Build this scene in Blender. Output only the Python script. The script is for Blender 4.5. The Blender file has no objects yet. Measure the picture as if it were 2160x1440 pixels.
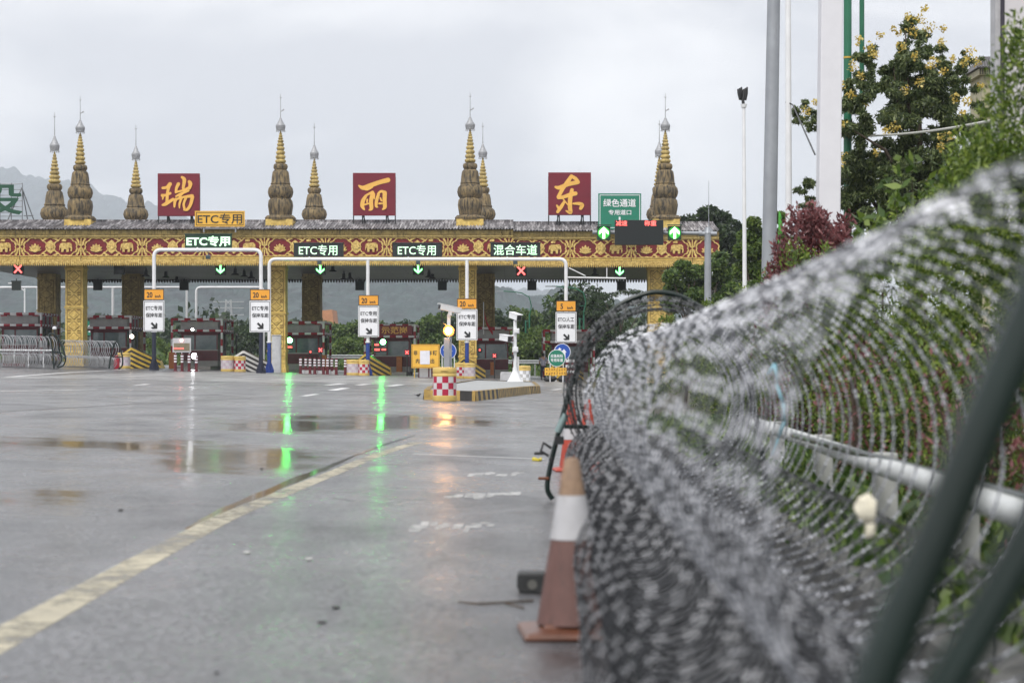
import bpy, bmesh, math, random
import numpy as np
from mathutils import Vector, Matrix
rnd = random.Random(7)
R = math.radians
SC = bpy.context.scene
COL = SC.collection
# ---------------------------------------------------------------- camera, world, sun
F = 4200.0            # focal length in photo pixels (2160 wide), 70 mm on full frame
CAMH = 1.05
cam_d = bpy.data.cameras.new("Camera"); cam = bpy.data.objects.new("Camera", cam_d); COL.objects.link(cam)
cam_d.sensor_width = 36.0; cam_d.lens = 36.0 * F / 2160; cam_d.clip_start = 0.1; cam_d.clip_end = 20000
cam_d.shift_y = 45.0 / 2160
cam.location = (0, 0, CAMH); cam.rotation_euler = (R(90), 0, 0)
cam_d.dof.use_dof = True; cam_d.dof.focus_distance = 95; cam_d.dof.aperture_fstop = 3.4; cam_d.dof.aperture_blades = 9
SC.camera = cam
SC.view_settings.view_transform = 'Standard'; SC.view_settings.look = 'None'
SC.view_settings.gamma = 1; SC.view_settings.exposure = 1.03
SC.render.engine = 'CYCLES'
SC.cycles.use_denoising = True
SC.cycles.max_bounces = 6; SC.cycles.diffuse_bounces = 3; SC.cycles.glossy_bounces = 3
SC.cycles.transmission_bounces = 3; SC.cycles.transparent_max_bounces = 6; SC.cycles.volume_bounces = 1
SC.cycles.sample_clamp_indirect = 6
SC.render.film_transparent = False
SUN_EL, SUN_AZ = 52, 205
w = bpy.data.worlds.new("World"); SC.world = w; w.use_nodes = True
nt = w.node_tree; nt.nodes.clear()
out = nt.nodes.new('ShaderNodeOutputWorld'); bg = nt.nodes.new('ShaderNodeBackground')
sky = nt.nodes.new('ShaderNodeTexSky'); sky.sky_type = 'NISHITA'; sky.sun_disc = False
sky.sun_elevation = R(SUN_EL); sky.sun_rotation = R(SUN_AZ); sky.dust_density = 4; sky.air_density = 1.2
tc = nt.nodes.new('ShaderNodeTexCoord'); mp = nt.nodes.new('ShaderNodeMapping')
mp.inputs['Scale'].default_value = (1.0, 1.0, 2.6); mp.inputs['Location'].default_value = (0.35, 0.2, 0.1)
n1 = nt.nodes.new('ShaderNodeTexNoise'); n1.inputs['Scale'].default_value = 4.6; n1.inputs['Detail'].default_value = 7; n1.inputs['Roughness'].default_value = 0.5
n1.inputs['Distortion'].default_value = 0.4
rp = nt.nodes.new('ShaderNodeValToRGB')
rp.color_ramp.elements[0].position = 0.40; rp.color_ramp.elements[0].color = (5.0, 5.05, 5.35, 1)
rp.color_ramp.elements[1].position = 0.60; rp.color_ramp.elements[1].color = (7.8, 7.75, 7.8, 1)
mx = nt.nodes.new('ShaderNodeMix'); mx.data_type = 'RGBA'; mx.inputs[0].default_value = 0.96
nt.links.new(tc.outputs['Generated'], mp.inputs[0]); nt.links.new(mp.outputs[0], n1.inputs['Vector'])
nt.links.new(n1.outputs['Fac'], rp.inputs[0]); nt.links.new(sky.outputs[0], mx.inputs[6]); nt.links.new(rp.outputs[0], mx.inputs[7])
nt.links.new(mx.outputs[2], bg.inputs['Color']); bg.inputs['Strength'].default_value = 0.085
nt.links.new(bg.outputs[0], out.inputs['Surface'])
sd = bpy.data.lights.new("Sun", 'SUN'); sun = bpy.data.objects.new("Sun", sd); COL.objects.link(sun)
sd.energy = 1.3; sd.angle = R(25); sd.color = (1, 0.97, 0.92)
az = R(SUN_AZ); el = R(SUN_EL)   # sun behind the camera, a little to its left
sdir = Vector((math.sin(az) * math.cos(el), math.cos(az) * math.cos(el), math.sin(el)))
sun.rotation_euler = (-sdir).to_track_quat('-Z', 'Y').to_euler()

# ---------------------------------------------------------------- placing helpers (photo pixel + distance -> world point)
SL = 0.03             # the road falls 3% to the right
def P(X, Y, d): return Vector(((X - 1080) / F * d, d, CAMH + (765 - Y) / F * d))
def gz(x, y=50.0):
    f = 1.0 if y < 165 else max(0.0, 1 - (y - 165) / 90.0)
    return -SL * max(-42.0, min(16.0, x)) * f
def B(X, d):          # ground point under photo column X at distance d
    x = (X - 1080) / F * d
    return Vector((x, d, gz(x, d)))
def Gp(X, Y):         # photo pixel on the ground
    ppm = (Y - 765 - SL * (X - 1080)) / CAMH
    d = F / ppm; x = (X - 1080) / ppm
    return Vector((x, d, -SL * x))

# ---------------------------------------------------------------- materials
MATS = {}
def mat(name, col, rough=0.6, metal=0.0, var=0.25, vscale=3.0, col2=None, stain=None, bump=0.0, bscale=30.0, emis=None, estr=0.0, stretch=(1, 1, 1), spec=None, stain_amt=0.5, stain_scale=(2.2, 2.2, 0.35)):
    if name in MATS: return MATS[name]
    m = bpy.data.materials.new(name); m.use_nodes = True; MATS[name] = m
    t = m.node_tree; b = t.nodes['Principled BSDF']
    b.inputs['Roughness'].default_value = rough; b.inputs['Metallic'].default_value = metal
    if spec is not None: b.inputs['Specular IOR Level'].default_value = spec
    if emis:
        b.inputs['Base Color'].default_value = (*col, 1)
        b.inputs['Emission Color'].default_value = (*emis, 1); b.inputs['Emission Strength'].default_value = estr
        return m
    tcn = t.nodes.new('ShaderNodeTexCoord'); mpn = t.nodes.new('ShaderNodeMapping'); mpn.inputs['Scale'].default_value = stretch
    t.links.new(tcn.outputs['Object'], mpn.inputs[0])
    ns = t.nodes.new('ShaderNodeTexNoise'); ns.inputs['Scale'].default_value = vscale; ns.inputs['Detail'].default_value = 6; ns.inputs['Roughness'].default_value = 0.6
    t.links.new(mpn.outputs[0], ns.inputs['Vector'])
    c2 = col2 or tuple(c * (1 - var) for c in col)
    r = t.nodes.new('ShaderNodeValToRGB'); r.color_ramp.elements[0].position = 0.35; r.color_ramp.elements[1].position = 0.65
    r.color_ramp.elements[0].color = (*c2, 1); r.color_ramp.elements[1].color = (*col, 1)
    t.links.new(ns.outputs['Fac'], r.inputs[0]); last = r.outputs[0]
    if stain:
        mp2 = t.nodes.new('ShaderNodeMapping'); mp2.inputs['Scale'].default_value = stain_scale
        t.links.new(tcn.outputs['Object'], mp2.inputs[0])
        s = t.nodes.new('ShaderNodeTexNoise'); s.inputs['Scale'].default_value = 2.0; s.inputs['Detail'].default_value = 8; s.inputs['Roughness'].default_value = 0.7
        t.links.new(mp2.outputs[0], s.inputs['Vector'])
        sr = t.nodes.new('ShaderNodeValToRGB'); sr.color_ramp.elements[0].position = 0.62 - stain_amt * 0.3; sr.color_ramp.elements[1].position = 0.78 - stain_amt * 0.3
        t.links.new(s.outputs['Fac'], sr.inputs[0])
        mm = t.nodes.new('ShaderNodeMix'); mm.data_type = 'RGBA'
        t.links.new(sr.outputs[0], mm.inputs[0]); t.links.new(last, mm.inputs[6]); mm.inputs[7].default_value = (*stain, 1); last = mm.outputs[2]
    t.links.new(last, b.inputs['Base Color'])
    if bump:
        bn = t.nodes.new('ShaderNodeTexNoise'); bn.inputs['Scale'].default_value = bscale; bn.inputs['Detail'].default_value = 4
        t.links.new(mpn.outputs[0], bn.inputs['Vector'])
        bp = t.nodes.new('ShaderNodeBump'); bp.inputs['Strength'].default_value = bump; bp.inputs['Distance'].default_value = 0.05
        t.links.new(bn.outputs['Fac'], bp.inputs['Height']); t.links.new(bp.outputs[0], b.inputs['Normal'])
    return m
def paint(name, col, wear, scale=9.0):
    """road paint worn away to the asphalt in patches"""
    if name in MATS: return MATS[name]
    m = mat(name, col, 0.38, var=0.3, vscale=4); t = m.node_tree; N = t.nodes.new; L = t.links.new
    tcn = N('ShaderNodeTexCoord'); a = N('ShaderNodeTexNoise'); a.inputs['Scale'].default_value = scale; a.inputs['Detail'].default_value = 9; a.inputs['Roughness'].default_value = 0.75; L(tcn.outputs['Object'], a.inputs['Vector'])
    b2 = N('ShaderNodeTexNoise'); b2.inputs['Scale'].default_value = 0.9; b2.inputs['Detail'].default_value = 3; L(tcn.outputs['Object'], b2.inputs['Vector'])
    ad = N('ShaderNodeMath'); ad.operation = 'MULTIPLY_ADD'; L(b2.outputs['Fac'], ad.inputs[0]); ad.inputs[1].default_value = 0.45; L(a.outputs['Fac'], ad.inputs[2])
    mr = N('ShaderNodeMapRange'); mr.inputs[1].default_value = 0.64 + (0.5 - wear) * 0.45; mr.inputs[2].default_value = 0.86 + (0.5 - wear) * 0.45; L(ad.outputs[0], mr.inputs[0])
    tr = N('ShaderNodeBsdfTransparent'); ms = N('ShaderNodeMixShader'); L(mr.outputs[0], ms.inputs[0]); L(t.nodes['Principled BSDF'].outputs[0], ms.inputs[1]); L(tr.outputs[0], ms.inputs[2]); L(ms.outputs[0], t.nodes['Material Output'].inputs['Surface'])
    return m
def leafmat(name, c1, c2, c3, trans=0.35):
    if name in MATS: return MATS[name]
    m = bpy.data.materials.new(name); m.use_nodes = True; MATS[name] = m
    t = m.node_tree; b = t.nodes['Principled BSDF']; b.inputs['Roughness'].default_value = 0.45
    g = t.nodes.new('ShaderNodeNewGeometry'); r = t.nodes.new('ShaderNodeValToRGB')
    r.color_ramp.elements[0].color = (*c1, 1); r.color_ramp.elements[1].color = (*c3, 1)
    e = r.color_ramp.elements.new(0.55); e.color = (*c2, 1)
    t.links.new(g.outputs['Random Per Island'], r.inputs[0]); t.links.new(r.outputs[0], b.inputs['Base Color'])
    tr = t.nodes.new('ShaderNodeBsdfTranslucent'); t.links.new(r.outputs[0], tr.inputs['Color'])
    ms = t.nodes.new('ShaderNodeMixShader'); ms.inputs[0].default_value = trans
    o = t.nodes['Material Output']
    t.links.new(b.outputs[0], ms.inputs[1]); t.links.new(tr.outputs[0], ms.inputs[2]); t.links.new(ms.outputs[0], o.inputs['Surface'])
    return m
def glow(name, col, s): return mat(name, (0.02, 0.02, 0.02), 0.4, emis=col, estr=s)

gold = mat('gold_paint', (0.72, 0.53, 0.15), 0.55, 0.0, vscale=4, col2=(0.44, 0.29, 0.07), stain=(0.09, 0.07, 0.04), bump=0.5, bscale=9, stain_amt=0.08)
gold_clean = mat('gold_relief', (0.76, 0.57, 0.19), 0.5, 0.0, vscale=9, col2=(0.36, 0.22, 0.05), bump=0.6, bscale=14)
gold_dark = mat('gold_groove', (0.16, 0.10, 0.03), 0.7)
gold_dirty = mat('gold_weathered', (0.52, 0.39, 0.14), 0.75, stain=(0.035, 0.03, 0.022), bump=0.12, bscale=14, vscale=3, col2=(0.28, 0.21, 0.08), stain_amt=0.34, stain_scale=(5, 5, .6))
stone_dirty = mat('spire_weathered', (0.27, 0.195, 0.09), 0.8, stain=(0.028, 0.025, 0.02), bump=0.10, bscale=14, vscale=2.2, col2=(0.13, 0.10, 0.06), stain_amt=0.62, stain_scale=(4, 4, .5))
red_frieze = mat('frieze_red', (0.19, 0.006, 0.012), 0.55, var=0.4)
sign_red = mat('sign_red', (0.165, 0.004, 0.018), 0.45, var=0.2, vscale=1)
sign_gold = mat('sign_gold', (0.80, 0.45, 0.09), 0.5, var=0.12)
silver = mat('crown_silver', (0.42, 0.43, 0.45), 0.4, 0.3, var=0.4, vscale=12, bump=0.6, bscale=20)
white_pt = mat('white_paint', (0.74, 0.75, 0.77), 0.4, var=0.12, vscale=2, stain=(0.45, 0.44, 0.42), stain_amt=-0.1)
white_sign = mat('sign_white', (0.78, 0.79, 0.82), 0.45, var=0.05)
black_pt = mat('black_paint', (0.022, 0.023, 0.025), 0.5, var=0.4)
dark_scr = mat('led_screen', (0.012, 0.017, 0.018), 0.35, var=0.5, vscale=30)
dark_grn = mat('led_screen_green', (0.008, 0.05, 0.022), 0.4, var=0.4, vscale=20)
orange_pl = mat('plate_orange', (0.82, 0.36, 0.03), 0.45, var=0.1)
yellow_pl = mat('plate_yellow', (0.80, 0.45, 0.05), 0.45, var=0.12, vscale=2)
green_sgn = mat('sign_green', (0.008, 0.19, 0.115), 0.45, var=0.12)
blue_sgn = mat('sign_blue', (0.01, 0.075, 0.42), 0.45, var=0.1)
blue_pole = mat('pole_blue', (0.012, 0.045, 0.25), 0.45)
navy_pole = mat('pole_navy', (0.01, 0.014, 0.035), 0.45)
maroon = mat('maroon_paint', (0.13, 0.012, 0.02), 0.5, var=0.3)
red_pt = mat('red_paint', (0.36, 0.012, 0.03), 0.5, var=0.25)
grey_pan = mat('grey_panel', (0.36, 0.36, 0.36), 0.6, var=0.2, stain=(0.16, 0.16, 0.15), stain_amt=0)
glass = mat('booth_glass', (0.07, 0.11, 0.12), 0.06, var=0.6, vscale=1.2, col2=(0.16, 0.2, 0.21))
ceil_m = None
steel = mat('galvanised_steel', (0.38, 0.40, 0.44), 0.42, 0.75, var=0.25, vscale=4)
grey_steel = mat('pole_grey', (0.33, 0.35, 0.38), 0.5, 0.3, var=0.18, vscale=1.5, stain=(0.22, 0.22, 0.23), stain_amt=0)
green_pipe = mat('pipe_green', (0.003, 0.014, 0.011), 0.3, var=0.3, vscale=8)
green_pole = mat('pole_green', (0.015, 0.145, 0.075), 0.4, var=0.15)
yel_pt = mat('yellow_paint', (0.66, 0.43, 0.06), 0.55, var=0.25, vscale=4, stain=(0.14, 0.11, 0.06), stain_amt=0.1)
kerb_blk = mat('kerb_black', (0.035, 0.033, 0.033), 0.65, var=0.4)
kerb_yel = mat('kerb_yellow', (0.50, 0.33, 0.09), 0.65, var=0.35, vscale=5, stain=(0.1, 0.08, 0.06), stain_amt=0.15)
conc = mat('concrete', (0.36, 0.37, 0.37), 0.6, var=0.25, vscale=2, bump=0.2)
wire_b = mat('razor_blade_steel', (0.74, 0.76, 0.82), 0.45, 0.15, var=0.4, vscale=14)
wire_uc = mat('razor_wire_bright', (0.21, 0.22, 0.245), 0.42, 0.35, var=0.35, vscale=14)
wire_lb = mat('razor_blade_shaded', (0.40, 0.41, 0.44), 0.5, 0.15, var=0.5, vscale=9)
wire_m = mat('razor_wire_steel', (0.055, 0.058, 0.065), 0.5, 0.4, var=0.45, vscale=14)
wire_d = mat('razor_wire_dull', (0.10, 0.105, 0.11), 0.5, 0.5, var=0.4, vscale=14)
bark = mat('bark', (0.10, 0.075, 0.055), 0.9, var=0.4, bump=0.5, bscale=12)
led_green = glow('led_green_text', (0.58, 1.0, 0.62), 1.05)
led_red = glow('led_red_text', (1.0, 0.12, 0.1), 1.6)
arrow_green = glow('lamp_green_arrow', (0.20, 1.0, 0.26), 2.2)
arrow_red = glow('lamp_red_cross', (1.0, 0.10, 0.09), 2.2)
lamp_green = glow('lamp_green', (0.06, 1.0, 0.10), 90.0)
lamp_white = glow('lamp_white', (0.95, 0.95, 1.0), 22.0)
lamp_amber = glow('lamp_amber', (1.0, 0.45, 0.12), 110.0)
lamp_warm = glow('lamp_warm', (1.0, 0.85, 0.68), 8.0)

# ---------------------------------------------------------------- mesh helpers
class MB:
    def __init__(s): s.v = []; s.f = []; s.m = []
    def add(s, vs, fs, mi=0):
        n = len(s.v); s.v += [tuple(v) for v in vs]; s.f += [tuple(i + n for i in f) for f in fs]; s.m += [mi] * len(fs)
    def box(s, c, size, mi=0, M=None):
        hx, hy, hz = (k / 2 for k in size); c = Vector(c)
        vs = [Vector((x, y, z)) for z in (-hz, hz) for y in (-hy, hy) for x in (-hx, hx)]
        vs = [(M @ v if M else v) + c for v in vs]
        s.add(vs, [(0, 2, 3, 1), (4, 5, 7, 6), (0, 1, 5, 4), (2, 6, 7, 3), (0, 4, 6, 2), (1, 3, 7, 5)], mi)
    def bbox(s, a, b, mi=0):
        s.box([(p + q) / 2 for p, q in zip(a, b)], [abs(q - p) for p, q in zip(a, b)], mi)
    def cyl(s, p0, p1, r0, r1=None, n=12, mi=0, caps=True):
        p0, p1 = Vector(p0), Vector(p1); r1 = r0 if r1 is None else r1
        d = (p1 - p0).normalized(); a = d.orthogonal().normalized(); b = d.cross(a)
        vs = []
        for p, r in ((p0, r0), (p1, r1)):
            for i in range(n):
                t = 2 * math.pi * i / n; vs.append(p + a * r * math.cos(t) + b * r * math.sin(t))
        fs = [(i, (i + 1) % n, n + (i + 1) % n, n + i) for i in range(n)]
        if caps: fs += [tuple(range(n - 1, -1, -1)), tuple(range(n, 2 * n))]
        s.add(vs, fs, mi)
    def tube(s, pts, r, n=8, mi=0):
        pts = [Vector(p) for p in pts]; rs = r if isinstance(r, (list, tuple)) else [r] * len(pts)
        vs = []; a = None
        for i, p in enumerate(pts):
            t = (pts[min(i + 1, len(pts) - 1)] - pts[max(i - 1, 0)]).normalized()
            a = t.orthogonal().normalized() if a is None else (a - t * a.dot(t)).normalized()
            b = t.cross(a)
            for k in range(n):
                q = 2 * math.pi * k / n; vs.append(p + (a * math.cos(q) + b * math.sin(q)) * rs[i])
        fs = []
        for i in range(len(pts) - 1):
            for k in range(n):
                fs.append((i * n + k, i * n + (k + 1) % n, (i + 1) * n + (k + 1) % n, (i + 1) * n + k))
        fs += [tuple(range(n - 1, -1, -1)), tuple(range((len(pts) - 1) * n, len(pts) * n))]
        s.add(vs, fs, mi)
    def lathe(s, prof, c, n=20, mi=0, mfun=None, rot=0.0):
        c = Vector(c); vs = []
        for r, z in prof:
            for i in range(n):
                t = 2 * math.pi * i / n + rot; vs.append(c + Vector((r * math.cos(t), r * math.sin(t), z)))
        for j in range(len(prof) - 1):
            k = len(s.v)
            pass
        base = len(s.v); s.v += [tuple(v) for v in vs]
        for j in range(len(prof) - 1):
            for i in range(n):
                s.f.append((base + j * n + i, base + j * n + (i + 1) % n, base + (j + 1) * n + (i + 1) % n, base + (j + 1) * n + i))
                s.m.append(mfun(j, i) if mfun else mi)
        s.f.append(tuple(base + (len(prof) - 1) * n + i for i in range(n))); s.m.append(mfun(len(prof) - 2, 0) if mfun else mi)
        s.f.append(tuple(base + i for i in range(n - 1, -1, -1))); s.m.append(mfun(0, 0) if mfun else mi)
    def prism(s, poly, y0, y1, mi=0):
        """poly: (x,z) outline facing the camera, extruded from y0 (front) to y1 (back)"""
        n = len(poly)
        ar = sum(poly[i][0] * poly[(i + 1) % n][1] - poly[(i + 1) % n][0] * poly[i][1] for i in range(n))
        if ar < 0: poly = poly[::-1]
        vs = [(x, y0, z) for x, z in poly] + [(x, y1, z) for x, z in poly]
        fs = [tuple(range(n)), tuple(range(2 * n - 1, n - 1, -1))] + [(i, n + i, n + (i + 1) % n, (i + 1) % n) for i in range(n)]
        s.add(vs, fs, mi)
    def ball(s, c, r, mi=0, n=12, m=8):
        r = r if isinstance(r, (tuple, list)) else (r, r, r); c = Vector(c)
        vs = [c + Vector((0, 0, -r[2]))]
        for j in range(1, m):
            p = math.pi * j / m - math.pi / 2
            for i in range(n):
                t = 2 * math.pi * i / n; vs.append(c + Vector((r[0] * math.cos(p) * math.cos(t), r[1] * math.cos(p) * math.sin(t), r[2] * math.sin(p))))
        vs.append(c + Vector((0, 0, r[2]))); L = len(vs) - 1
        fs = [(0, 1 + (i + 1) % n, 1 + i) for i in range(n)]
        for j in range(m - 2):
            for i in range(n): fs.append((1 + j * n + i, 1 + j * n + (i + 1) % n, 1 + (j + 1) * n + (i + 1) % n, 1 + (j + 1) * n + i))
        fs += [(L, 1 + (m - 2) * n + i, 1 + (m - 2) * n + (i + 1) % n) for i in range(n)]
        s.add(vs, fs, mi)

def link_mesh(name, me, parent):
    o = bpy.data.objects.new(name, me); COL.objects.link(o)
    if parent is not None: o.parent = parent
    return o
def root_loc(o):
    while o.parent is not None: o = o.parent
    return o.location.copy()
def obj(name, mb, mats, parent=None, smooth=False, bevel=0.0, origin=None):
    """one mesh object; coordinates are world, parts are stored relative to their thing's base"""
    if not isinstance(mats, (list, tuple)): mats = [mats]
    off = root_loc(parent) if parent is not None else (Vector(origin) if origin is not None else Vector((0, 0, 0)))
    me = bpy.data.meshes.new(name)
    me.from_pydata([tuple(Vector(v) - off) for v in mb.v], [], mb.f)
    for m in mats: me.materials.append(m)
    me.polygons.foreach_set('material_index', mb.m)
    if smooth: me.polygons.foreach_set('use_smooth', [True] * len(mb.f))
    me.update()
    o = link_mesh(name, me, parent)
    if parent is None: o.location = off
    if bevel:
        b = o.modifiers.new('edge', 'BEVEL'); b.width = bevel; b.segments = 2; b.limit_method = 'ANGLE'; b.angle_limit = R(50)
    if smooth:
        try: me.set_sharp_from_angle(angle=R(45))
        except Exception: pass
    return o
def quads_np(name, V, Q, mats, parent=None, mi=None, origin=None):
    off = root_loc(parent) if parent is not None else Vector(origin or (0, 0, 0))
    V = np.asarray(V, dtype=np.float32) - np.array(off, dtype=np.float32); Q = np.asarray(Q, dtype=np.int32)
    me = bpy.data.meshes.new(name)
    me.vertices.add(len(V)); me.vertices.foreach_set('co', V.ravel())
    me.loops.add(Q.size); me.loops.foreach_set('vertex_index', Q.ravel())
    me.polygons.add(len(Q)); me.polygons.foreach_set('loop_start', np.arange(0, Q.size, Q.shape[1], dtype=np.int32))
    for m in (mats if isinstance(mats, (list, tuple)) else [mats]): me.materials.append(m)
    if mi is not None: me.polygons.foreach_set('material_index', np.asarray(mi, dtype=np.int32))
    me.update(calc_edges=True); me.validate()
    o = link_mesh(name, me, parent)
    if parent is None: o.location = off
    return o
def tag(o, label=None, cat=None, group=None, kind=None):
    if label: o['label'] = label
    if cat: o['category'] = cat
    if group: o['group'] = group
    if kind: o['kind'] = kind
    return o
def thing(name, label, cat, loc, group=None):
    o = bpy.data.objects.new(name, None); COL.objects.link(o); o.location = loc; o.empty_display_size = 0.2
    return tag(o, label, cat, group)
def struct(name, mb, mats, **k): return tag(obj(name, mb, mats, **k), kind='structure')
def kids(o): return [c for c in bpy.data.objects if c.parent == o]
def dup(src, loc, label=None, rotz=None, scale=None, group=None):
    def rec(o, par):
        c = o.copy(); COL.objects.link(c)
        if par is not None: c.parent = par
        for k in kids(o): rec(k, c)
        return c
    r = rec(src, None); r.location = loc
    if label: r['label'] = label
    if group: r['group'] = group
    if rotz is not None: r.rotation_euler = (0, 0, rotz)
    if scale is not None: r.scale = scale if isinstance(scale, (tuple, list)) else (scale,) * 3
    return r
def text(s, center, width, height, m, parent, name='lettering', bold=0.0, depth=0.004, gap=1.0):
    """lettering facing the camera, fitted to width x height (metres) round a world centre"""
    c = bpy.data.curves.new('txt', 'FONT'); c.body = s; c.align_x = 'CENTER'; c.align_y = 'CENTER'
    c.offset = bold; c.extrude = 0.0; c.space_character = gap; c.resolution_u = 3
    o = bpy.data.objects.new('txt', c); COL.objects.link(o)
    bpy.context.view_layer.update()
    me = bpy.data.meshes.new_from_object(o.evaluated_get(bpy.context.evaluated_depsgraph_get()))
    bpy.data.objects.remove(o); bpy.data.curves.remove(c)
    co = np.zeros(len(me.vertices) * 3, dtype=np.float32); me.vertices.foreach_get('co', co); co = co.reshape(-1, 3)
    lo, hi = co.min(0), co.max(0)
    sx = width / max(hi[0] - lo[0], 1e-6); sz = height / max(hi[1] - lo[1], 1e-6)
    off = np.array(Vector(center) - root_loc(parent), dtype=np.float32)
    new = np.stack([(co[:, 0] - (lo[0] + hi[0]) / 2) * sx, np.zeros(len(co)), (co[:, 1] - (lo[1] + hi[1]) / 2) * sz], 1) + off
    me.vertices.foreach_set('co', new.astype(np.float32).ravel())
    me.materials.clear(); me.materials.append(m); me.name = name; me.update()
    t = link_mesh(name, me, parent)
    return t
def arrow_poly(kind, w, h):
    if kind == 'up':
        return [(-.11*w, -.5*h), (.11*w, -.5*h), (.11*w, .12*h), (.40*w, -.16*h), (.40*w, .12*h), (0, .5*h), (-.40*w, .12*h), (-.40*w, -.16*h), (-.11*w, .12*h)]
    if kind == 'down': return [(x, -z) for x, z in arrow_poly('up', w, h)]
    if kind == 'se':
        p = [(-.15, .6), (.15, .6), (.15, -.05), (.52, .18), (.52, -.12), (0, -.6), (-.52, -.12), (-.52, .18), (-.15, -.05)]
        a = R(45); return [((x * math.cos(a) - z * math.sin(a)) * w, (x * math.sin(a) + z * math.cos(a)) * h) for x, z in p]
def stroke(mb, pts, ws, y0, y1, mi=0, rounding=8):
    """a brush stroke: polyline of (x,z) with half widths, as a solid ribbon with round ends"""
    pts = [Vector((p[0], p[1])) for p in pts]
    # smooth
    fine, fw = [], []
    n = len(pts)
    for i in range(n - 1):
        p0, p1, p2, p3 = pts[max(i - 1, 0)], pts[i], pts[i + 1], pts[min(i + 2, n - 1)]
        for k in range(6):
            t = k / 6
            fine.append(0.5 * ((2 * p1) + (p2 - p0) * t + (2 * p0 - 5 * p1 + 4 * p2 - p3) * t * t + (3 * p1 - p0 - 3 * p2 + p3) * t ** 3))
            fw.append(ws[i] * (1 - t) + ws[i + 1] * t)
    fine.append(pts[-1]); fw.append(ws[-1])
    L, Rr = [], []
    for i, p in enumerate(fine):
        t = (fine[min(i + 1, len(fine) - 1)] - fine[max(i - 1, 0)]).normalized(); nn = Vector((-t.y, t.x))
        L.append(p + nn * fw[i]); Rr.append(p - nn * fw[i])
    for i in range(len(fine) - 1):
        mb.prism([tuple(L[i]), tuple(L[i + 1]), tuple(Rr[i + 1]), tuple(Rr[i])], y0, y1, mi)
    for p, r in ((fine[0], fw[0]), (fine[-1], fw[-1])):
        mb.prism([(p.x + r * math.cos(2 * math.pi * k / 10), p.y + r * math.sin(2 * math.pi * k / 10)) for k in range(10)], y0 - 0.002, y1, mi)
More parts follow.
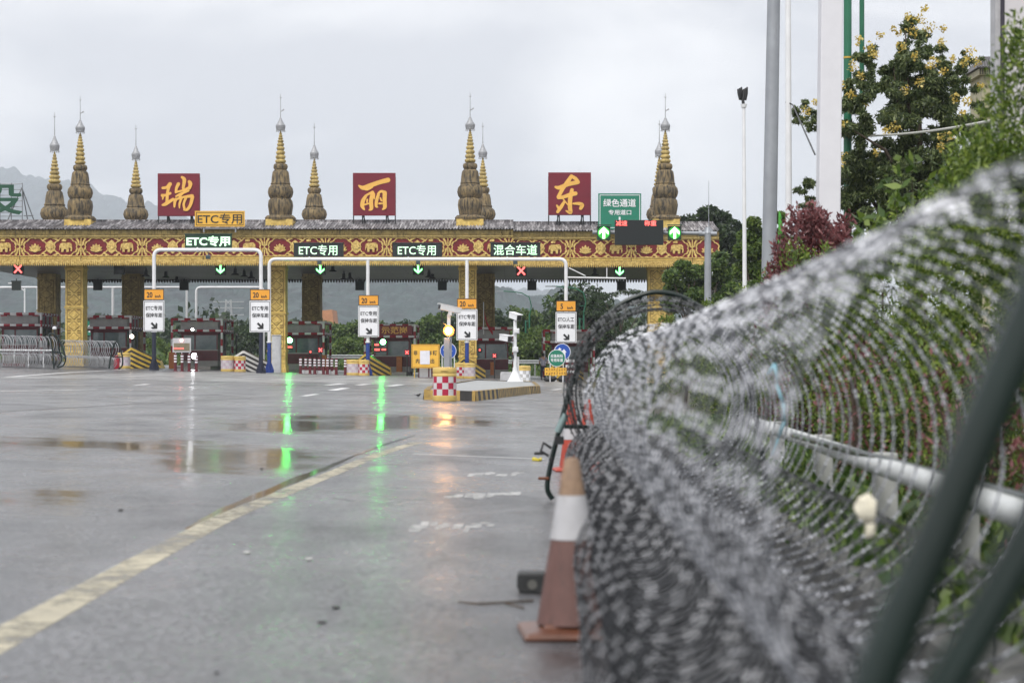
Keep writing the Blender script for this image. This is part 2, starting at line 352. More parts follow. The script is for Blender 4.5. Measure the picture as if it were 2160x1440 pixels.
# ---------------------------------------------------------------- ground and road
def grid_sheet(name, xs, ys, dz, m):
    mb = MB(); nx = len(xs)
    mb.v = [(x, y, gz(x, y) + dz) for y in ys for x in xs]
    for j in range(len(ys) - 1):
        for i in range(nx - 1):
            mb.f.append((j * nx + i, j * nx + i + 1, (j + 1) * nx + i + 1, (j + 1) * nx + i)); mb.m.append(0)
    return struct(name, mb, m)
def road_mat(name, c_dry, c_wet, r_dry, r_wet, spots, base_wet, fine=1.0):
    m = bpy.data.materials.new(name); m.use_nodes = True; t = m.node_tree; b = t.nodes['Principled BSDF']
    N = t.nodes.new; Lk = t.links.new
    tcn = N('ShaderNodeTexCoord')
    mp1 = N('ShaderNodeMapping'); mp1.inputs['Scale'].default_value = (0.30, 0.17, 1); Lk(tcn.outputs['Object'], mp1.inputs[0])
    n1 = N('ShaderNodeTexNoise'); n1.inputs['Scale'].default_value = 1.6; n1.inputs['Detail'].default_value = 9; n1.inputs['Roughness'].default_value = 0.62; n1.inputs['Distortion'].default_value = 0.5
    Lk(mp1.outputs[0], n1.inputs['Vector'])
    last = n1.outputs['Fac']
    for (sx, sy, rx, ry, amp) in spots:
        sub = N('ShaderNodeVectorMath'); sub.operation = 'SUBTRACT'; sub.inputs[1].default_value = (sx, sy, 0); Lk(tcn.outputs['Object'], sub.inputs[0])
        mul = N('ShaderNodeVectorMath'); mul.operation = 'MULTIPLY'; mul.inputs[1].default_value = (1 / rx, 1 / ry, 0); Lk(sub.outputs[0], mul.inputs[0])
        ln = N('ShaderNodeVectorMath'); ln.operation = 'LENGTH'; Lk(mul.outputs[0], ln.inputs[0])
        mr = N('ShaderNodeMapRange'); mr.interpolation_type = 'SMOOTHSTEP'; mr.inputs[1].default_value = 0.0; mr.inputs[2].default_value = 1.0; mr.inputs[3].default_value = amp; mr.inputs[4].default_value = 0
        Lk(ln.outputs['Value'], mr.inputs[0])
        ad = N('ShaderNodeMath'); ad.operation = 'ADD'; Lk(last, ad.inputs[0]); Lk(mr.outputs[0], ad.inputs[1]); last = ad.outputs[0]
    mpx = N('ShaderNodeMapping'); mpx.inputs['Scale'].default_value = (1.1, 1.5, 1); Lk(tcn.outputs['Object'], mpx.inputs[0])
    nx_ = N('ShaderNodeTexNoise'); nx_.inputs['Scale'].default_value = 1.3; nx_.inputs['Detail'].default_value = 8; nx_.inputs['Roughness'].default_value = 0.7; Lk(mpx.outputs[0], nx_.inputs['Vector'])
    mad = N('ShaderNodeMath'); mad.operation = 'MULTIPLY_ADD'; Lk(nx_.outputs['Fac'], mad.inputs[0]); mad.inputs[1].default_value = 0.62; Lk(last, mad.inputs[2])
    sb_ = N('ShaderNodeMath'); sb_.operation = 'SUBTRACT'; Lk(mad.outputs[0], sb_.inputs[0]); sb_.inputs[1].default_value = 0.31; last = sb_.outputs[0]
    wr = N('ShaderNodeMapRange'); wr.interpolation_type = 'SMOOTHSTEP'; wr.inputs[1].default_value = base_wet; wr.inputs[2].default_value = base_wet + 0.36; Lk(last, wr.inputs[0])
    wet = wr.outputs[0]
    # aggregate grain and broad tone
    n2 = N('ShaderNodeTexNoise'); n2.inputs['Scale'].default_value = 34; n2.inputs['Detail'].default_value = 7; n2.inputs['Roughness'].default_value = 0.75; Lk(tcn.outputs['Object'], n2.inputs['Vector'])
    mp3 = N('ShaderNodeMapping'); mp3.inputs['Scale'].default_value = (0.5, 0.22, 1); Lk(tcn.outputs['Object'], mp3.inputs[0])
    n3 = N('ShaderNodeTexNoise'); n3.inputs['Scale'].default_value = 1.7; n3.inputs['Detail'].default_value = 8; n3.inputs['Roughness'].default_value = 0.65; Lk(mp3.outputs[0], n3.inputs['Vector'])
    r2 = N('ShaderNodeMapRange'); r2.inputs[1].default_value = 0.36; r2.inputs[2].default_value = 0.64; r2.inputs[3].default_value = 0.2; r2.inputs[4].default_value = 1.75; Lk(n2.outputs['Fac'], r2.inputs[0])
    r3 = N('ShaderNodeMapRange'); r3.inputs[1].default_value = 0.3; r3.inputs[2].default_value = 0.7; r3.inputs[3].default_value = 0.45; r3.inputs[4].default_value = 1.4; Lk(n3.outputs['Fac'], r3.inputs[0])
    mp6 = N('ShaderNodeMapping'); mp6.inputs['Scale'].default_value = (0.10, 0.9, 1); Lk(tcn.outputs['Object'], mp6.inputs[0])
    n6 = N('ShaderNodeTexNoise'); n6.inputs['Scale'].default_value = 1.2; n6.inputs['Detail'].default_value = 8; n6.inputs['Roughness'].default_value = 0.7; Lk(mp6.outputs[0], n6.inputs['Vector'])
    r6 = N('ShaderNodeMapRange'); r6.inputs[1].default_value = 0.3; r6.inputs[2].default_value = 0.7; r6.inputs[3].default_value = 0.86; r6.inputs[4].default_value = 1.1; Lk(n6.outputs['Fac'], r6.inputs[0])
    mp8 = N('ShaderNodeMapping'); mp8.inputs['Scale'].default_value = (1.3, 0.035, 1); Lk(tcn.outputs['Object'], mp8.inputs[0])
    n8 = N('ShaderNodeTexNoise'); n8.inputs['Scale'].default_value = 1.0; n8.inputs['Detail'].default_value = 5; Lk(mp8.outputs[0], n8.inputs['Vector'])
    r8 = N('ShaderNodeMapRange'); r8.inputs[1].default_value = 0.35; r8.inputs[2].default_value = 0.65; r8.inputs[3].default_value = 0.78; r8.inputs[4].default_value = 1.12; Lk(n8.outputs['Fac'], r8.inputs[0])
    mu9 = N('ShaderNodeMath'); mu9.operation = 'MULTIPLY'; Lk(r6.outputs[0], mu9.inputs[0]); Lk(r8.outputs[0], mu9.inputs[1]); r6 = mu9
    mu0 = N('ShaderNodeMath'); mu0.operation = 'MULTIPLY'; Lk(r2.outputs[0], mu0.inputs[0]); Lk(r6.outputs[0], mu0.inputs[1])
    mu = N('ShaderNodeMath'); mu.operation = 'MULTIPLY'; Lk(mu0.outputs[0], mu.inputs[0]); Lk(r3.outputs[0], mu.inputs[1])
    mc = N('ShaderNodeMix'); mc.data_type = 'RGBA'; Lk(wet, mc.inputs[0]); mc.inputs[6].default_value = (*c_dry, 1); mc.inputs[7].default_value = (*c_wet, 1)
    vm = N('ShaderNodeVectorMath'); vm.operation = 'SCALE'; Lk(mc.outputs[2], vm.inputs[0]); Lk(mu.outputs[0], vm.inputs['Scale'])
    Lk(vm.outputs[0], b.inputs['Base Color'])
    mrg = N('ShaderNodeMapRange'); mrg.inputs[3].default_value = r_dry; mrg.inputs[4].default_value = r_wet; Lk(wet, mrg.inputs[0])
    # damp film varies a little everywhere
    ad2 = N('ShaderNodeMath'); ad2.operation = 'MULTIPLY_ADD'; Lk(n3.outputs['Fac'], ad2.inputs[0]); ad2.inputs[1].default_value = -0.55; Lk(mrg.outputs[0], ad2.inputs[2])
    ad3 = N('ShaderNodeMath'); ad3.operation = 'ADD'; ad3.inputs[1].default_value = 0.275; Lk(ad2.outputs[0], ad3.inputs[0]); ad3.use_clamp = True
    ad4 = N('ShaderNodeMath'); ad4.operation = 'MULTIPLY_ADD'; Lk(n2.outputs['Fac'], ad4.inputs[0]); ad4.inputs[1].default_value = -0.5; ad5 = N('ShaderNodeMath'); ad5.operation = 'ADD'; ad5.inputs[1].default_value = 0.25; Lk(ad3.outputs[0], ad5.inputs[0]); Lk(ad5.outputs[0], ad4.inputs[2]); ad4.use_clamp = True
    mrx = N('ShaderNodeMix'); Lk(wet, mrx.inputs[0]); Lk(ad4.outputs[0], mrx.inputs[2]); Lk(ad3.outputs[0], mrx.inputs[3])
    Lk(mrx.outputs[0], b.inputs['Roughness'])
    bp = N('ShaderNodeBump'); bp.inputs['Distance'].default_value = 0.011
    bs = N('ShaderNodeMapRange'); bs.inputs[3].default_value = 0.8 * fine; bs.inputs[4].default_value = 0.03; Lk(wet, bs.inputs[0]); Lk(bs.outputs[0], bp.inputs['Strength'])
    Lk(n2.outputs['Fac'], bp.inputs['Height'])
    # slow ripple so that reflections break into streaks
    mp4 = N('ShaderNodeMapping'); mp4.inputs['Scale'].default_value = (1.2, 3.2, 1); Lk(tcn.outputs['Object'], mp4.inputs[0])
    n4 = N('ShaderNodeTexNoise'); n4.inputs['Scale'].default_value = 1.6; n4.inputs['Detail'].default_value = 3; Lk(mp4.outputs[0], n4.inputs['Vector'])
    bp2 = N('ShaderNodeBump'); bp2.inputs['Strength'].default_value = 0.22; bp2.inputs['Distance'].default_value = 0.02; Lk(n4.outputs['Fac'], bp2.inputs['Height']); Lk(bp.outputs[0], bp2.inputs['Normal'])
    Lk(bp2.outputs[0], b.inputs['Normal'])
    b.inputs['IOR'].default_value = 1.45
    cw = N('ShaderNodeMapRange'); cw.inputs[1].default_value = 0.35; cw.inputs[2].default_value = 0.65; cw.inputs[3].default_value = 0.05; cw.inputs[4].default_value = 0.6; Lk(n1.outputs['Fac'], cw.inputs[0]); cg = N('ShaderNodeMapRange'); cg.inputs[1].default_value = 0.36; cg.inputs[2].default_value = 0.6; Lk(n2.outputs['Fac'], cg.inputs[0]); cm = N('ShaderNodeMath'); cm.operation = 'MULTIPLY'; Lk(cw.outputs[0], cm.inputs[0]); Lk(cg.outputs[0], cm.inputs[1]); Lk(cm.outputs[0], b.inputs['Coat Weight'])
    b.inputs['Coat Roughness'].default_value = 0.13; b.inputs['Coat IOR'].default_value = 1.33; Lk(bp2.outputs[0], b.inputs['Coat Normal'])
    return m
def sp(X, Y, rx, ry, a):
    p = Gp(X, Y); return (p.x, p.y, rx, ry, a)
spots = [sp(640, 900, 2.6, 7, .24), sp(780, 888, 3.6, 8, .24), sp(960, 885, 2.0, 8, .24), sp(440, 985, 1.3, 4.6, .23), sp(140, 1048, 1.1, 2.2, .26),
         sp(140, 940, 3.0, 5, .23), sp(560, 965, 1.4, 3.4, .20), sp(1130, 1400, 0.4, 0.9, .22), sp(300, 880, 4.5, 9, .10), sp(690, 1200, .8, 1.4, .10), sp(300, 960, 7, 10, .10), sp(900, 1000, 3, 6, .06)]
road_m = road_mat('wet_asphalt', (0.130, 0.133, 0.143), (0.052, 0.052, 0.055), 0.33, 0.09, spots, 0.51)
apron_m = road_mat('wet_concrete', (0.28, 0.28, 0.28), (0.16, 0.16, 0.16), 0.5, 0.2, [], 0.68, 0.6)
soil = mat('soil_grass', (0.06, 0.075, 0.03), 0.9, col2=(0.07, 0.05, 0.035), vscale=0.8, bump=0.5, bscale=6)
xs = [-7000, -3000, -1200, -500, -200, -100, -60, -42, -30, -20, -10, 0, 6, 10, 16, 30, 60, 120, 300, 900, 3000, 7000]
ys = [-20, 0, 20, 50, 90, 130, 165, 180, 200, 220, 240, 256, 400, 800, 1600, 4800, 10000]
grid_sheet('ground', xs, ys, -0.02, soil)
def road_edge(y): return 0.0214 * y + 1.3
mb = MB()
ry = [-6, 0, 6, 12, 20, 35, 50, 70, 90, 110, 130, 150, 165]
rows = []
for y in ry:
    xr = road_edge(y); rows.append([(x, y, gz(x, y)) for x in (-42, -30, -20, -10, -4, 0)] + [(xr, y, gz(xr, y))])
for r_ in rows: mb.v += r_
for j in range(len(ry) - 1):
    for i in range(6): mb.f.append((j * 7 + i, j * 7 + i + 1, (j + 1) * 7 + i + 1, (j + 1) * 7 + i)); mb.m.append(0)
struct('road', mb, road_m)
mb = MB(); pts = [Gp(-60, 797), Gp(250, 800), Gp(560, 806), Gp(900, 812), Gp(1150, 816), Vector((road_edge(75), 75, 0))]
for a, b_ in zip(pts[:-1], pts[1:]):
    yy = [a.y, 100, 130, 165]; y2 = [b_.y, 100, 130, 165]
    for k in range(3):
        q = [(a.x, yy[k]), (b_.x, y2[k]), (b_.x, y2[k + 1]), (a.x, yy[k + 1])]
        mb.add([(x, y, gz(x, y) + 0.004) for x, y in q], [(0, 1, 2, 3)])
struct('concrete_apron', mb, apron_m)
# painted markings: thin sheets just above the road
paint_w = paint('road_paint_white', (0.78, 0.78, 0.78), 0.0)
paint_y = paint('road_paint_yellow', (0.47, 0.42, 0.29), 0.44)
def strip(mb, pts, wd, dz=0.002):
    pts = [Vector(p) for p in pts]
    for i in range(len(pts) - 1):
        a, b_ = pts[i], pts[i + 1]; ws = wd if isinstance(wd, list) else [wd] * len(pts)
        def side(p, q, r_, w_):
            t = (Vector((r_.x, r_.y)) - Vector((q.x, q.y))).normalized(); n_ = Vector((-t.y, t.x))
            return [(p.x + n_.x * w_ / 2, p.y + n_.y * w_ / 2), (p.x - n_.x * w_ / 2, p.y - n_.y * w_ / 2)]
        A = side(a, pts[max(i - 1, 0)], pts[i + 1], ws[i]); Bq = side(b_, pts[i], pts[min(i + 2, len(pts) - 1)], ws[i + 1])
        mb.add([(x, y, gz(x, y) + dz) for x, y in (A[0], A[1], Bq[1], Bq[0])], [(3, 2, 1, 0)])
mb = MB()
ylp = [(-120, 1412), (0, 1348), (100, 1293), (200, 1238), (300, 1183), (400, 1130), (480, 1088), (560, 1056), (640, 1022), (700, 999), (760, 973), (820, 951), (885, 931)]
yw = [Gp(*p) for p in ylp]; ys = []
for i in range(len(yw) - 1):
    p0, p1, p2, p3 = yw[max(i - 1, 0)], yw[i], yw[i + 1], yw[min(i + 2, len(yw) - 1)]
    for k in range(6):
        t = k / 6; ys.append(0.5 * ((2 * p1) + (p2 - p0) * t + (2 * p0 - 5 * p1 + 4 * p2 - p3) * t * t + (3 * p1 - p0 - 3 * p2 + p3) * t ** 3))
for _ in range(12): ys = [ys[0]] + [(ys[i - 1] + ys[i] * 2 + ys[i + 1]) / 4 for i in range(1, len(ys) - 1)] + [ys[-1]]
strip(mb, ys, [0.185 - .05 * (i / len(ys)) for i in range(len(ys))])
struct('yellow_lane_line', mb, paint_y)
groove = mat('wet_groove', (0.03, 0.026, 0.022), 0.08, var=0.4, vscale=8)
mb = MB()
for a, b_, wmax in ((3, 4, .06), (5, 10, .13), (10, 12, .08)):
    pp = [Gp(p[0] - 8, p[1] - 14) for p in ylp[a:b_ + 1]]
    fine = []
    for i in range(len(pp) - 1):
        for k in range(4): fine.append(pp[i].lerp(pp[i + 1], k / 4))
    fine.append(pp[-1]); n_ = len(fine)
    strip(mb, fine, [0.01 + wmax * math.sin(math.pi * min(max(i / (n_ - 1), 0.02), 0.98)) ** 0.6 * (0.55 + 0.45 * rnd.random()) for i in range(n_)], 0.0012)
struct('wet_groove_in_road', mb, groove)
mb = MB()
wl = [((15, 795), (150, 785), .22), ((150, 785), (270, 779), .2), ((80, 797), (270, 789), .3), ((345, 801), (450, 794), .28), ((430, 803), (560, 792), .28), ((280, 813), (312, 810), .22),
      ((470, 801), (600, 792), .22), ((0, 825), (205, 821), .12), ((690, 812), (830, 799), .3), ((755, 812), (870, 800), .3), ((820, 814), (905, 804), .35), ((700, 823), (730, 818), .3), ((640, 835), (668, 831), .18),
      ((900, 800), (1000, 790), .2), ((1105, 808), (1150, 800), .4), ((1135, 815), (1185, 806), .3), ((1165, 822), (1200, 819), .25), ((1180, 816), (1215, 812), .3), ((870, 957), (1148, 968), .09), ((560, 792), (690, 795), .25), ((500, 795), (610, 786), .25)]
for a, b_, w_ in wl:
    A, Bq = Gp(*a), Gp(*b_); strip(mb, [A, A.lerp(Bq, .5), Bq], w_)
struct('white_lane_markings', mb, paint_w)
# worn white characters painted across the lane: broken strokes seen almost edge-on
mb = MB()
for (X0, X1, Y, h) in ((985, 1110, 1000, 11), (932, 1085, 1045, 14), (862, 1042, 1110, 20)):
    x = X0
    while x < X1 - 8:
        L = rnd.uniform(10, 26); yo = rnd.uniform(-h * .35, h * .35); hh = rnd.uniform(.25, .8) * h
        q = [Gp(x, Y + yo + hh / 2), Gp(x + L, Y + yo + hh / 2), Gp(x + L + 5, Y + yo - hh / 2), Gp(x + 5, Y + yo - hh / 2)]
        mb.add([(p.x, p.y, p.z + 0.0012 + 0.00008 * len(mb.f)) for p in q], [(0, 1, 2, 3)])
        x += L * rnd.uniform(.75, 1.35)
struct('worn_road_lettering', mb, paint('road_paint_worn', (0.50, 0.50, 0.49), 0.50, 14))
mb = MB()
def crack(pts, w_):
    pp = [Gp(*p) for p in pts]; fine = []
    for i in range(len(pp) - 1):
        for k in range(5):
            q = pp[i].lerp(pp[i + 1], k / 5); q.y += rnd.uniform(-.05, .05) * q.y / 10; q.x += rnd.uniform(-.01, .01); fine.append(q)
    fine.append(pp[-1]); strip(mb, fine, w_, 0.003)
for pts_, w_ in (([(0, 868), (180, 858), (400, 845), (560, 838)], .10), ([(0, 818), (300, 812), (600, 812), (860, 818)], .16), ([(870, 950), (1010, 953), (1150, 958)], .02), ([(1130, 833), (1250, 838)], .05),
                 ([(1000, 850), (1180, 845), (1260, 848)], .05), ([(560, 868), (800, 868), (1130, 876)], .025), ([(700, 1050), (760, 1058), (830, 1062)], .015)): crack(pts_, w_)
struct('road_joint', mb, mat('joint_dark', (0.035, 0.033, 0.032), 0.35))
# kerb and white rail on the right
mb = MB()
yy = [-4, 2, 6, 10, 15, 22, 32, 45, 62, 80, 100, 120]
for a, b_ in zip(yy[:-1], yy[1:]):
    v = []
    for y in (a, b_):
        x = road_edge(y); z = gz(x, y); v += [(x, y, z - .05), (x, y, z + .13), (x + .02, y, z + .15), (x + .22, y, z + .15), (x + .22, y, z - .05)]
    mb.add(v, [(0, 1, 6, 5)[::-1], (1, 2, 7, 6)[::-1], (2, 3, 8, 7)[::-1], (3, 4, 9, 8)[::-1]])
struct('kerb', mb, mat('kerb_dark', (0.10, 0.10, 0.095), 0.7, var=0.4, vscale=4))

# ---------------------------------------------------------------- hills
hill_m = mat('forest_hill', (0.032, 0.058, 0.052), 0.95, col2=(0.006, 0.012, 0.013), vscale=0.05, bump=1.0, bscale=0.05)
def ridge_interp(prof, X):
    for (x0, y0), (x1, y1) in zip(prof[:-1], prof[1:]):
        if x0 <= X <= x1:
            t = (X - x0) / (x1 - x0); t = t * t * (3 - 2 * t); return y0 + (y1 - y0) * t
    return prof[0][1] if X < prof[0][0] else prof[-1][1]
from mathutils import noise as mn
def hill(name, d, prof, depth, nx, ny, rough, seed):
    mb = MB(); X0, X1 = prof[0][0], prof[-1][0]
    for j in range(ny + 1):
        s = j / ny
        for i in range(nx + 1):
            X = X0 + (X1 - X0) * i / nx
            top = CAMH + (765 - ridge_interp(prof, X)) / F * d
            y = d - depth + depth * 1.6 * s; x = (X - 1080) / F * d
            env = math.sin(min(s / 0.625, 1) * math.pi / 2) ** 0.8 if s < 0.625 else math.cos((s - .625) / .375 * math.pi / 2)
            z = (top + 6) * env - 6
            q = Vector((x, y, seed))
            z += (mn.fractal(q / (d * .05), 1.0, 2.1, 4) * d * .009 + abs(mn.noise(q / (d * .006))) * rough + rnd.uniform(0, rough * .10)) * (env * .9 + .1)
            mb.v.append((x, y, z))
    for j in range(ny):
        for i in range(nx):
            a = j * (nx + 1) + i; mb.f.append((a, a + 1, a + nx + 2, a + nx + 1)); mb.m.append(0)
    return struct(name, mb, hill_m)
hill('hills', 2000, [(-500, 560), (0, 545), (250, 530), (420, 545), (640, 575), (800, 578), (960, 596), (1040, 622), (1120, 652), (1180, 634), (1260, 664), (1400, 690), (1700, 720), (2300, 740)], 620, 900, 120, 9.0, 3.3)
hill('hills', 6500, [(-500, 372), (0, 378), (60, 386), (120, 412), (200, 420), (250, 446), (310, 458), (380, 476), (520, 520), (800, 580), (1100, 640), (1300, 690)], 2200, 700, 90, 34.0, 8.1)

# ---------------------------------------------------------------- toll canopy
D = 125.0; PP = F / D
def cx(X): return (X - 1080) / PP
def cz(Y): return CAMH + (765 - Y) / PP
canopy = thing('toll_canopy', 'long golden toll plaza canopy with red frieze and temple spires', 'toll canopy', (cx(700), 138, gz(cx(700), 138)))
SEG = [(-110, 1083, 0.0), (1083, 1517, -0.10)]
roof_m = mat('roof_tile', (0.17, 0.155, 0.16), 0.7, col2=(0.05, 0.046, 0.05), stain=(0.50, 0.48, 0.49), stain_amt=0.46, stain_scale=(2.6, .22, .22), vscale=1.2, bump=0.5, bscale=12)
YF = D            # front plane of the fascia
for (Xa, Xb, dz) in SEG:
    xa, xb = cx(Xa), cx(Xb); yf = YF + (0.15 if dz else 0)
    # corrugated tile roof strip
    zr, ze = cz(467) + .24 + dz, cz(484) + dz
    n_ = int((xb - xa) / 0.03); mb = MB()
    rowsn = 9
    for j in range(rowsn):
        s = j / (rowsn - 1)
        for i in range(n_ + 1):
            x = xa + (xb - xa) * i / n_; u = (x / 0.19) % 1.0
            hump = 0.075 * math.sin(u * math.pi * 2) if u < .5 else 0.0
            step = 0.03 * ((s * 8) % 1.0)
            mb.v.append((x, yf - .35 + 3.9 * s, ze + (zr - ze) * s + hump - step))
    for j in range(rowsn - 1):
        for i in range(n_):
            a = j * (n_ + 1) + i; mb.f.append((a, a + 1, a + n_ + 2, a + n_ + 1)); mb.m.append(0)
    mb.box(((xa + xb) / 2, yf + 3.62, zr + .02), (xb - xa, .22, .2))
    mb.bbox((xa, yf + 3.7, ze - .4), (xb, 151, zr - .12))
    obj('roof', mb, [roof_m], canopy)
    # eave band with upright petals
    mb = MB(); zt, zb = cz(484) + dz, cz(500) + dz
    mb.bbox((xa, yf, zb), (xb, yf + .5, zt - .02))
    mb.bbox((xa, yf - .10, zb + .02), (xb, yf - .002, zb + .09)); mb.bbox((xa, yf - .05, zb + .17), (xb, yf - .003, zb + .21))
    x = xa
    while x < xb - .1:
        mb.prism([(x, zb + .22), (x + .15, zb + .22), (x + .16, zt - .16), (x + .075, zt - .04), (x - .01, zt - .16)], yf - .06, yf - .004)
        x += .18
    obj('eave_band', mb, [gold_dirty], canopy)
    # frieze
    mb = MB(); z1, z0 = cz(500) + dz, cz(541) + dz
    mb.bbox((xa, yf + .05, z0), (xb, yf + .5, z1), 0)
    mb.bbox((xa, yf - .05, z1 - .05), (xb, yf + .048, z1 - .004), 1); mb.bbox((xa, yf - .05, z0 + .004), (xb, yf + .048, z0 + .05), 1)
    zc = (z0 + z1) / 2; hh = (z1 - z0) / 2
    ri = [0]
    def rel(poly, dep=.07, mi=1):
        ri[0] += 1; mb.prism(poly, yf + .05 - dep - .0006 * (ri[0] % 9), yf + .049, mi)
    def ring(cx_, cz_, r, wdt, lob, amp, sx=1.0, sy=1.0, mi=1, dep=.05, n=48):
        for i in range(n):
            p = []
            for k, (aa, rr) in enumerate(((i, r), (i + 1, r), (i + 1, r - wdt), (i, r - wdt))):
                t = 2 * math.pi * aa / n; q = rr * (1 + amp * abs(math.sin(lob * t / 2 + math.pi / 2 * 0)))
                p.append((cx_ + sx * q * math.cos(t), cz_ + sy * q * math.sin(t)))
            mb.prism(p, yf + .05 - dep, yf + .049, mi)
    def lotus(x0):
        for a_, L_, w_ in ((-78, .40, .09), (78, .40, .09), (-52, .45, .10), (52, .45, .10), (-27, .47, .10), (27, .47, .10), (0, .50, .11)):
            t = R(a_); ux, uz = math.sin(t), math.cos(t); b0 = (x0, zc - .26)
            def q(s, o): return (b0[0] + (ux * L_ * 1.2 * s + uz * o) * .84, b0[1] + (uz * L_ * 1.15 * s - ux * o) * .84)
            rel([q(0, -.03), q(.55, -w_), q(.8, -w_ * .7), q(1, 0), q(.8, w_ * .7), q(.55, w_), q(0, .03)], .06 + .012 * (3 - abs(a_) / 27))
        rel([(x0 - .28, zc - .20), (x0 - .16, zc - .30), (x0, zc - .34), (x0 + .16, zc - .30), (x0 + .28, zc - .20), (x0, zc - .23)], .1)
    def elephant(x0):
        e = [(-.40, .10), (-.36, .22), (-.22, .28), (.02, .27), (.16, .30), (.30, .29), (.40, .20), (.42, .04), (.44, -.12), (.40, -.26), (.33, -.24), (.35, -.10), (.31, -.02), (.22, -.06), (.20, -.30), (.06, -.30),
             (.05, -.12), (-.12, -.12), (-.14, -.30), (-.28, -.30), (-.29, -.08), (-.36, -.02), (-.38, -.18), (-.42, -.18)]
        rel([(x0 + a * .95, zc - .03 + b * .98) for a, b in e], .09)
        rel([(x0 + .10, zc + .22), (x0 + .24, zc + .24), (x0 + .25, zc), (x0 + .16, zc - .06), (x0 + .08, zc + .06)], .12)
        rel([(x0 + a, zc + b) for a, b in ((-.25, .33), (.02, .33), (.04, .44), (-.1, .5), (-.24, .44))], .07)
    k = 0
    for n_ in range(-3, 26):
        Xl = 74 + 64.5 * n_
        if not (Xa + 12 < Xl < Xb - 12): continue
        x0 = cx(Xl)
        ring(x0, zc, .63, .07, 8, .13, 1.12, .86)
        (lotus if n_ % 2 == 0 else elephant)(x0)
        # spandrel ornament between medallions
        xm = cx(Xl + 32.25)
        if Xl + 36 < Xb:
            if n_ % 2 == 0:
                for sz in (-1, 1):
                    rel([(xm - .20, zc + sz * .06), (xm - .26, zc + sz * .22), (xm - .12, zc + sz * .34), (xm, zc + sz * .44), (xm + .12, zc + sz * .34), (xm + .26, zc + sz * .22), (xm + .20, zc + sz * .06)], .055)
                    for sx in (-1, 1):
                        rel([(xm + sx * .10, zc + sz * .50), (xm + sx * .34, zc + sz * .57), (xm + sx * .52, zc + sz * .42), (xm + sx * .42, zc + sz * .36), (xm + sx * .26, zc + sz * .46)], .05)
                rel([(xm - .26, zc), (xm, zc + .16), (xm + .26, zc), (xm, zc - .16)], .085)
            else:
                rel([(xm - .035, z0 + .05), (xm + .035, z0 + .05), (xm + .035, z1 - .05), (xm - .035, z1 - .05)], .075)
                rel([(xm - .02, z0 - .3), (xm + .02, z0 - .3), (xm + .02, z0 + .05), (xm - .02, z0 + .05)], .11, 2)
                for sx in (-1, 1):
                    for sz in (-1, 1):
                        rel([(xm + sx * .04, zc + sz * .04), (xm + sx * .16, zc + sz * .10), (xm + sx * .20, zc + sz * .30), (xm + sx * .34, zc + sz * .50), (xm + sx * .22, zc + sz * .56), (xm + sx * .10, zc + sz * .34)], .06)
                        rel([(xm + sx * .30, zc + sz * .12), (xm + sx * .38, zc + sz * .30), (xm + sx * .30, zc + sz * .36), (xm + sx * .24, zc + sz * .2)], .05)
    obj('frieze', mb, [red_frieze, gold_clean, gold_dark], canopy)
    # lower band and lotus fringe
    mb = MB(); zb = cz(550) + dz
    mb.bbox((xa, yf + .002, zb), (xb, yf + .5, z0)); mb.bbox((xa, yf - .06, zb + .12), (xb, yf, zb + .16))
    obj('lower_band', mb, [gold], canopy)
    mb = MB(); x = xa; zf = cz(561) + dz
    while x < xb - .05:
        mb.prism([(x + .002, zb + .10), (x, zb - .14), (x + .03, zf + .06), (x + .065, zf), (x + .10, zf + .06), (x + .128, zb - .14), (x + .126, zb + .10)], yf - .045, yf + .06)
        mb.prism([(x + .04, zb + .06), (x + .03, zb - .12), (x + .065, zf + .06), (x + .10, zb - .12), (x + .09, zb + .06)], yf - .07, yf - .046)
        x += .131
    obj('fringe', mb, [gold_clean], canopy)
zceil = cz(553)
m = bpy.data.materials.new('ceiling_panel'); m.use_nodes = True; t_ = m.node_tree; b_ = t_.nodes['Principled BSDF']
br = t_.nodes.new('ShaderNodeTexBrick'); br.inputs['Scale'].default_value = 1.0; br.inputs['Color1'].default_value = (.17, .17, .175, 1); br.inputs['Color2'].default_value = (.12, .12, .125, 1); br.inputs['Mortar'].default_value = (.02, .02, .02, 1)
br.inputs['Mortar Size'].default_value = 0.03; br.inputs['Brick Width'].default_value = 4.0; br.inputs['Row Height'].default_value = 1.6; br.offset = 0.3
tcx = t_.nodes.new('ShaderNodeTexCoord'); t_.links.new(tcx.outputs['Object'], br.inputs['Vector']); t_.links.new(br.outputs['Color'], b_.inputs['Base Color']); b_.inputs['Roughness'].default_value = 0.42; b_.inputs['Metallic'].default_value = .2
mb = MB(); mb.bbox((cx(-110), YF + .52, zceil), (cx(1512), 150.6, zceil + .4))
obj('ceiling', mb, [m], canopy)
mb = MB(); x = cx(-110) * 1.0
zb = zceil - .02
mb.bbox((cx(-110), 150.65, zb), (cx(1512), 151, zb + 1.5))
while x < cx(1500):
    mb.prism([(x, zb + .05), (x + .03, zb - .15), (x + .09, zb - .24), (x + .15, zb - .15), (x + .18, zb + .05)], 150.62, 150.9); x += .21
obj('rear_fringe', mb, [mat('rear_fringe_dark', (0.06, 0.05, 0.035), .8)], canopy)
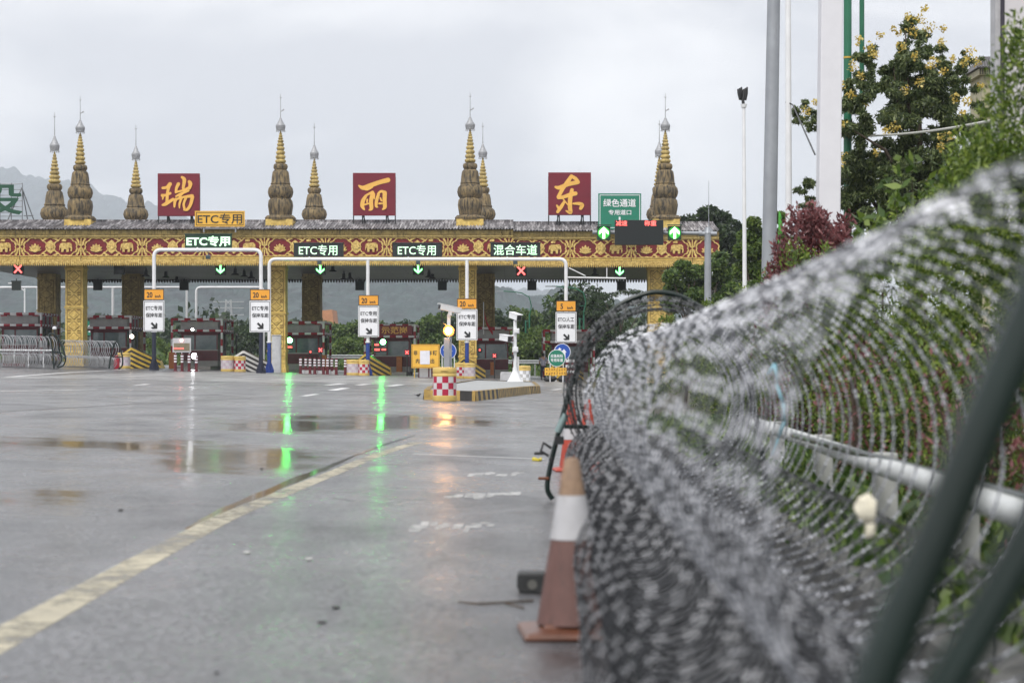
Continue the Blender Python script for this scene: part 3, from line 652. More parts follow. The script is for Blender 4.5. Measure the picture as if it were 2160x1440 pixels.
# columns
def column(xc, yc, w_, dp, front):
    z0 = gz(xc, yc) - .05; mb = MB()
    mb.bbox((xc - w_ / 2, yc - dp / 2, z0), (xc + w_ / 2, yc + dp / 2, zceil + .05), 0)
    mb.bbox((xc - w_ / 2 - .06, yc - dp / 2 - .06, z0), (xc + w_ / 2 + .06, yc + dp / 2 + .06, z0 + .5), 0)
    y = yc - dp / 2
    zz = z0 + 1.5
    for zs in (z0 + 1.35, z0 + 3.75, zceil - .35): mb.bbox((xc - w_ / 2 - .05, y - .05, zs), (xc + w_ / 2 + .05, yc + dp / 2 + .05, zs + .12), 0)
    for q in range(3): mb.bbox((xc - w_ / 2, y - .015, z0 + .6 + .25 * q), (xc + w_ / 2, y - .002, z0 + .62 + .25 * q), 1)
    for s0, s1 in ((z0 + 1.5, z0 + 3.7), (z0 + 3.9, zceil - .4)):
        mb.bbox((xc - w_ * .40, y - .012, s0 + .05), (xc - w_ * .375, y - .001, s1 - .05), 1); mb.bbox((xc + w_ * .375, y - .012, s0 + .05), (xc + w_ * .40, y - .001, s1 - .05), 1)
        n_ = max(2, round((s1 - s0) / .72)); st = (s1 - s0) / n_
        for i in range(n_):
            zc_ = s0 + st * (i + .5); hw = w_ * .33
            mb.prism([(xc - hw, zc_), (xc, zc_ - st * .46), (xc + hw, zc_), (xc, zc_ + st * .46)], y - .02, y - .001, 1)
            mb.prism([(xc - hw * .9, zc_), (xc, zc_ - st * .40), (xc + hw * .9, zc_), (xc, zc_ + st * .40)], y - .045, y - .021, 0)
            mb.prism([(xc + hw * .4 * math.cos(k_ * math.pi / 4), zc_ + hw * .4 * math.sin(k_ * math.pi / 4)) for k_ in range(8)], y - .07, y - .046, 0)
            for sx in (-1, 1):
                for sz in (-1, 1):
                    bx, bz = xc + sx * w_ * .33, zc_ + sz * st * .36
                    for a0 in (0, 2):
                        mb.prism([(bx + sx * .02 - sx * .05 * a0, bz - sz * .02), (bx - sx * .07 - sx * .05 * a0, bz + sz * .03), (bx - sx * .05 - sx * .05 * a0, bz + sz * .07), (bx + sx * .04 - sx * .05 * a0, bz + sz * .04)], y - .018 - .001 * a0, y - .001, 1)
    return obj('column', mb, [gold if front else gold_dirty, gold_dark], canopy)
for X in (162, 588.5, 991, 1390): column((X - 4.5 - 1080) / F * 127.0, 127.5, 1.12, 1.35, True)
for X in (100, 278, 657, 1024, 1400): column((X - 1080) / F * 141.5, 142, 1.3, 1.6, False)
# spires
def spire(X, d, Ybase, Ytop, kind, s=1.0):
    """lathed spire; photo rows give the real heights at distance d"""
    ppm = F / d; x = (X - 1080) / ppm; z = lambda Y: CAMH + (765 - Y) / ppm
    k = (Ybase - Ytop) / 285.0 if kind == 'front' else (Ybase - Ytop) / 205.0
    def Z(y): return z(Ybase - (480 - y) * k) if kind == 'front' else z(Ybase - (467 - y) * k)
    r_ = lambda px: px * k / ppm
    mb = MB(); c = (x, d + 1.0, 0)
    if kind == 'front':
        mb.bbox((x - r_(28), d + 1 - r_(28), Z(484)), (x + r_(28), d + 1 + r_(28), Z(460)), 1)
        mb.lathe([(r_(33), Z(461)), (r_(34), Z(456)), (r_(29), Z(451))], c, 8, 0, rot=R(22.5))
        mb.lathe([(r_(24), Z(451.5)), (r_(26), Z(440)), (r_(27.5), Z(430)), (r_(26), Z(420)), (r_(22), Z(415))], c, 8, 0, rot=R(22.5))
        prof = [(21, 416), (25, 410), (27, 402), (25.5, 394), (21, 388), (20, 386), (21, 384), (19.5, 382), (18.5, 370), (17, 360), (14, 356), (12, 355.5), (14.5, 352), (15.2, 348), (14, 344), (11, 342)]
        rings = [(337, 11.5), (328, 10.6), (319, 9.6), (310, 8.7), (302, 7.6), (295, 6.4), (289, 5.2), (284, 4.2), (279.5, 3.2)]; top = 276; cr = (272, 247, 10.2); tip = 196
    else:
        mb.lathe([(r_(28), Z(470)), (r_(27), Z(462)), (r_(21), Z(458))], c, 20, 0)
        prof = [(20, 459), (24, 454), (26, 447), (24, 439), (19, 434), (18, 433), (19.3, 431), (17.5, 428), (16, 415), (14, 407), (11, 405), (13.5, 401), (14, 397), (12, 393)]
        rings = [(388, 11), (380, 10), (372.5, 8.8), (365, 7.6), (358, 6.5), (352, 5.4), (346, 4.2), (341, 3.2)]; top = 337; cr = (332, 306, 9.0); tip = 262
    mb.lathe([(r_(a), Z(b)) for a, b in prof], c, 22, 0)
    p2 = []
    for i, (yy_, rr) in enumerate(rings):
        nx = rings[i + 1][0] if i + 1 < len(rings) else top
        h_ = (yy_ - nx) * .5
        p2 += [(rr * .72, yy_ + h_), (rr * .95, yy_ + h_ * .5), (rr, yy_), (rr * .95, yy_ - h_ * .5), (rr * .70, yy_ - h_ * .95)]
    p2 += [(1.6, top), (1.2, cr[0] + 1)]
    mb.lathe([(r_(a), Z(b)) for a, b in p2], c, 18, 2)
    o = obj('spire', mb, [stone_dirty, gold, gold_dirty], canopy, smooth=True)
    mc = MB(); a, b, q = cr
    pr = [(q * .86, a), (q * .9, a - 2), (q * .95, a - 5), (q, a - 6), (q, a - 10), (q * .93, a - 10.5)]
    for i in range(5):
        f0 = i / 5; yy_ = a - 10.5 - (a - 10.5 - b) * f0; rr = q * (.93 - .78 * f0 ** .8); pr += [(rr, yy_), (rr * .96, yy_ - (a - 10.5 - b) * .12), (rr * .80, yy_ - (a - 10.5 - b) * .19)]
    pr += [(1.0, b), (.6, tip + 20), (.45, tip)]
    mc.lathe([(r_(rr), Z(yy_)) for rr, yy_ in pr], c, 16)
    for an in range(14):   # hanging bells round the rim
        t = an / 14 * 2 * math.pi; px_, py_ = x + r_(q * .9) * math.cos(t), d + 1 + r_(q * .9) * math.sin(t)
        mc.cyl((px_, py_, Z(a + .3)), (px_, py_, Z(a + 3)), r_(.5), r_(.9), 5)
    zt = Z(tip + 9)
    for an in range(5):
        t = an / 5 * 2 * math.pi; mc.cyl((x, d + 1, zt), (x + r_(3.4) * math.cos(t), d + 1 + r_(3.4) * math.sin(t), zt + r_(1.8)), r_(.7), r_(.2), 5)
    if kind == 'front': mc.prism([(x, Z(tip + 36)), (x + r_(7), Z(tip + 31)), (x + r_(8), Z(tip + 34)), (x, Z(tip + 38))], d + .99, d + 1.01)
    obj('crown', mc, [silver], o, smooth=True)
for X, yt in ((162, 198), (588, 193), (991, 190), (1406, 192)): spire(X, D + 1.2, 482, yt, 'front')
for X, d_, yb, yt in ((108, 134, 472, 233), (281, 140, 471, 260), (660, 140, 471, 257), (1018, 140, 471, 255), (1393, 140, 472, 250)): spire(X, d_, yb, yt, 'back')
# hanging lamps below the ceiling
lm = mat('lamp_dark', (0.02, 0.02, 0.022), .5)
for X, Y, d_ in ((160, 578, 140), (308, 583, 132), (350, 586, 138), (373, 596, 146), (496, 580, 131), (515, 584, 134), (530, 587, 137), (702, 573, 130), (725, 590, 137), (738, 589, 140), (905, 585, 136), (912, 588, 142), (1255, 581, 131)):
    p = P(X, Y, d_); mb = MB(); mb.cyl((p.x, p.y, p.z + .1), (p.x, p.y, zceil), .05, n=6); mb.lathe([(.27, 0), (.25, .05), (.12, .13), (.10, .42), (.05, .46)], p, 12)
    obj('ceiling_lamp', mb, [lm], canopy, smooth=True)
mb = MB(); mb.bbox((cx(-110), 150.2, zceil - .30), (cx(-110) + .1, 150.4, zceil))
# ---------------------------------------------------------------- signs on the canopy roof
def roof_sign(X0, X1, Y0, Y1, strokes, label):
    d = D + 2.2; ppm = F / d; xx = lambda X: (X - 1080) / ppm; zz = lambda Y: CAMH + (765 - Y) / ppm
    base = Vector((xx((X0 + X1) / 2), d, zz(468)))
    t = thing('roof_sign', label, 'sign', base, 'red character signs on the canopy roof')
    mb = MB(); mb.bbox((xx(X0), d - .1, zz(Y1)), (xx(X1), d + .1, zz(Y0)))
    obj('panel', mb, [sign_red], t, bevel=.02)
    mb = MB()
    for f in (0.01, .22, .26, .78, .82, .99):
        x = xx(X0 + (X1 - X0) * f); mb.cyl((x, d + .13, zz(Y0 + 8)), (x, d + .13, zz(476)), .04, n=6)
        if .1 < f < .9: mb.cyl((x, d + .15, zz(Y1 - 10)), (x + (.22 if f in (.22, .78) else -.22), d + .6, zz(476)), .03, n=6)
    obj('support_frame', mb, [black_pt], t)
    mb = MB()
    for i, (pts, ws) in enumerate(strokes):
        q = [(xx(X0 + (X1 - X0) * a), zz(Y0 + (Y1 - Y0) * b)) for a, b in pts]
        s_ = (X1 - X0) / ppm
        stroke(mb, q, [w_ * s_ for w_ in ws], d - .13 - .004 * i, d - .101)
    obj('character', mb, [sign_gold], t)
def zs(o, size, *strs): # strokes given in zoomed photo pixels
    return [([((x - o[0]) / size, (y - o[1]) / size) for x, y in pts], [w_ / size / 2 for w_ in ws]) for pts, ws in strs]
S1 = zs((1332, 745), 357, ([(1376, 868), (1410, 862), (1438, 836)], [22, 24, 34]), ([(1432, 850), (1418, 900), (1412, 985)], [26, 24, 26]), ([(1372, 930), (1400, 928), (1440, 912)], [26, 22, 22]),
        ([(1374, 1010), (1400, 1002), (1465, 962)], [16, 30, 24]), ([(1380, 935), (1376, 962)], [20, 10]),
        ([(1540, 778), (1560, 800), (1550, 870)], [20, 32, 22]), ([(1510, 835), (1494, 868), (1488, 905)], [30, 24, 18]), ([(1488, 902), (1540, 890), (1608, 862)], [18, 16, 22]), ([(1602, 815), (1612, 835), (1604, 872)], [26, 34, 22]),
        ([(1490, 938), (1530, 918), (1596, 890)], [14, 22, 18]), ([(1574, 890), (1530, 930), (1510, 960)], [20, 16, 14]),
        ([(1490, 962), (1480, 985), (1476, 1025)], [26, 24, 16]), ([(1486, 965), (1550, 945), (1626, 935)], [18, 18, 30]), ([(1630, 945), (1612, 1010), (1585, 1048), (1555, 1052)], [30, 26, 24, 8]),
        ([(1536, 955), (1520, 1000), (1520, 1035)], [22, 18, 10]), ([(1575, 950), (1556, 1000), (1562, 1040)], [22, 20, 20]))
S2 = zs((818, 741), 360, ([(870, 850), (905, 868), (960, 850), (1040, 822), (1115, 802)], [14, 36, 38, 36, 40]), ([(905, 872), (940, 880), (985, 862)], [20, 22, 10]),
        ([(930, 935), (905, 975), (898, 1020), (915, 1050)], [22, 34, 34, 14]), ([(925, 935), (955, 918), (985, 905)], [18, 18, 26]), ([(985, 915), (972, 980), (975, 1040), (955, 1055)], [34, 34, 32, 10]), ([(940, 968), (938, 990)], [16, 12]), ([(915, 1010), (950, 1000)], [14, 14]),
        ([(1035, 925), (1020, 970), (1015, 1020), (1028, 1030)], [24, 28, 24, 10]), ([(1030, 920), (1055, 898), (1085, 905)], [18, 20, 26]), ([(1088, 910), (1086, 975), (1088, 1030), (1068, 1050)], [36, 34, 32, 10]), ([(1050, 955), (1060, 975)], [14, 16]), ([(1040, 1000), (1065, 1000)], [16, 14]), ([(1000, 920), (1000, 960)], [14, 10]))
S3 = zs((306, 737), 359, ([(366, 860), (400, 866), (470, 838), (555, 820)], [18, 34, 34, 34]), ([(500, 768), (470, 815), (430, 870), (390, 945)], [28, 36, 32, 30]), ([(500, 770), (535, 790), (560, 820)], [26, 30, 24]),
        ([(392, 950), (430, 945), (490, 925), (535, 915)], [28, 28, 34, 34]), ([(505, 885), (490, 960), (488, 1030), (492, 1075), (455, 1060)], [30, 36, 36, 30, 10]), ([(440, 985), (415, 1025), (385, 1068)], [22, 30, 26]), ([(378, 1015), (400, 1050)], [14, 26]),
        ([(515, 1000), (560, 1000), (590, 1012), (578, 1040)], [14, 26, 34, 28]), ([(430, 960), (470, 1010)], [10, 10]))
roof_sign(333, 421.5, 366, 456, S1, 'red square roof sign with the gold character 瑞, left of the yellow ETC sign')
roof_sign(744.5, 834.5, 365, 455, S2, 'red square roof sign with the gold character 丽, middle of the canopy')
roof_sign(1156.5, 1246.5, 364, 454, S3, 'red square roof sign with the gold character 东, beside the green lane sign')
# green character on a rack, cut by the photo's edge
d = 150.0; ppm = F / d
t = thing('roof_letter', 'big green 投 character on an open metal rack behind the canopy roof', 'sign', P(10, 470, d))
text('投', P(-2, 420, d - .2), 100 / ppm, 66 / ppm, mat('letter_green', (0.006, 0.075, 0.035), .5), t, 'character', bold=.02)
mb = MB()
for Y in (388, 400, 412, 424, 436, 448, 456): mb.cyl(P(-90, Y, d), P(48, Y, d), .025, n=5)
for X in (-60, -30, 0, 24, 47): mb.cyl(P(X, 386, d), P(X, 476, d), .035, n=5)
for X in (20, 60, 75): mb.cyl(P(46, 396, d), P(X if X != 20 else 12, 474, d + (0 if X == 20 else 1)), .045, n=5)
mb.cyl(P(50, 455, d), P(70, 455, d + .5), .04, n=5)
obj('rack', mb, [mat('rack_grey', (0.22, 0.23, 0.24), .5, .4)], t)

# generic flat sign board
def board(mb, X0, X1, Y0, Y1, d, th=.05, mi=0):
    a, b = P(X0, Y1, d), P(X1, Y0, d); mb.bbox((a.x, d, a.z), (b.x, d + th, b.z), mi)
def rim(mb, X0, X1, Y0, Y1, d, wpx, mi=1, fw=.012):
    """border line standing just proud of the board"""
    a, b = P(X0, Y1, d), P(X1, Y0, d); w_ = wpx / (F / d)
    mb.bbox((a.x, d - fw, a.z), (b.x, d - .002, a.z + w_), mi); mb.bbox((a.x, d - fw, b.z - w_), (b.x, d - .002, b.z), mi)
    mb.bbox((a.x, d - fw, a.z + w_), (a.x + w_, d - .002, b.z - w_), mi); mb.bbox((b.x - w_, d - fw, a.z + w_), (b.x, d - .002, b.z - w_), mi)
d = D - .6
t = thing('roof_edge_sign', 'yellow ETC专用 sign with black border standing on the eave above the lane', 'sign', P(463, 480, d))
mb = MB(); board(mb, 411, 516, 445, 478, d, .08); rim(mb, 413.5, 513.5, 447.5, 475.5, d, 1.3)
obj('panel', mb, [yellow_pl, black_pt], t)
text('ETC专用', P(463.5, 461.5, d - .02), 94 / (F / d), 22 / (F / d), black_pt, t, bold=.01)
mb = MB(); mb.cyl(P(430, 475, d + .12), P(430, 490, d + .12), .05, n=6); mb.cyl(P(497, 475, d + .12), P(497, 490, d + .12), .05, n=6); mb.cyl(P(430, 482, d + .12), P(497, 482, d + .12), .05, n=6); obj('bracket', mb, [grey_steel], t)
d = D - 1.0
t = thing('lane_direction_sign', 'green sign 绿色通道 专用道口 with white border behind the black message board', 'sign', P(1307, 482, d))
mb = MB(); board(mb, 1262, 1352.5, 408, 484, d, .1); rim(mb, 1265, 1350, 411, 481, d, 1.2)
obj('panel', mb, [green_sgn, white_sign], t)
text('绿色通道', P(1307, 428, d - .02), 69 / (F / d), 17 / (F / d), white_sign, t, bold=.015)
text('专用道口', P(1307.5, 448, d - .02), 48 / (F / d), 11 / (F / d), white_sign, t, bold=.015)
mb = MB(); c = P(1307, 466, d); mb.prism([(c.x + a, c.z + b) for a, b in arrow_poly('down', .5, .5)], d - .016, d - .003); obj('arrow', mb, [white_sign], t)
mb = MB()
for X in (1280, 1334): mb.cyl(P(X, 415, d + .16), P(X, 498, d + .16), .05, n=6)
mb.cyl(P(1280, 470, d + .16), P(1334, 470, d + .16), .05, n=6)
obj('bracket', mb, [grey_steel], t)

# ---------------------------------------------------------------- white pipe portals over the lanes
def bend_path(pts, r=.35, n=6):
    out_ = [Vector(pts[0])]
    for i in range(1, len(pts) - 1):
        a, b, c = Vector(pts[i - 1]), Vector(pts[i]), Vector(pts[i + 1]); u, v = (a - b).normalized(), (c - b).normalized()
        for k in range(n + 1):
            s = k / n; p0 = b + u * r; p1 = b + v * r; out_.append((1 - s) ** 2 * p0 + 2 * s * (1 - s) * b + s * s * p1)
    return out_ + [Vector(pts[-1])]
def portal(label, Xs, Yb, d, r, lower, Ysplit):
    t = thing('sign_portal', label, 'portal', B(Xs[0], d), 'white pipe portals across the toll lanes'); zb = P(0, Yb, d).z
    xs_ = [(X - 1080) / F * d for X in Xs]; z0 = [gz(x, d) for x in xs_]; zsp = P(0, Ysplit, d).z
    mb = MB(); mb.tube(bend_path([(xs_[0], d, zsp), (xs_[0], d, zb), (xs_[-1], d, zb), (xs_[-1], d, zsp)], .42), r, 12)
    for x in xs_[1:-1]: mb.cyl((x, d, zsp), (x, d, zb - r * .6), r, n=12)
    for x in xs_:
        mb.cyl((x, d, zsp - .02), (x, d, zsp + .06), r * 1.5, n=12)
    for a_, b_ in zip(xs_[:-1], xs_[1:]):
        mb.cyl((a_ * .6 + b_ * .4, d, zb), (a_ * .6 + b_ * .4 + .08, d, zb), r * 1.35, n=12)
    obj('pipe', mb, [white_pt], t, smooth=True)
    for x, z, m_ in zip(xs_, z0, lower):
        mb = MB(); mb.cyl((x, d, z), (x, d, zsp - .021), r * 1.15, n=12); mb.cyl((x, d, z), (x, d, z + .12), r * 2.6, n=10)
        for q in range(4): mb.prism([(x + (.05 if q % 2 else -.05), z + .12), (x + (.3 if q % 2 else -.3), z + .12), (x + (.13 if q % 2 else -.13), z + .6)], d - .02 + .01 * q, d + .02 + .01 * q)
        obj('post', mb, [m_], t, smooth=True)
    return t
portal('white pipe portal over two lanes carrying the topmost ETC board', [325, 550.5], 527, 116, .11, [navy_pole, navy_pole], 700)
portal('long white pipe portal of four legs over three lanes', [568, 776, 985, 1194], 546.5, 122, .11, [blue_pole, blue_pole, blue_pole, navy_pole], 722)
tp = thing('rear_pipe_portal', 'thin white pipe portal on three legs beyond the canopy, farther to the left', 'portal', B(238, 156), 'white pipe portals across the toll lanes')
mb = MB(); d = 156; zb = P(0, 606, d).z
mb.tube(bend_path([(B(394, d).x, d, gz(B(394, d).x, d)), (B(394, d).x, d, zb), (B(-90, d).x, d, zb), (B(-90, d).x, d, 1.2)], .4), .09, 10)
for X in (80, 238): mb.cyl(B(X, d), (B(X, d).x, d, zb), .1, n=10)
obj('pipe', mb, [white_pt], tp, smooth=True)
tp = thing('rear_pipe_portal', 'thin white pipe portal beyond the canopy above the booth with the white lamp', 'portal', B(414, 158), 'white pipe portals across the toll lanes')
mb = MB(); d = 158; zb = P(0, 606, d).z
mb.tube(bend_path([(B(414, d).x, d, gz(B(414, d).x, d)), (B(414, d).x, d, zb), (B(556, d).x, d, zb), (B(556, d).x, d, gz(B(556, d).x, d))], .4), .1, 10)
obj('pipe', mb, [white_pt], tp, smooth=True)

# LED boards standing on the portals
def led_board(X0, X1, Y0, Y1, d, s, fr, bold, tw, label, m_=None):
    t = thing('message_board', label, 'message board', P((X0 + X1) / 2, Y1, d), 'dark LED boards on the portals')
    mb = MB(); board(mb, X0, X1, Y0, Y1, d, .25); mb.bbox((P(X0, 0, d).x - .03, d - .05, P(0, Y0, d).z), (P(X1, 0, d).x + .03, d + .2, P(0, Y0, d).z + .05), 0)
    for f in (.2, .8):
        X = X0 + (X1 - X0) * f; p = P(X, Y1, d); mb.box((p.x, d + .14, p.z - .1), (.08, .08, .22), 1)
    obj('housing', mb, [m_ or dark_scr, black_pt], t, bevel=.01)
    text(s, P(X0 + (X1 - X0) * fr, (Y0 + Y1) / 2, d - .012), tw / (F / d), (Y1 - Y0) * .78 / (F / d), led_green, t, bold=bold)
led_board(390, 488.5, 494.5, 523, 116.1, 'ETC专用', .5, .03, 92, 'lit ETC专用 board in bold green letters on the nearer portal', dark_grn)
led_board(619.5, 724.5, 513.5, 541.5, 122.1, 'ETC专用', .49, .004, 81, 'lit ETC专用 board in thin green letters beside the central blue-footed pole', dark_scr)
led_board(828, 932.5, 513.5, 541.5, 122.1, 'ETC专用', .49, .004, 80, 'lit ETC专用 board in thin green letters below the 丽 roof sign and spire', dark_scr)
led_board(1034.5, 1140, 513, 541, 122.1, '混合车道', .5, .004, 92, 'lit 混合车道 board in thin green letters over the mixed lane', dark_scr)
# speed and lane plates on each portal leg
def lane_sign(X, Y0, Ym, Y1, d, num, line1, label):
    t = thing('lane_sign', label, 'lane sign', P(X, Y1, d), 'speed and lane plates on the portal legs'); ppm = F / d; d -= .18
    mb = MB(); board(mb, X - 21, X + 21, Y0, Ym - 1.5, d, .03); rim(mb, X - 21, X + 21, Y0, Ym - 1.5, d, 1.2); obj('speed_plate', mb, [orange_pl, black_pt], t)
    sp_ = bpy.data.objects[t.name]
    pl = kids(t)[0]
    text(num, P(X - 9 if len(num) > 1 else X - 9, (Y0 + Ym) / 2, d - .014), (12 if len(num) > 1 else 5.5) / ppm, 11.5 / ppm, black_pt, pl, bold=.02)
    text('km/h', P(X + 8.5, (Y0 + Ym) / 2 + 3, d - .014), 12 / ppm, 6 / ppm, black_pt, pl, bold=.02)
    mb = MB(); board(mb, X - 22, X + 22, Ym, Y1, d, .03); rim(mb, X - 20.5, X + 20.5, Ym + 1.5, Y1 - 1.5, d, .9)
    pl = obj('lane_plate', mb, [white_sign, black_pt], t)
    text(line1, P(X, Ym + 15.5, d - .014), 34 / ppm, 10 / ppm, black_pt, pl, bold=.015)
    text('保持车距', P(X + .5, Ym + 30.5, d - .014), 35 / ppm, 9.5 / ppm, black_pt, pl, bold=.015)
    c = P(X + 1, Ym + 53, d); mb = MB(); mb.prism([(c.x + a, c.z + b) for a, b in arrow_poly('se', .40, .40)], d - .014, d - .003); obj('arrow', mb, [black_pt], pl)
    for Y in (Y0 + 8, Ym + 18, Y1 - 14): mb = MB(); p = P(X, Y, d); mb.box((p.x, d + .07, p.z), (.34, .06, .07)); obj('clamp', mb, [grey_steel], t)
lane_sign(324.5, 609.5, 634, 699, 116, '20', 'ETC专用', '20 km/h plate over white lane plate on a dark foot by the wire barricade')
lane_sign(548.5, 610, 634.5, 700.5, 116, '20', 'ETC专用', '20 km/h plate over white lane plate beside a gold column, above white-black block')
lane_sign(777.5, 622.5, 645.5, 710, 122, '20', 'ETC专用', '20 km/h plate over white lane plate beside the booth lettered 示范岗')
lane_sign(985, 629.5, 652.5, 717.5, 122, '20', 'ETC专用', '20 km/h plate over white lane plate by the amber lamp and red flag')
lane_sign(1194, 634, 658, 722.5, 122, '5', 'ETC/人工', '5 km/h plate over white lane plate above two round signs')

# lane signals hanging below the ceiling
sig_box = mat('signal_housing', (0.012, 0.02, 0.016), .4)
grey_led = mat('signal_unlit', (0.03, 0.03, 0.032), .5)
def lane_signal(X, Y, kind, label, d=127.2):
    t = thing('lane_signal', label, 'lane signal', P(X, Y + 11, d), 'lane signals under the canopy ceiling'); c = P(X, Y, d)
    mb = MB(); mb.bbox((c.x - .34, d, c.z - .36), (c.x + .34, d + .25, c.z + .36)); mb.cyl((c.x, d + .12, c.z + .3), (c.x, d + .12, zceil), .04, n=6); mb.bbox((c.x - .36, d - .16, c.z + .34), (c.x + .36, d, c.z + .37))
    obj('housing', mb, [sig_box], t, bevel=.01); mb = MB()
    if kind == 'down':
        mb.prism([(c.x + a, c.z + b) for a, b in ((-.06, .28), (.06, .28), (.06, -.10), (.26, .08), (.26, -.06), (0, -.28), (-.26, -.06), (-.26, .08), (-.06, -.10))], d - .02, d - .003)
    else:
        for i, s in enumerate((1, -1)): mb.prism([(c.x - s * .27, c.z - .22), (c.x - s * .20, c.z - .29), (c.x + s * .27, c.z + .22), (c.x + s * .20, c.z + .29)], d - .02 - .004 * i, d - .003)
    obj('symbol', mb, [arrow_green if kind == 'down' else arrow_red if kind == 'x' else grey_led], t)
lane_signal(38, 567, 'x', 'red cross lane signal under the canopy nearest the green roof character')
lane_signal(251, 567, 'off', 'unlit lane signal between two columns, its cross dark')
lane_signal(465, 568, 'down', 'green down arrow signal under the nearer portal')
lane_signal(675.5, 568, 'down', 'green down arrow signal right of the second gold column')
lane_signal(882, 568, 'down', 'green down arrow signal below the 丽 lane board')
lane_signal(1099.5, 571, 'x', 'red cross lane signal below the 混合车道 board')
lane_signal(1307, 572, 'down', 'green down arrow signal by the white wall-bracket pipe, next to the trees')
for X, lab in ((34, 'black signal box hanging at the rear fringe by the red cross'), (206, 'black signal box hanging at the rear fringe between gold column and dark column'), (388, 'black signal box hanging at the rear fringe left of the topmost portal arrow'),
               (759, 'black signal box hanging at the rear fringe left of the 20 km/h pole'), (933, 'black signal box hanging at the rear fringe above the surveillance camera'), (1122, 'black signal box hanging at the rear fringe above the green street lamps'), (1311, 'black signal box hanging at the rear fringe above the flat-topped tree')):
    d = 149.5; c = P(X, 602, d); mb = MB(); mb.bbox((c.x - .34, d, c.z - .36), (c.x + .34, d + .2, c.z + .32)); mb.bbox((c.x - .37, d - .03, c.z + .27), (c.x + .37, d + .23, c.z + .36)); mb.cyl((c.x, d + .1, c.z + .2), (c.x, d + .1, zceil), .04, n=6)
    tag(obj('signal_box', mb, [sig_box], origin=c), lab, 'signal box', 'signal backs at the rear of the canopy')
# floodlights under the portal beams
for X, Y, d, lab in ((439, 542, 116, 'small grey floodlight under the nearer portal beam'), (674, 553, 122, 'small floodlight under the beam above the green arrow, left lane'), (882, 553, 122, 'small floodlight under the beam below the 丽 lane board'), (1087, 553, 122, 'small floodlight under the beam beside the red cross')):
    c = P(X, Y, d); mb = MB(); mb.box(c, (.26, .18, .2), M=Matrix.Rotation(R(25), 3, 'X')); mb.box(c + Vector((0, .1, .16)), (.05, .05, .24)); mb.box(c + Vector((0, -.1, -.02)), (.22, .02, .16), 1, M=Matrix.Rotation(R(25), 3, 'X'))
    tag(obj('floodlight', mb, [mat('flood_grey', (.1, .11, .13), .4), glass], origin=c), lab, 'floodlight', 'floodlights below the portal beams')
# thin bracket pipe right of the portal
mb = MB(); d = 123.5
mb.cyl(P(1196, 585, d), P(1320, 587, d), .05, n=8); mb.cyl(P(1200, 565, d), P(1235, 582, d), .035, n=6); mb.cyl(P(1280, 565, d), P(1280, 586, d), .03, n=6)
tag(obj('bracket_pipe', mb, [white_pt], origin=P(1196, 585, d)), 'thin white pipe with a brace reaching from the portal toward the trees', 'pipe')
# ---------------------------------------------------------------- toll booths
def rw_bar(mb, p0, p1, r=.05, L=.34, ph=0):
    p0, p1 = Vector(p0), Vector(p1); n_ = max(1, round((p1 - p0).length / L))
    for i in range(n_): mb.cyl(p0.lerp(p1, i / n_), p0.lerp(p1, (i + 1) / n_), r, n=8, mi=(i + ph) % 2, caps=i in (0, n_ - 1))
booth_wall = mat('booth_grey', (0.30, 0.30, 0.29), .6, var=.2)
island_c = mat('island_concrete', (0.22, 0.21, 0.20), .75, var=.3, bump=.3)
def make_booth(loc, label):
    t = thing('toll_booth', label, 'toll booth', loc, 'toll booths on the islands'); X, Y, Z = loc
    def bb(mb, a, b, mi=0): mb.bbox((X + a[0], Y + a[1], Z + a[2]), (X + b[0], Y + b[1], Z + b[2]), mi)
    mb = MB(); bb(mb, (-1.2, -2, .2), (1.2, 2, .55), 1); bb(mb, (-1.2, -2, .55), (1.2, 2, 1.25), 0)
    for k in range(4): bb(mb, (-1.22, -2.02, .62 + .15 * k), (1.22, -1.99, .65 + .15 * k), 2)
    for x in (-1.2, -.35, 1.12): bb(mb, (x, -2, 1.25), (x + (.14 if x < -1 else .08), -1.88, 2.35), 0)
    for y in (-.6, .7, 1.92): bb(mb, (1.1, y, 1.25), (1.2, y + .1, 2.35), 1); bb(mb, (-1.2, y, 1.25), (-1.1, y + .1, 2.35), 1)
    bb(mb, (-1.22, -2.02, 1.22), (1.22, -1.9, 1.3), 1); bb(mb, (-1.22, -2.02, 2.25), (1.22, -1.9, 2.36), 0)
    obj('wall', mb, [maroon, booth_wall, black_pt], t)
    mb = MB(); bb(mb, (-1.12, -1.94, 1.25), (1.12, 1.94, 2.35)); obj('window', mb, [glass], t)
    mb = MB(); bb(mb, (-1.4, -2.3, 2.36), (1.4, 2.3, 2.62), 0); bb(mb, (-1.25, -2.15, 2.62), (1.25, 2.15, 3.2), 1)
    obj('roof', mb, [maroon, grey_pan], t, bevel=.03)
    mb = MB(); C = [(-1.75, -2.5), (1.55, -2.5), (1.55, 2.5), (-1.75, 2.5)]
    for i, (a, b) in enumerate(C): rw_bar(mb, (X + a, Y + b, Z + .2), (X + a, Y + b, Z + 3.32), .08, .45, i)
    for i in range(4):
        a, b = C[i], C[(i + 1) % 4]
        for z in (2.55, 3.3): rw_bar(mb, (X + a[0], Y + a[1], Z + z), (X + b[0], Y + b[1], Z + z), .08, .42, i)
    for x in (-1.15, -.1, .95):
        bb(mb, (x, -2.44, 3.14), (x + .42, -2.40, 3.24), 0)
    for y in (-1.4, -.2, 1.0): bb(mb, (1.26, y, 2.66), (1.30, y + .3, 3.16), 0)
    obj('guard_cage', mb, [red_pt, white_pt], t)
    mb = MB(); bb(mb, (-1.1, -4.5, -.1), (1.1, 4.5, .2)); 
    obj('plinth', mb, [island_c], t)
    return t
BD = 134.5
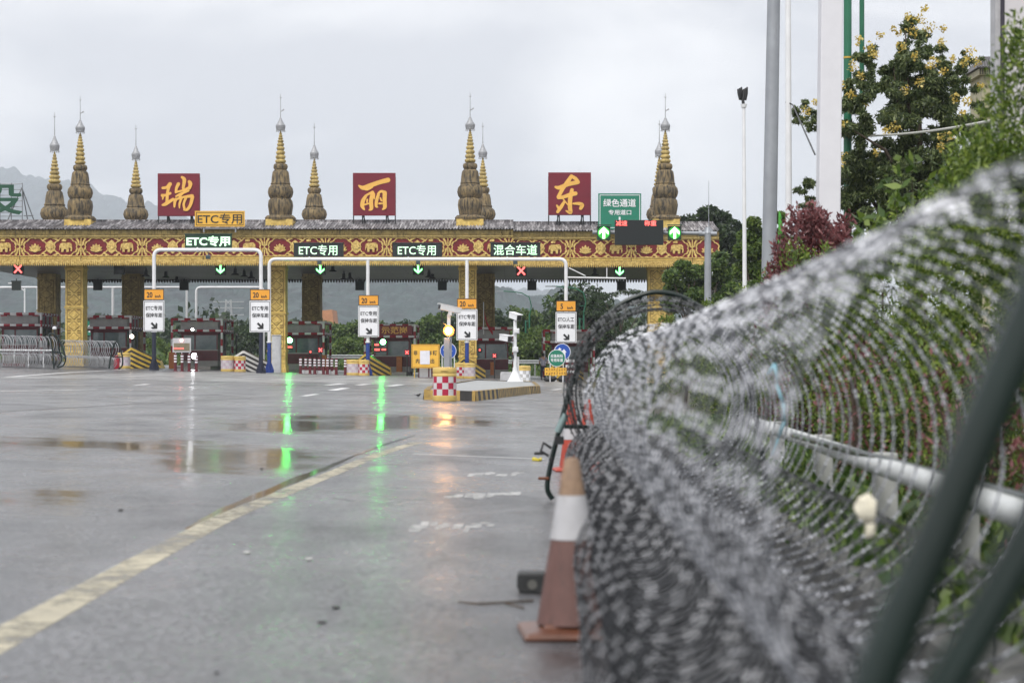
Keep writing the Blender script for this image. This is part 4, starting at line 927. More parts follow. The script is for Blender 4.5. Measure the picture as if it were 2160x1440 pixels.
bx = lambda X: Vector(((X - 1080) / F * (BD - 2.2), BD, gz((X - 1080) / F * BD, BD)))
b0 = make_booth(bx(40), 'grey toll booth behind the tall wire coils at the far end of the barricade')
for X, lab in ((228, 'toll booth with a blank grey front behind the wire coils, by the round white lamp'), (420, 'maroon toll booth behind the small display board with the bright white lamp'), (634, 'maroon toll booth with a green lamp between the gold column and dark column'),
               (826, 'toll booth lettered 示范岗 in gold on its red fascia'), (1034, 'toll booth with the drooping red flag beside the fourth carved column'), (1203, 'toll booth behind the 5 km/h plate, nearest the green wire frame')):
    dup(b0, bx(X), lab)
bb_ = [o for o in bpy.data.objects if o.get('label', '').startswith('toll booth lettered')][0]
L = bb_.location; mb = MB(); mb.bbox((L.x - 1.5, L.y - 2.62, L.z + 2.62), (L.x + 1.35, L.y - 2.57, L.z + 3.28))
o = obj('name_board', mb, [mat('name_red', (.2, .01, .015), .5)], bb_); text('示范岗', (L.x + .2, L.y - 2.63, L.z + 2.96), 1.7, .48, sign_gold, o, bold=.02)
# lamps on booths and posts
def lamp(name, X, Y, d, r, m_, label, cat='lamp', group=None, post=None):
    c = P(X, Y, d); t = thing(name, label, cat, (c.x, c.y, gz(c.x, c.y) if post else c.z - r), group)
    mb = MB(); mb.ball(c, (r, r * .5, r), 0); obj('bulb', mb, [m_], t, smooth=True)
    mb = MB(); mb.cyl((c.x, c.y + r * .1, c.z), (c.x, c.y + r * .9, c.z), r * 1.25, n=16)
    if post: mb.cyl((c.x, c.y + r * .5, gz(c.x, c.y)), (c.x, c.y + r * .5, c.z), .05, n=8)
    obj('housing', mb, [black_pt], t); return t
lamp('signal_lamp', 611, 717.5, 130.5, .17, lamp_green, 'glowing green lamp at the booth by the grey cabinet', group='green booth lamps')
lamp('signal_lamp', 808, 721, 130.5, .17, lamp_green, 'glowing green lamp at the booth lettered 示范岗', group='green booth lamps')
lamp('headlamp', 410, 751, 131, .19, lamp_white, 'bright white lamp low on the booth behind four bollards', post=1)
lamp('headlamp', 406, 695, 131.6, .08, lamp_white, 'small white lamp under the booth roof above the display')
lamp('globe_lamp', 278, 709.5, 128, .13, lamp_warm, 'round warm white lamp beside the dark column at the wire', post=1)
def red_text_panel(X0, X1, Y0, Y1, d, label):
    t = thing('fare_display', label, 'display', P((X0 + X1) / 2, Y1, d), 'small red fare displays'); mb = MB(); board(mb, X0 - 2, X1 + 2, Y0 - 3, Y1 + 3, d, .1); obj('housing', mb, [dark_scr], t)
    mb = MB(); X = X0
    while X < X1 - .5:
        for Y in (Y0, Y0 + (Y1 - Y0) * .6):
            a = P(X, Y, d); mb.box((a.x + .03, d - .01, a.z), (.04, .012, .07))
        X += 1.9
    obj('red_digits', mb, [led_red], t)
red_text_panel(607, 616, 731, 734, 130.6, 'red fare display at the booth below the left green lamp')
red_text_panel(790, 799, 726, 729, 130.6, 'upper red display on the booth lettered 示范岗')
red_text_panel(790, 800, 736, 740, 130.5, 'lower red display on the booth lettered 示范岗')
red_text_panel(805, 814, 736, 739, 130.5, 'red display below the right green lamp')
red_text_panel(653, 656, 741, 744, 130.5, 'tiny red display on a black box by the dark column')
red_text_panel(1010, 1014, 737, 740, 130.5, 'red display at the booth with the flag')
def cross_signal(X, Y, d, s, label):
    c = P(X, Y, d); z0 = gz(c.x, d); t = thing('cross_signal', label, 'signal', (c.x, d, z0), 'red cross signals on posts')
    mb = MB(); mb.bbox((c.x - s, d, c.z - s), (c.x + s, d + .15, c.z + s * 1.15)); obj('housing', mb, [maroon], t)
    mb = MB(); mb.cyl((c.x, d + .07, z0), (c.x, d + .07, c.z - s), .04, n=6); obj('post', mb, [black_pt], t); mb = MB(); q = s * .72
    for i, k in enumerate((1, -1)): mb.prism([(c.x - k * q, c.z - q * .75), (c.x - k * q * .7, c.z - q), (c.x + k * q, c.z + q * .75), (c.x + k * q * .7, c.z + q)], d - .02 - .004 * i, d - .002)
    obj('symbol', mb, [arrow_red], t)
cross_signal(676, 738, 127, .16, 'red cross signal on a post behind the row of bollards')
cross_signal(858.5, 743, 127, .16, 'red cross signal on a post left of the yellow notice board')
cross_signal(1043, 750, 128, .14, 'red cross signal on a post right of the flag booth')
def post_lamp(X, Yt, d, label):
    p = B(X, d); z = P(X, Yt, d).z; t = thing('post_lamp', label, 'post lamp', p, 'black posts with white heads')
    mb = MB(); mb.cyl(p, (p.x, d, z - .12), .055, n=8); obj('post', mb, [black_pt], t); mb = MB(); mb.lathe([(.10, -.14), (.12, -.06), (.09, 0), (.02, .02)], (p.x, d, z), 10); obj('head', mb, [white_pt], t, smooth=True)
post_lamp(115, 689, 107, 'black post with white head among the far wire coils'); post_lamp(498.5, 703, 136, 'black post with white head above the white-black striped block')
post_lamp(688, 708, 136, 'black post with white head right of the red cross and bollards'); post_lamp(867.5, 712, 136, 'black post with white head behind the yellow notice board'); post_lamp(1045.5, 720, 136, 'black post with white head right of the red flag')
# barrier cabinets
def cabinet(X0, X1, Y0, d, label, m_=None):
    a = B((X0 + X1) / 2, d); w_ = (X1 - X0) / F * d; z = P(0, Y0, d).z; t = thing('barrier_cabinet', label, 'cabinet', a, 'orange barrier cabinets' if m_ is None else None)
    mb = MB(); mb.bbox((a.x - w_ / 2, d, a.z), (a.x + w_ / 2, d + .4, z)); mb.bbox((a.x - w_ / 2 - .03, d - .03, z), (a.x + w_ / 2 + .03, d + .43, z + .05)); obj('body', mb, [m_ or mat('cab_orange', (.42, .13, .02), .5)], t, bevel=.02)
    mb = MB(); mb.bbox((a.x - w_ * .38, d - .02, a.z + .15), (a.x + w_ * .38, d - .002, z - .12)); obj('door', mb, [m_ or mat('cab_orange2', (.36, .11, .02), .5)], t)
cabinet(356, 368, 744, 131, 'orange barrier cabinet left of the small display board'); cabinet(679, 688, 750, 131, 'orange-brown barrier cabinet behind the bollard row'); cabinet(836, 848, 753, 132, 'brown-orange barrier cabinet left of the yellow notice'); cabinet(1034, 1043, 765, 131, 'orange-brown barrier cabinet beside the flag booth')
cabinet(573, 592, 708, 124, 'pale grey control cabinet against the second gold column', mat('cab_white', (.55, .56, .58), .5))

# ---------------------------------------------------------------- striped crash blocks at the island noses
def striped_block(X, d, w_, h, ma, mb_m, label, u0=-.25):
    c = B(X, d); t = thing('striped_crash_block', label, 'crash block', c, 'striped crash blocks on the island noses')
    top = lambda u: h * (1 - (.62 * (u - u0) / (1 - u0)) ** 1.0) if u > u0 else h * (1 - .42 * (u0 - u) / (1 + u0))
    def pt(u, s):   # s: depth below the top edge, in metres
        return Vector((c.x + u * w_ / 2, d + 1.2 * abs(u - u0) ** 1.4, c.z + max(top(u) - s, 0)))
    mb = MB(); bw = .15; nb = int(h / bw) + 2; nu = 24
    for k in range(nb):
        for i in range(nu):
            u, v = -1 + 2 * i / nu, -1 + 2 * (i + 1) / nu
            q = [pt(u, k * bw + .05), pt(v, k * bw + .05), pt(v, (k + 1) * bw + .05), pt(u, (k + 1) * bw + .05)]
            if (q[0] - q[3]).length > .002 or (q[1] - q[2]).length > .002: mb.add(q, [(3, 2, 1, 0)], k % 2)
    for i in range(nu):
        u, v = -1 + 2 * i / nu, -1 + 2 * (i + 1) / nu
        a, b = pt(u, .05), pt(v, .05); a2, b2 = a + Vector((0, .5, .05)), b + Vector((0, .5, .05)); a3, b3 = Vector((a.x, d + 3.4, c.z)), Vector((b.x, d + 3.4, c.z))
        mb.add([a, b, b2, a2], [(0, 1, 2, 3)], 1); mb.add([a2, b2, b3, a3], [(0, 1, 2, 3)], 0)
    for u in (-1, 1):
        a = pt(u, .05); mb.add([a, (a.x, a.y, c.z), (a.x, d + 3.4, c.z), a + Vector((0, .5, .05))], [(0, 1, 2, 3) if u < 0 else (3, 2, 1, 0)], 0)
    obj('body', mb, [ma, mb_m], t)
sb = mat('stripe_black', (.035, .03, .03), .5, var=.3); sy = mat('stripe_yellow', (.62, .42, .06), .5, var=.2, stain=(.2, .14, .05), stain_amt=.05); sw = mat('stripe_white', (.7, .69, .66), .5, var=.15)
striped_block(287, 123.5, 2.45, 1.36, sy, sb, 'yellow-black striped crash block at the end of the wire barricade', -.25)
striped_block(522, 123, 2.55, 1.38, sw, sb, 'white-black striped crash block behind two checkered barrels', -.2)
striped_block(782, 123.5, 2.2, 1.42, sy, sb, 'yellow-black striped crash block in front of the 示范岗 booth', -.3)
striped_block(990, 123.5, 1.95, 1.42, sy, sb, 'yellow-black striped crash block below the amber lamp lane plate', -.35)
striped_block(1196, 126, 2.2, 1.5, sy, sb, 'yellow-black striped crash block behind the green round sign', -.3)

# ---------------------------------------------------------------- checkered barrels
barrel_y = mat('barrel_yellow', (.66, .47, .14), .5, var=.15, stain=(.35, .25, .1), stain_amt=0)
chk_r = mat('checker_red', (.42, .012, .05), .42, var=.15); chk_w = mat('checker_white', (.62, .60, .60), .42, var=.15); chk_p = mat('checker_faded', (.52, .42, .48), .5, var=.25)
def make_barrel(c, r, h, label, mats, group='checkered crash barrels'):
    t = thing('crash_barrel', label, 'crash barrel', c, group)
    mb = MB(); n = 36; mb.lathe([(r * .98, 0), (r * 1.0, h * .02), (r * 1.0, h * .155), (r * .97, h * .165), (r * .965, h * .735), (r, h * .745), (r, h * .80), (r * .97, h * .82), (r, h * .84), (r, h * .95), (r * .95, h), (r * .3, h * 1.01)], c, n)
    obj('drum', mb, [mats[0]], t, smooth=True)
    mb = MB(); mb.lathe([(r * .975, h * .17 + (h * .56) * k / 3) for k in range(4)], c, n, mfun=lambda j, i: (j + (i + 1) // 3) % 2); 
    mb.f = mb.f[:-2]; mb.m = mb.m[:-2]
    obj('checker_band', mb, [mats[1], mats[2]], t)
    mb = MB(); cx_, cy_, cz_ = c; mb.tube([(cx_ - .09, cy_ - r * 1.0, cz_ + h * .90), (cx_ - .06, cy_ - r * 1.05, cz_ + h * .91), (cx_ + .06, cy_ - r * 1.05, cz_ + h * .91), (cx_ + .09, cy_ - r * 1.0, cz_ + h * .90)], .012, 6)
    obj('handle', mb, [mats[0]], t)
    return t
fresh = (barrel_y, chk_w, chk_r); faded = (barrel_y, mat('checker_pale', (.56, .52, .54), .5, var=.15), chk_p)
bp_ = B(938, 52.0); bb0 = make_barrel(bp_, .315, .875, 'large red-white checkered barrel with yellow ends at the near traffic island', fresh)
bb1 = make_barrel(B(480, 121), .41, .95, 'faded checkered barrel left of a bright one at the white-black block', faded)
dup(bb1, B(745, 121), 'faded checkered barrel at the bollard side of a yellow-black block'); dup(bb1, B(261, 121), 'faded checkered barrel beside the red extinguisher at the wire end'); dup(bb1, B(989, 121), 'faded checkered barrel right of the one below the amber lamp')
bb2 = make_barrel(B(506, 121), .36, .95, 'bright red-white barrel right of a faded one at the white-black block', fresh)
dup(bb2, B(767, 121), 'red-white barrel touching the block in front of the 示范岗 booth'); dup(bb2, B(971, 121), 'red-white barrel below the amber lamp lane plate')
make_barrel(B(1105, 100), .34, .92, 'plain pale barrel with yellow top behind the white camera post', (barrel_y, white_sign, mat('barrel_pale', (.52, .52, .52), .5)))
# white water-filled block next to it
p = B(1068, 104); mb = MB(); mb.prism([(p.x - .34, p.z), (p.x + .34, p.z), (p.x + .30, p.z + .56), (p.x - .30, p.z + .56)], p.y, p.y + .5); mb.bbox((p.x - .36, p.y - .02, p.z), (p.x + .36, p.y + .52, p.z + .08))
tag(obj('barrier_block', mb, [mat('block_grey', (.48, .48, .50), .5)], origin=p, bevel=.03), 'pale grey plastic barrier block left of the white camera post', 'barrier block')

# ---------------------------------------------------------------- bollards
def make_bollard(c, label, h=1.0):
    t = thing('bollard', label, 'bollard', c, 'maroon and white bollards'); x, y, z = c
    mb = MB(); mb.lathe([(.13, 0), (.13, .03), (.085, .05), (.08, h - .02), (.05, h)], c, 12); obj('pole', mb, [maroon], t, smooth=True)
    for k in range(3):
        mb = MB(); mb.lathe([(.086, h * (.50 + .16 * k)), (.086, h * (.585 + .16 * k))], c, 12); mb.f = mb.f[:-2]; mb.m = mb.m[:-2]; obj('reflective_band', mb, [white_sign], t)
    return t
k0 = make_bollard(B(370, 114.5), 'first of four bollards below the small display board, counted from the orange cabinet')
for X, lab in ((384, 'second of four bollards below the small display board'), (399, 'third of four bollards below the small display board'), (414, 'fourth bollard, in front of the bright white lamp')): dup(k0, B(X, 114.5), lab)
ords = ['first', 'second', 'third', 'fourth', 'fifth', 'sixth', 'seventh', 'eighth', 'ninth']
for i, X in enumerate((634, 645, 654, 664, 673, 682.5, 691, 700, 709.5)): dup(k0, B(X, 121 + (.8 if i % 3 == 1 else 0)), ords[i] + ' bollard from the booth in the row of ten before the red cross')
dup(k0, B(728.5, 121), 'lone bollard standing apart at the end of the row beside the faded barrel')
mb = MB(); d = 121.5
for X in range(634, 706, 9):
    p = B(X + 4.5, d); mb.box((p.x, d, p.z + .12), (.24, .12, .2), X % 2)
p = B(670, d); mb.box((p.x, d, p.z + .33), (2.2, .06, .12), 2)
tag(obj('barrier_rail', mb, [white_pt, chk_w, maroon], origin=B(670, d)), 'low maroon and white rail running along the feet of the bollard row', 'barrier')

# display board above four bollards
d = 115; t = thing('display_board', 'small grey framed display with a red lamp and red text above four bollards', 'display board', B(383, d))
mb = MB(); board(mb, 364, 402.5, 713, 743, d, .12); obj('case', mb, [mat('case_light', (.55, .55, .57), .5)], t, bevel=.01)
mb = MB(); board(mb, 366.5, 400, 723.5, 740, d - .012, .01); obj('screen', mb, [mat('screen_tan', (.22, .19, .12), .5)], t)
mb = MB(); c = P(383, 717.5, d); mb.ball((c.x, d, c.z), (.07, .04, .07)); obj('red_lamp', mb, [glow('lamp_red', (1, .25, .2), 25)], t, smooth=True)
mb = MB(); X = 367.5
while X < 388: p = P(X, 734.6, d); mb.box((p.x, d - .02, p.z), (.032, .012, .05 + .03 * rnd.random())); X += 1.5
obj('red_digits', mb, [led_red], t)
mb = MB()
for X in (370, 383, 399): p = B(X, d); mb.cyl(p + Vector((0, .06, 0)), (p.x, d + .06, P(0, 742, d).z), .03, n=6)
obj('leg', mb, [white_pt], t) if False else obj('stand', mb, [white_pt], t)

# ---------------------------------------------------------------- standing signs
def round_sign(X, Y, d, r, face, label, lines=None, arrow=False, legs=True, tilt=0):
    c = P(X, Y, d); t = thing('round_sign', label, 'road sign', B(X, d))
    mb = MB(); n = 32; q = lambda rr: [(c.x + rr * math.cos(2 * math.pi * k / n), c.z + rr * math.sin(2 * math.pi * k / n)) for k in range(n)]
    mb.prism(q(r), d, d + .03, 1); mb.prism(q(r * .93), d - .008, d - .001, 0); obj('disc', mb, [face, white_sign], t)
    if lines:
        for i, s in enumerate(lines): text(s, (c.x, d - .014, c.z + (.21 - .42 * i) * r * 1.15), r * 1.42, r * .40, white_sign, t, bold=.02)
    if arrow:
        mb = MB(); mb.prism([(c.x + a * r, c.z + b * r) for a, b in ((.1, -.65), (.38, -.65), (.38, -.05), (.52, -.05), (.2, .35), (-.1, .02), (.1, -.0))], d - .02, d - .009)
        mb.prism([(c.x + a * r, c.z + b * r) for a, b in ((-.62, .1), (-.35, .52), (-.05, .3), (-.3, .2), (-.3, -.1))], d - .02, d - .009); obj('arrow', mb, [white_sign], t)
    if legs:
        mb = MB()
        for sx in (-1, 1): mb.cyl((c.x + sx * r * .75, d + .06, gz(c.x, d)), (c.x + sx * r * .75, d + .06, c.z - r * .4), .03, n=6)
        mb.cyl((c.x - r * .75, d + .06, c.z - r * .4), (c.x + r * .75, d + .06, c.z - r * .4), .025, n=6)
        obj('stand', mb, [white_pt], t)
round_sign(945.5, 740, 119, .49, blue_sgn, 'round blue arrow sign half hidden behind the amber lamp pole', arrow=True)
round_sign(1186, 742, 119, .50, blue_sgn, 'round blue arrow sign behind the green round sign', arrow=True)
round_sign(1174.5, 755, 117, .51, green_sgn, 'round green sign 应急抢险 专用车道 standing before the last booth', lines=('应急抢险', '专用车道'))
d = 116.6; t = thing('notice_board', 'low yellow notice with two lines of dark writing under the green round sign', 'notice', B(1172, d))
mb = MB(); board(mb, 1149, 1196, 775.5, 791.5, d, .03); obj('panel', mb, [yellow_pl], t); mb = MB()
for Y in (779.5, 787):   # writing too small to read in the photo: blocks of dark strokes
    for X in np.arange(1151.5, 1195, 5.4):
        for k in range(5):
            a = P(X + rnd.uniform(0, 1.6), Y + rnd.uniform(-2.2, 2.2), d); 
            if k % 2: mb.box((a.x + .03, d - .004 - .0005 * k, a.z), (.085, .004, .016))
            else: mb.box((a.x + .03, d - .004 - .0005 * k, a.z), (.016, .004, .09))
obj('lettering', mb, [mat('ink_brown', (.16, .06, .02), .6)], t)
mb = MB()
for X in (1160, 1187): mb.cyl(B(X, d) + Vector((0, .05, 0)), (B(X, d).x, d + .05, P(0, 776, d).z), .025, n=6)
obj('stand', mb, [white_pt], t)
# sandbags / rubber feet holding the signs down
for X, w_, lab in ((1160, .75, 'long black sandbag on the ground below the yellow notice'), (1184, .4, 'short black sandbag by the right foot of the green sign')):
    p = B(X, 117.4); mb = MB(); mb.ball(p + Vector((0, 0, .15)), (w_ * .5, .25, .17), n=14); mb.ball(p + Vector((w_ * .25, -.05, .2)), (w_ * .3, .2, .14)); tag(obj('sandbag', mb, [black_pt], origin=p, smooth=True), lab, 'sandbag')
# striped crossbar barrier behind the notices
p = B(1203, 118.5); t = thing('striped_barrier', 'maroon and white barrier panel between the yellow notice and wire frame', 'barrier', p); mb = MB()
for k in range(5): mb.bbox((p.x - .28, p.y, p.z + .55 + .16 * k), (p.x + .28, p.y + .05, p.z + .55 + .16 * k + .158), k % 2)
mb.bbox((p.x - .28, p.y, p.z), (p.x + .28, p.y + .05, p.z + .55), 1); obj('panel', mb, [white_pt, maroon], t)
# yellow board with a paper taped over it
d = 117; t = thing('notice_board', 'large yellow notice board with white paper taped over its black characters', 'notice', B(898, d)); ppm = F / d
mb = MB(); board(mb, 868, 927, 726, 776, d, .05); rim(mb, 869.5, 925.5, 727.5, 774.5, d, .7); obj('panel', mb, [yellow_pl, mat('rim_brown', (.3, .13, .02), .5)], t)
for s, X, Y, w_ in (('非', 876.5, 744, 8), ('辆', 917.5, 744, 9), ('车', 907, 744, 8), ('内', 881, 761, 7.5), ('出', 912, 761, 8)): text(s, P(X, Y, d - .014), w_ / ppm, 10 / ppm, black_pt, t, bold=.02)
mb = MB(); board(mb, 886, 906.5, 739.5, 768, d - .024, .006); obj('paper', mb, [mat('paper', (.74, .74, .8), .7, var=.12, vscale=5)], t)
mb = MB()
for X in (874, 921): mb.cyl(B(X, d) + Vector((0, .08, 0)), (B(X, d).x, d + .08, P(0, 774, d).z), .03, n=6)
obj('stand', mb, [yel_pt], t)
p = B(905, 117.6); t = thing('striped_barrier', 'white barrier box with maroon bars under the large yellow notice board', 'barrier', p); mb = MB(); mb.bbox((p.x - .6, p.y, p.z + .03), (p.x + .75, p.y + .3, p.z + .62), 0)
for k in range(5): mb.bbox((p.x - .05 + .18 * k, p.y - .01, p.z + .06), (p.x + .03 + .18 * k, p.y - .001, p.z + .6), 1)
mb.bbox((p.x - .63, p.y - .012, p.z), (p.x - .57, p.y + .3, p.z + .65), 1); mb.bbox((p.x - .57, p.y - .012, p.z), (p.x + .75, p.y + .29, p.z + .04), 1)
obj('panel', mb, [white_pt, maroon], t)
# guard rails beyond the plaza
def guard_rail(X0, X1, d, zt, label):
    a, b = B(X0, d), B(X1, d); t = thing('guard_rail', label, 'guard rail', (a + b) / 2); z = P(0, zt, d).z
    mb = MB()
    for k, (dy, dz) in enumerate(((0, 0), (-.05, -.06), (0, -.13), (0, -.19), (-.05, -.25), (0, -.32))): mb.v += [(a.x, d + dy, z + dz), (b.x, d + dy, z + dz)]
    for k in range(5): mb.f.append((2 * k, 2 * k + 2, 2 * k + 3, 2 * k + 1)); mb.m.append(0)
    obj('beam', mb, [mat('rail_galv', (.42, .44, .44), .4, .5)], t); x = a.x
    mb = MB()
    while x < b.x: mb.bbox((x, d + .02, gz(x, d) - .1), (x + .12, d + .12, z - .02)); x += 3
    obj('support', mb, [mat('rail_galv', (.42, .44, .44), .4, .5)], t)
guard_rail(690, 800, 158, 748, 'steel guard rail across the green verge behind the bollard row'); guard_rail(1048, 1160, 160, 759, 'steel guard rail beyond the road behind the person')
# red flag
d = 131; c = P(1020, 640, d); t = thing('flag', 'drooping red flag on a thin white staff at the booth roof', 'flag', P(1020, 700, d)); mb = MB(); mb.cyl(P(1020, 705, d), P(1020, 637, d), .03, n=6); obj('staff', mb, [white_pt], t)
mb = MB(); n = 10
for i in range(n + 1):
    s = i / n
    for j in range(4):
        v = j / 3; X = 1020.6 + s * 19 * (0.35 + .65 * s) + v * 3 * (1 - s); Y = 651 + s * 47 * (1 - .15 * v) + v * 22 * (1 - s * .4) + 2.5 * s
        q = P(X, Y, d); q.y += .12 * math.sin(s * 9 + v * 4); mb.v.append(q)
for i in range(n):
    for j in range(3): a = i * 4 + j; mb.f.append((a, a + 4, a + 5, a + 1)); mb.m.append(0)
o = obj('cloth', mb, [mat('flag_red', (.40, .01, .015), .7, var=.3, vscale=6)], t, smooth=True); sm = o.modifiers.new('th', 'SOLIDIFY'); sm.thickness = .02
# fire extinguisher by the wire
p = B(246, 113); t = thing('fire_extinguisher', 'red fire extinguisher standing by the end frame of the far wire', 'extinguisher', p); mb = MB(); mb.lathe([(.15, .04), (.17, .1), (.17, .62), (.10, .76), (.05, .8)], p, 16); obj('cylinder_body', mb, [red_pt], t, smooth=True); mb = MB(); mb.cyl(p + Vector((0, 0, .8)), p + Vector((0, 0, .92)), .05, n=8); mb.tube([p + Vector((0, 0, .9)), p + Vector((.18, 0, .8)), p + Vector((.2, 0, .4))], .02, 6); obj('valve', mb, [black_pt], t)

# ---------------------------------------------------------------- person
def skin(name, vs, es, rs, m_, parent, sub=2):
    me = bpy.data.meshes.new(name); me.from_pydata([tuple(v) for v in vs], es, []); o = bpy.data.objects.new(name, me); COL.objects.link(o)
    md = o.modifiers.new('s', 'SKIN'); md.use_smooth_shade = True
    for i, r_ in enumerate(rs): me.skin_vertices[0].data[i].radius = r_ if isinstance(r_, tuple) else (r_, r_)
    me.skin_vertices[0].data[0].use_root = True
    ss = o.modifiers.new('u', 'SUBSURF'); ss.levels = sub; ss.render_levels = sub
    bpy.context.view_layer.update(); me2 = bpy.data.meshes.new_from_object(o.evaluated_get(bpy.context.evaluated_depsgraph_get()))
    bpy.data.objects.remove(o); bpy.data.meshes.remove(me); me2.materials.clear(); me2.materials.append(m_); me2.name = name
    return link_mesh(name, me2, parent)
pp = B(1146, 131); t = thing('person', 'person in grey shirt and dark trousers standing with back to camera at the far booth', 'person', pp)
skinm = mat('skin_tone', (.38, .22, .15), .6)
V = [(0, 0, .92), (0, 0, 1.08), (0, .01, 1.28), (0, .01, 1.42), (0, .0, 1.50), (0, -.01, 1.60), (0, -.01, 1.70),
     (.19, .01, 1.40), (.27, .03, 1.15), (.20, .22, 1.02), (.12, .30, 1.05), (-.19, .01, 1.40), (-.26, .02, 1.14), (-.22, .2, 1.02), (-.14, .29, 1.06),
     (.09, 0, .86), (.10, -.01, .48), (.10, .02, .08), (.10, .14, .04), (-.09, 0, .86), (-.11, .01, .48), (-.12, .02, .08), (-.12, .14, .04)]
E_ = [(0, 1), (1, 2), (2, 3), (3, 4), (4, 5), (5, 6), (3, 7), (7, 8), (8, 9), (9, 10), (3, 11), (11, 12), (12, 13), (13, 14), (0, 15), (15, 16), (16, 17), (17, 18), (0, 19), (19, 20), (20, 21), (21, 22)]
RR = [.13, .12, .15, .12, .055, .09, .075, .07, .048, .038, .03, .07, .048, .038, .03, .09, .06, .042, .035, .09, .06, .042, .035]
skin('body', V, E_, RR, skinm, t)
skin('shirt', [V[i] for i in (1, 0, 2, 3)] + [(.19, .01, 1.40), (.25, .025, 1.2), (-.19, .01, 1.40), (-.25, .02, 1.2)], [(0, 1), (0, 2), (2, 3), (3, 4), (4, 5), (3, 6), (6, 7)], [(.17, .13), (.17, .14), (.185, .14), (.14, .11), .09, .07, .09, .07], mat('shirt_grey', (.30, .30, .38), .85, var=.2), t)
skin('trousers', [(0, 0, .93), (.09, 0, .84), (.105, -.01, .48), (.105, .02, .10), (-.09, 0, .84), (-.115, .01, .48), (-.12, .02, .10)], [(0, 1), (1, 2), (2, 3), (0, 4), (4, 5), (5, 6)], [(.16, .13), .105, .08, .07, .105, .08, .07], mat('trousers_navy', (.018, .022, .05), .8, var=.2), t)
mb = MB(); mb.ball(pp + Vector((0, -.025, 1.665)), (.092, .105, .10)); mb.ball(pp + Vector((0, -.03, 1.60)), (.086, .085, .08)); obj('hair', mb, [mat('hair_black', (.01, .009, .009), .6)], t, smooth=True)
mb = MB()
for sx in (.1, -.12): mb.ball(pp + Vector((sx, .06, .045)), (.05, .13, .05))
obj('shoes', mb, [black_pt], t, smooth=True)

# ---------------------------------------------------------------- near traffic island
t = thing('traffic_island', 'low traffic island with worn black and yellow kerb stones', 'traffic island', (-.6, 62, gz(-.6)))
poly = [(-2.35, 53.2), (-.98, 53.2), (.60, 68.5), (1.0, 71), (1.0, 87), (-1.7, 87), (-2.55, 60)]; H = .26
mb = MB(); n = len(poly); top = [(x * .98, y + .05, gz(x) + H - .02) for x, y in poly]; mb.add(top, [tuple(range(n))]); obj('top_slab', mb, [conc], t)
mb = MB(); rr_ = random.Random(3)
for i in range(n):
    a, b = Vector(poly[i]), Vector(poly[(i + 1) % n]); L_ = (b - a).length; dirv = (b - a) / L_; s = 0; k = 0; nrm = Vector((dirv.y, -dirv.x))
    while s < L_ - .05:
        w_ = (.14 + .10 * rr_.random()) if i in (1, 2, 3) else .32; w_ = min(w_, L_ - s)
        if i == 1 and s < 5: w_ = min(.55, L_ - s)
        p0, p1 = a + dirv * s, a + dirv * (s + w_); o_ = nrm * .0
        q = []
        for p in (p0, p1):
            z = gz(p.x); inn = p - nrm * .16; ba = p + nrm * .03
            q += [(ba.x, ba.y, z - .03), (p.x, p.y, z + H), (inn.x, inn.y, z + H + .006)]
        mb.add(q, [(0, 3, 4, 1), (1, 4, 5, 2)], k % 2); s += w_; k += 1
obj('kerb_stones', mb, [kerb_yel, kerb_blk], t)
mb = MB(); A, Bq = P(1023, 836.5, 57.5), P(1083, 826.5, 64); A.x += .06; Bq.x += .06; mb.cyl(A, Bq, .045, n=10); 
for s in (0, .5, 1): q = A.lerp(Bq, s); mb.cyl((q.x, q.y, gz(q.x)), (q.x, q.y, q.z), .035, n=6)
tag(obj('guard_pipe', mb, [yel_pt], origin=A), 'yellow pipe lying along the kerb of the near traffic island', 'pipe')
# white surveillance post on the island
def cctv(mbw, mbk, p, dirv, L=.62, w_=.24, h=.22):
    dirv = Vector(dirv).normalized(); q = dirv.to_track_quat('Y', 'Z').to_matrix()
    mbw.box(p, (w_, L, h), M=q); mbw.box(p + q @ Vector((0, L * .04, h * .54)), (w_ * 1.15, L * 1.12, .025), M=q); mbk.box(p + q @ Vector((0, L * .515, -.01)), (w_ * .82, .02, h * .8), M=q)
d = 84; t = thing('camera_post', 'white surveillance post with two cameras and boxes on the traffic island', 'camera post', (B(1086, d).x, d, gz(0) + H)); zz = lambda Y: P(0, Y, d).z; x = P(1086.5, 0, d).x; z0 = H + gz(x)
mb = MB(); mb.lathe([(.36, 0), (.33, .02), (.30, .06), (.12, .42), (.10, .5)], (x, d, z0), 8); mb.lathe([(.10, .45), (.10, .6)], (x, d, z0), 8); obj('base', mb, [white_pt], t)
mb = MB(); mb.cyl((x, d, z0 + .4), (x, d, zz(676)), .075, n=12); obj('pole', mb, [white_pt], t, smooth=True)
for Y, s in ((698, 1), (737, -1)):
    mb = MB(); p = P(1088.5 if s > 0 else 1086, Y, d); mb.box(p + Vector((.02, -.12, 0)), (.24, .14, .22)); mb.box(p + Vector((.02, -.205, 0)), (.18, .03, .15)); obj('flash_box', mb, [white_pt], t, bevel=.01)
mb = MB(); p = P(1092, 764, d); mb.bbox((p.x - .05, d + .02, zz(786)), (p.x + .06, d + .16, zz(752))); obj('control_box', mb, [mat('box_light', (.6, .6, .6), .5)], t)
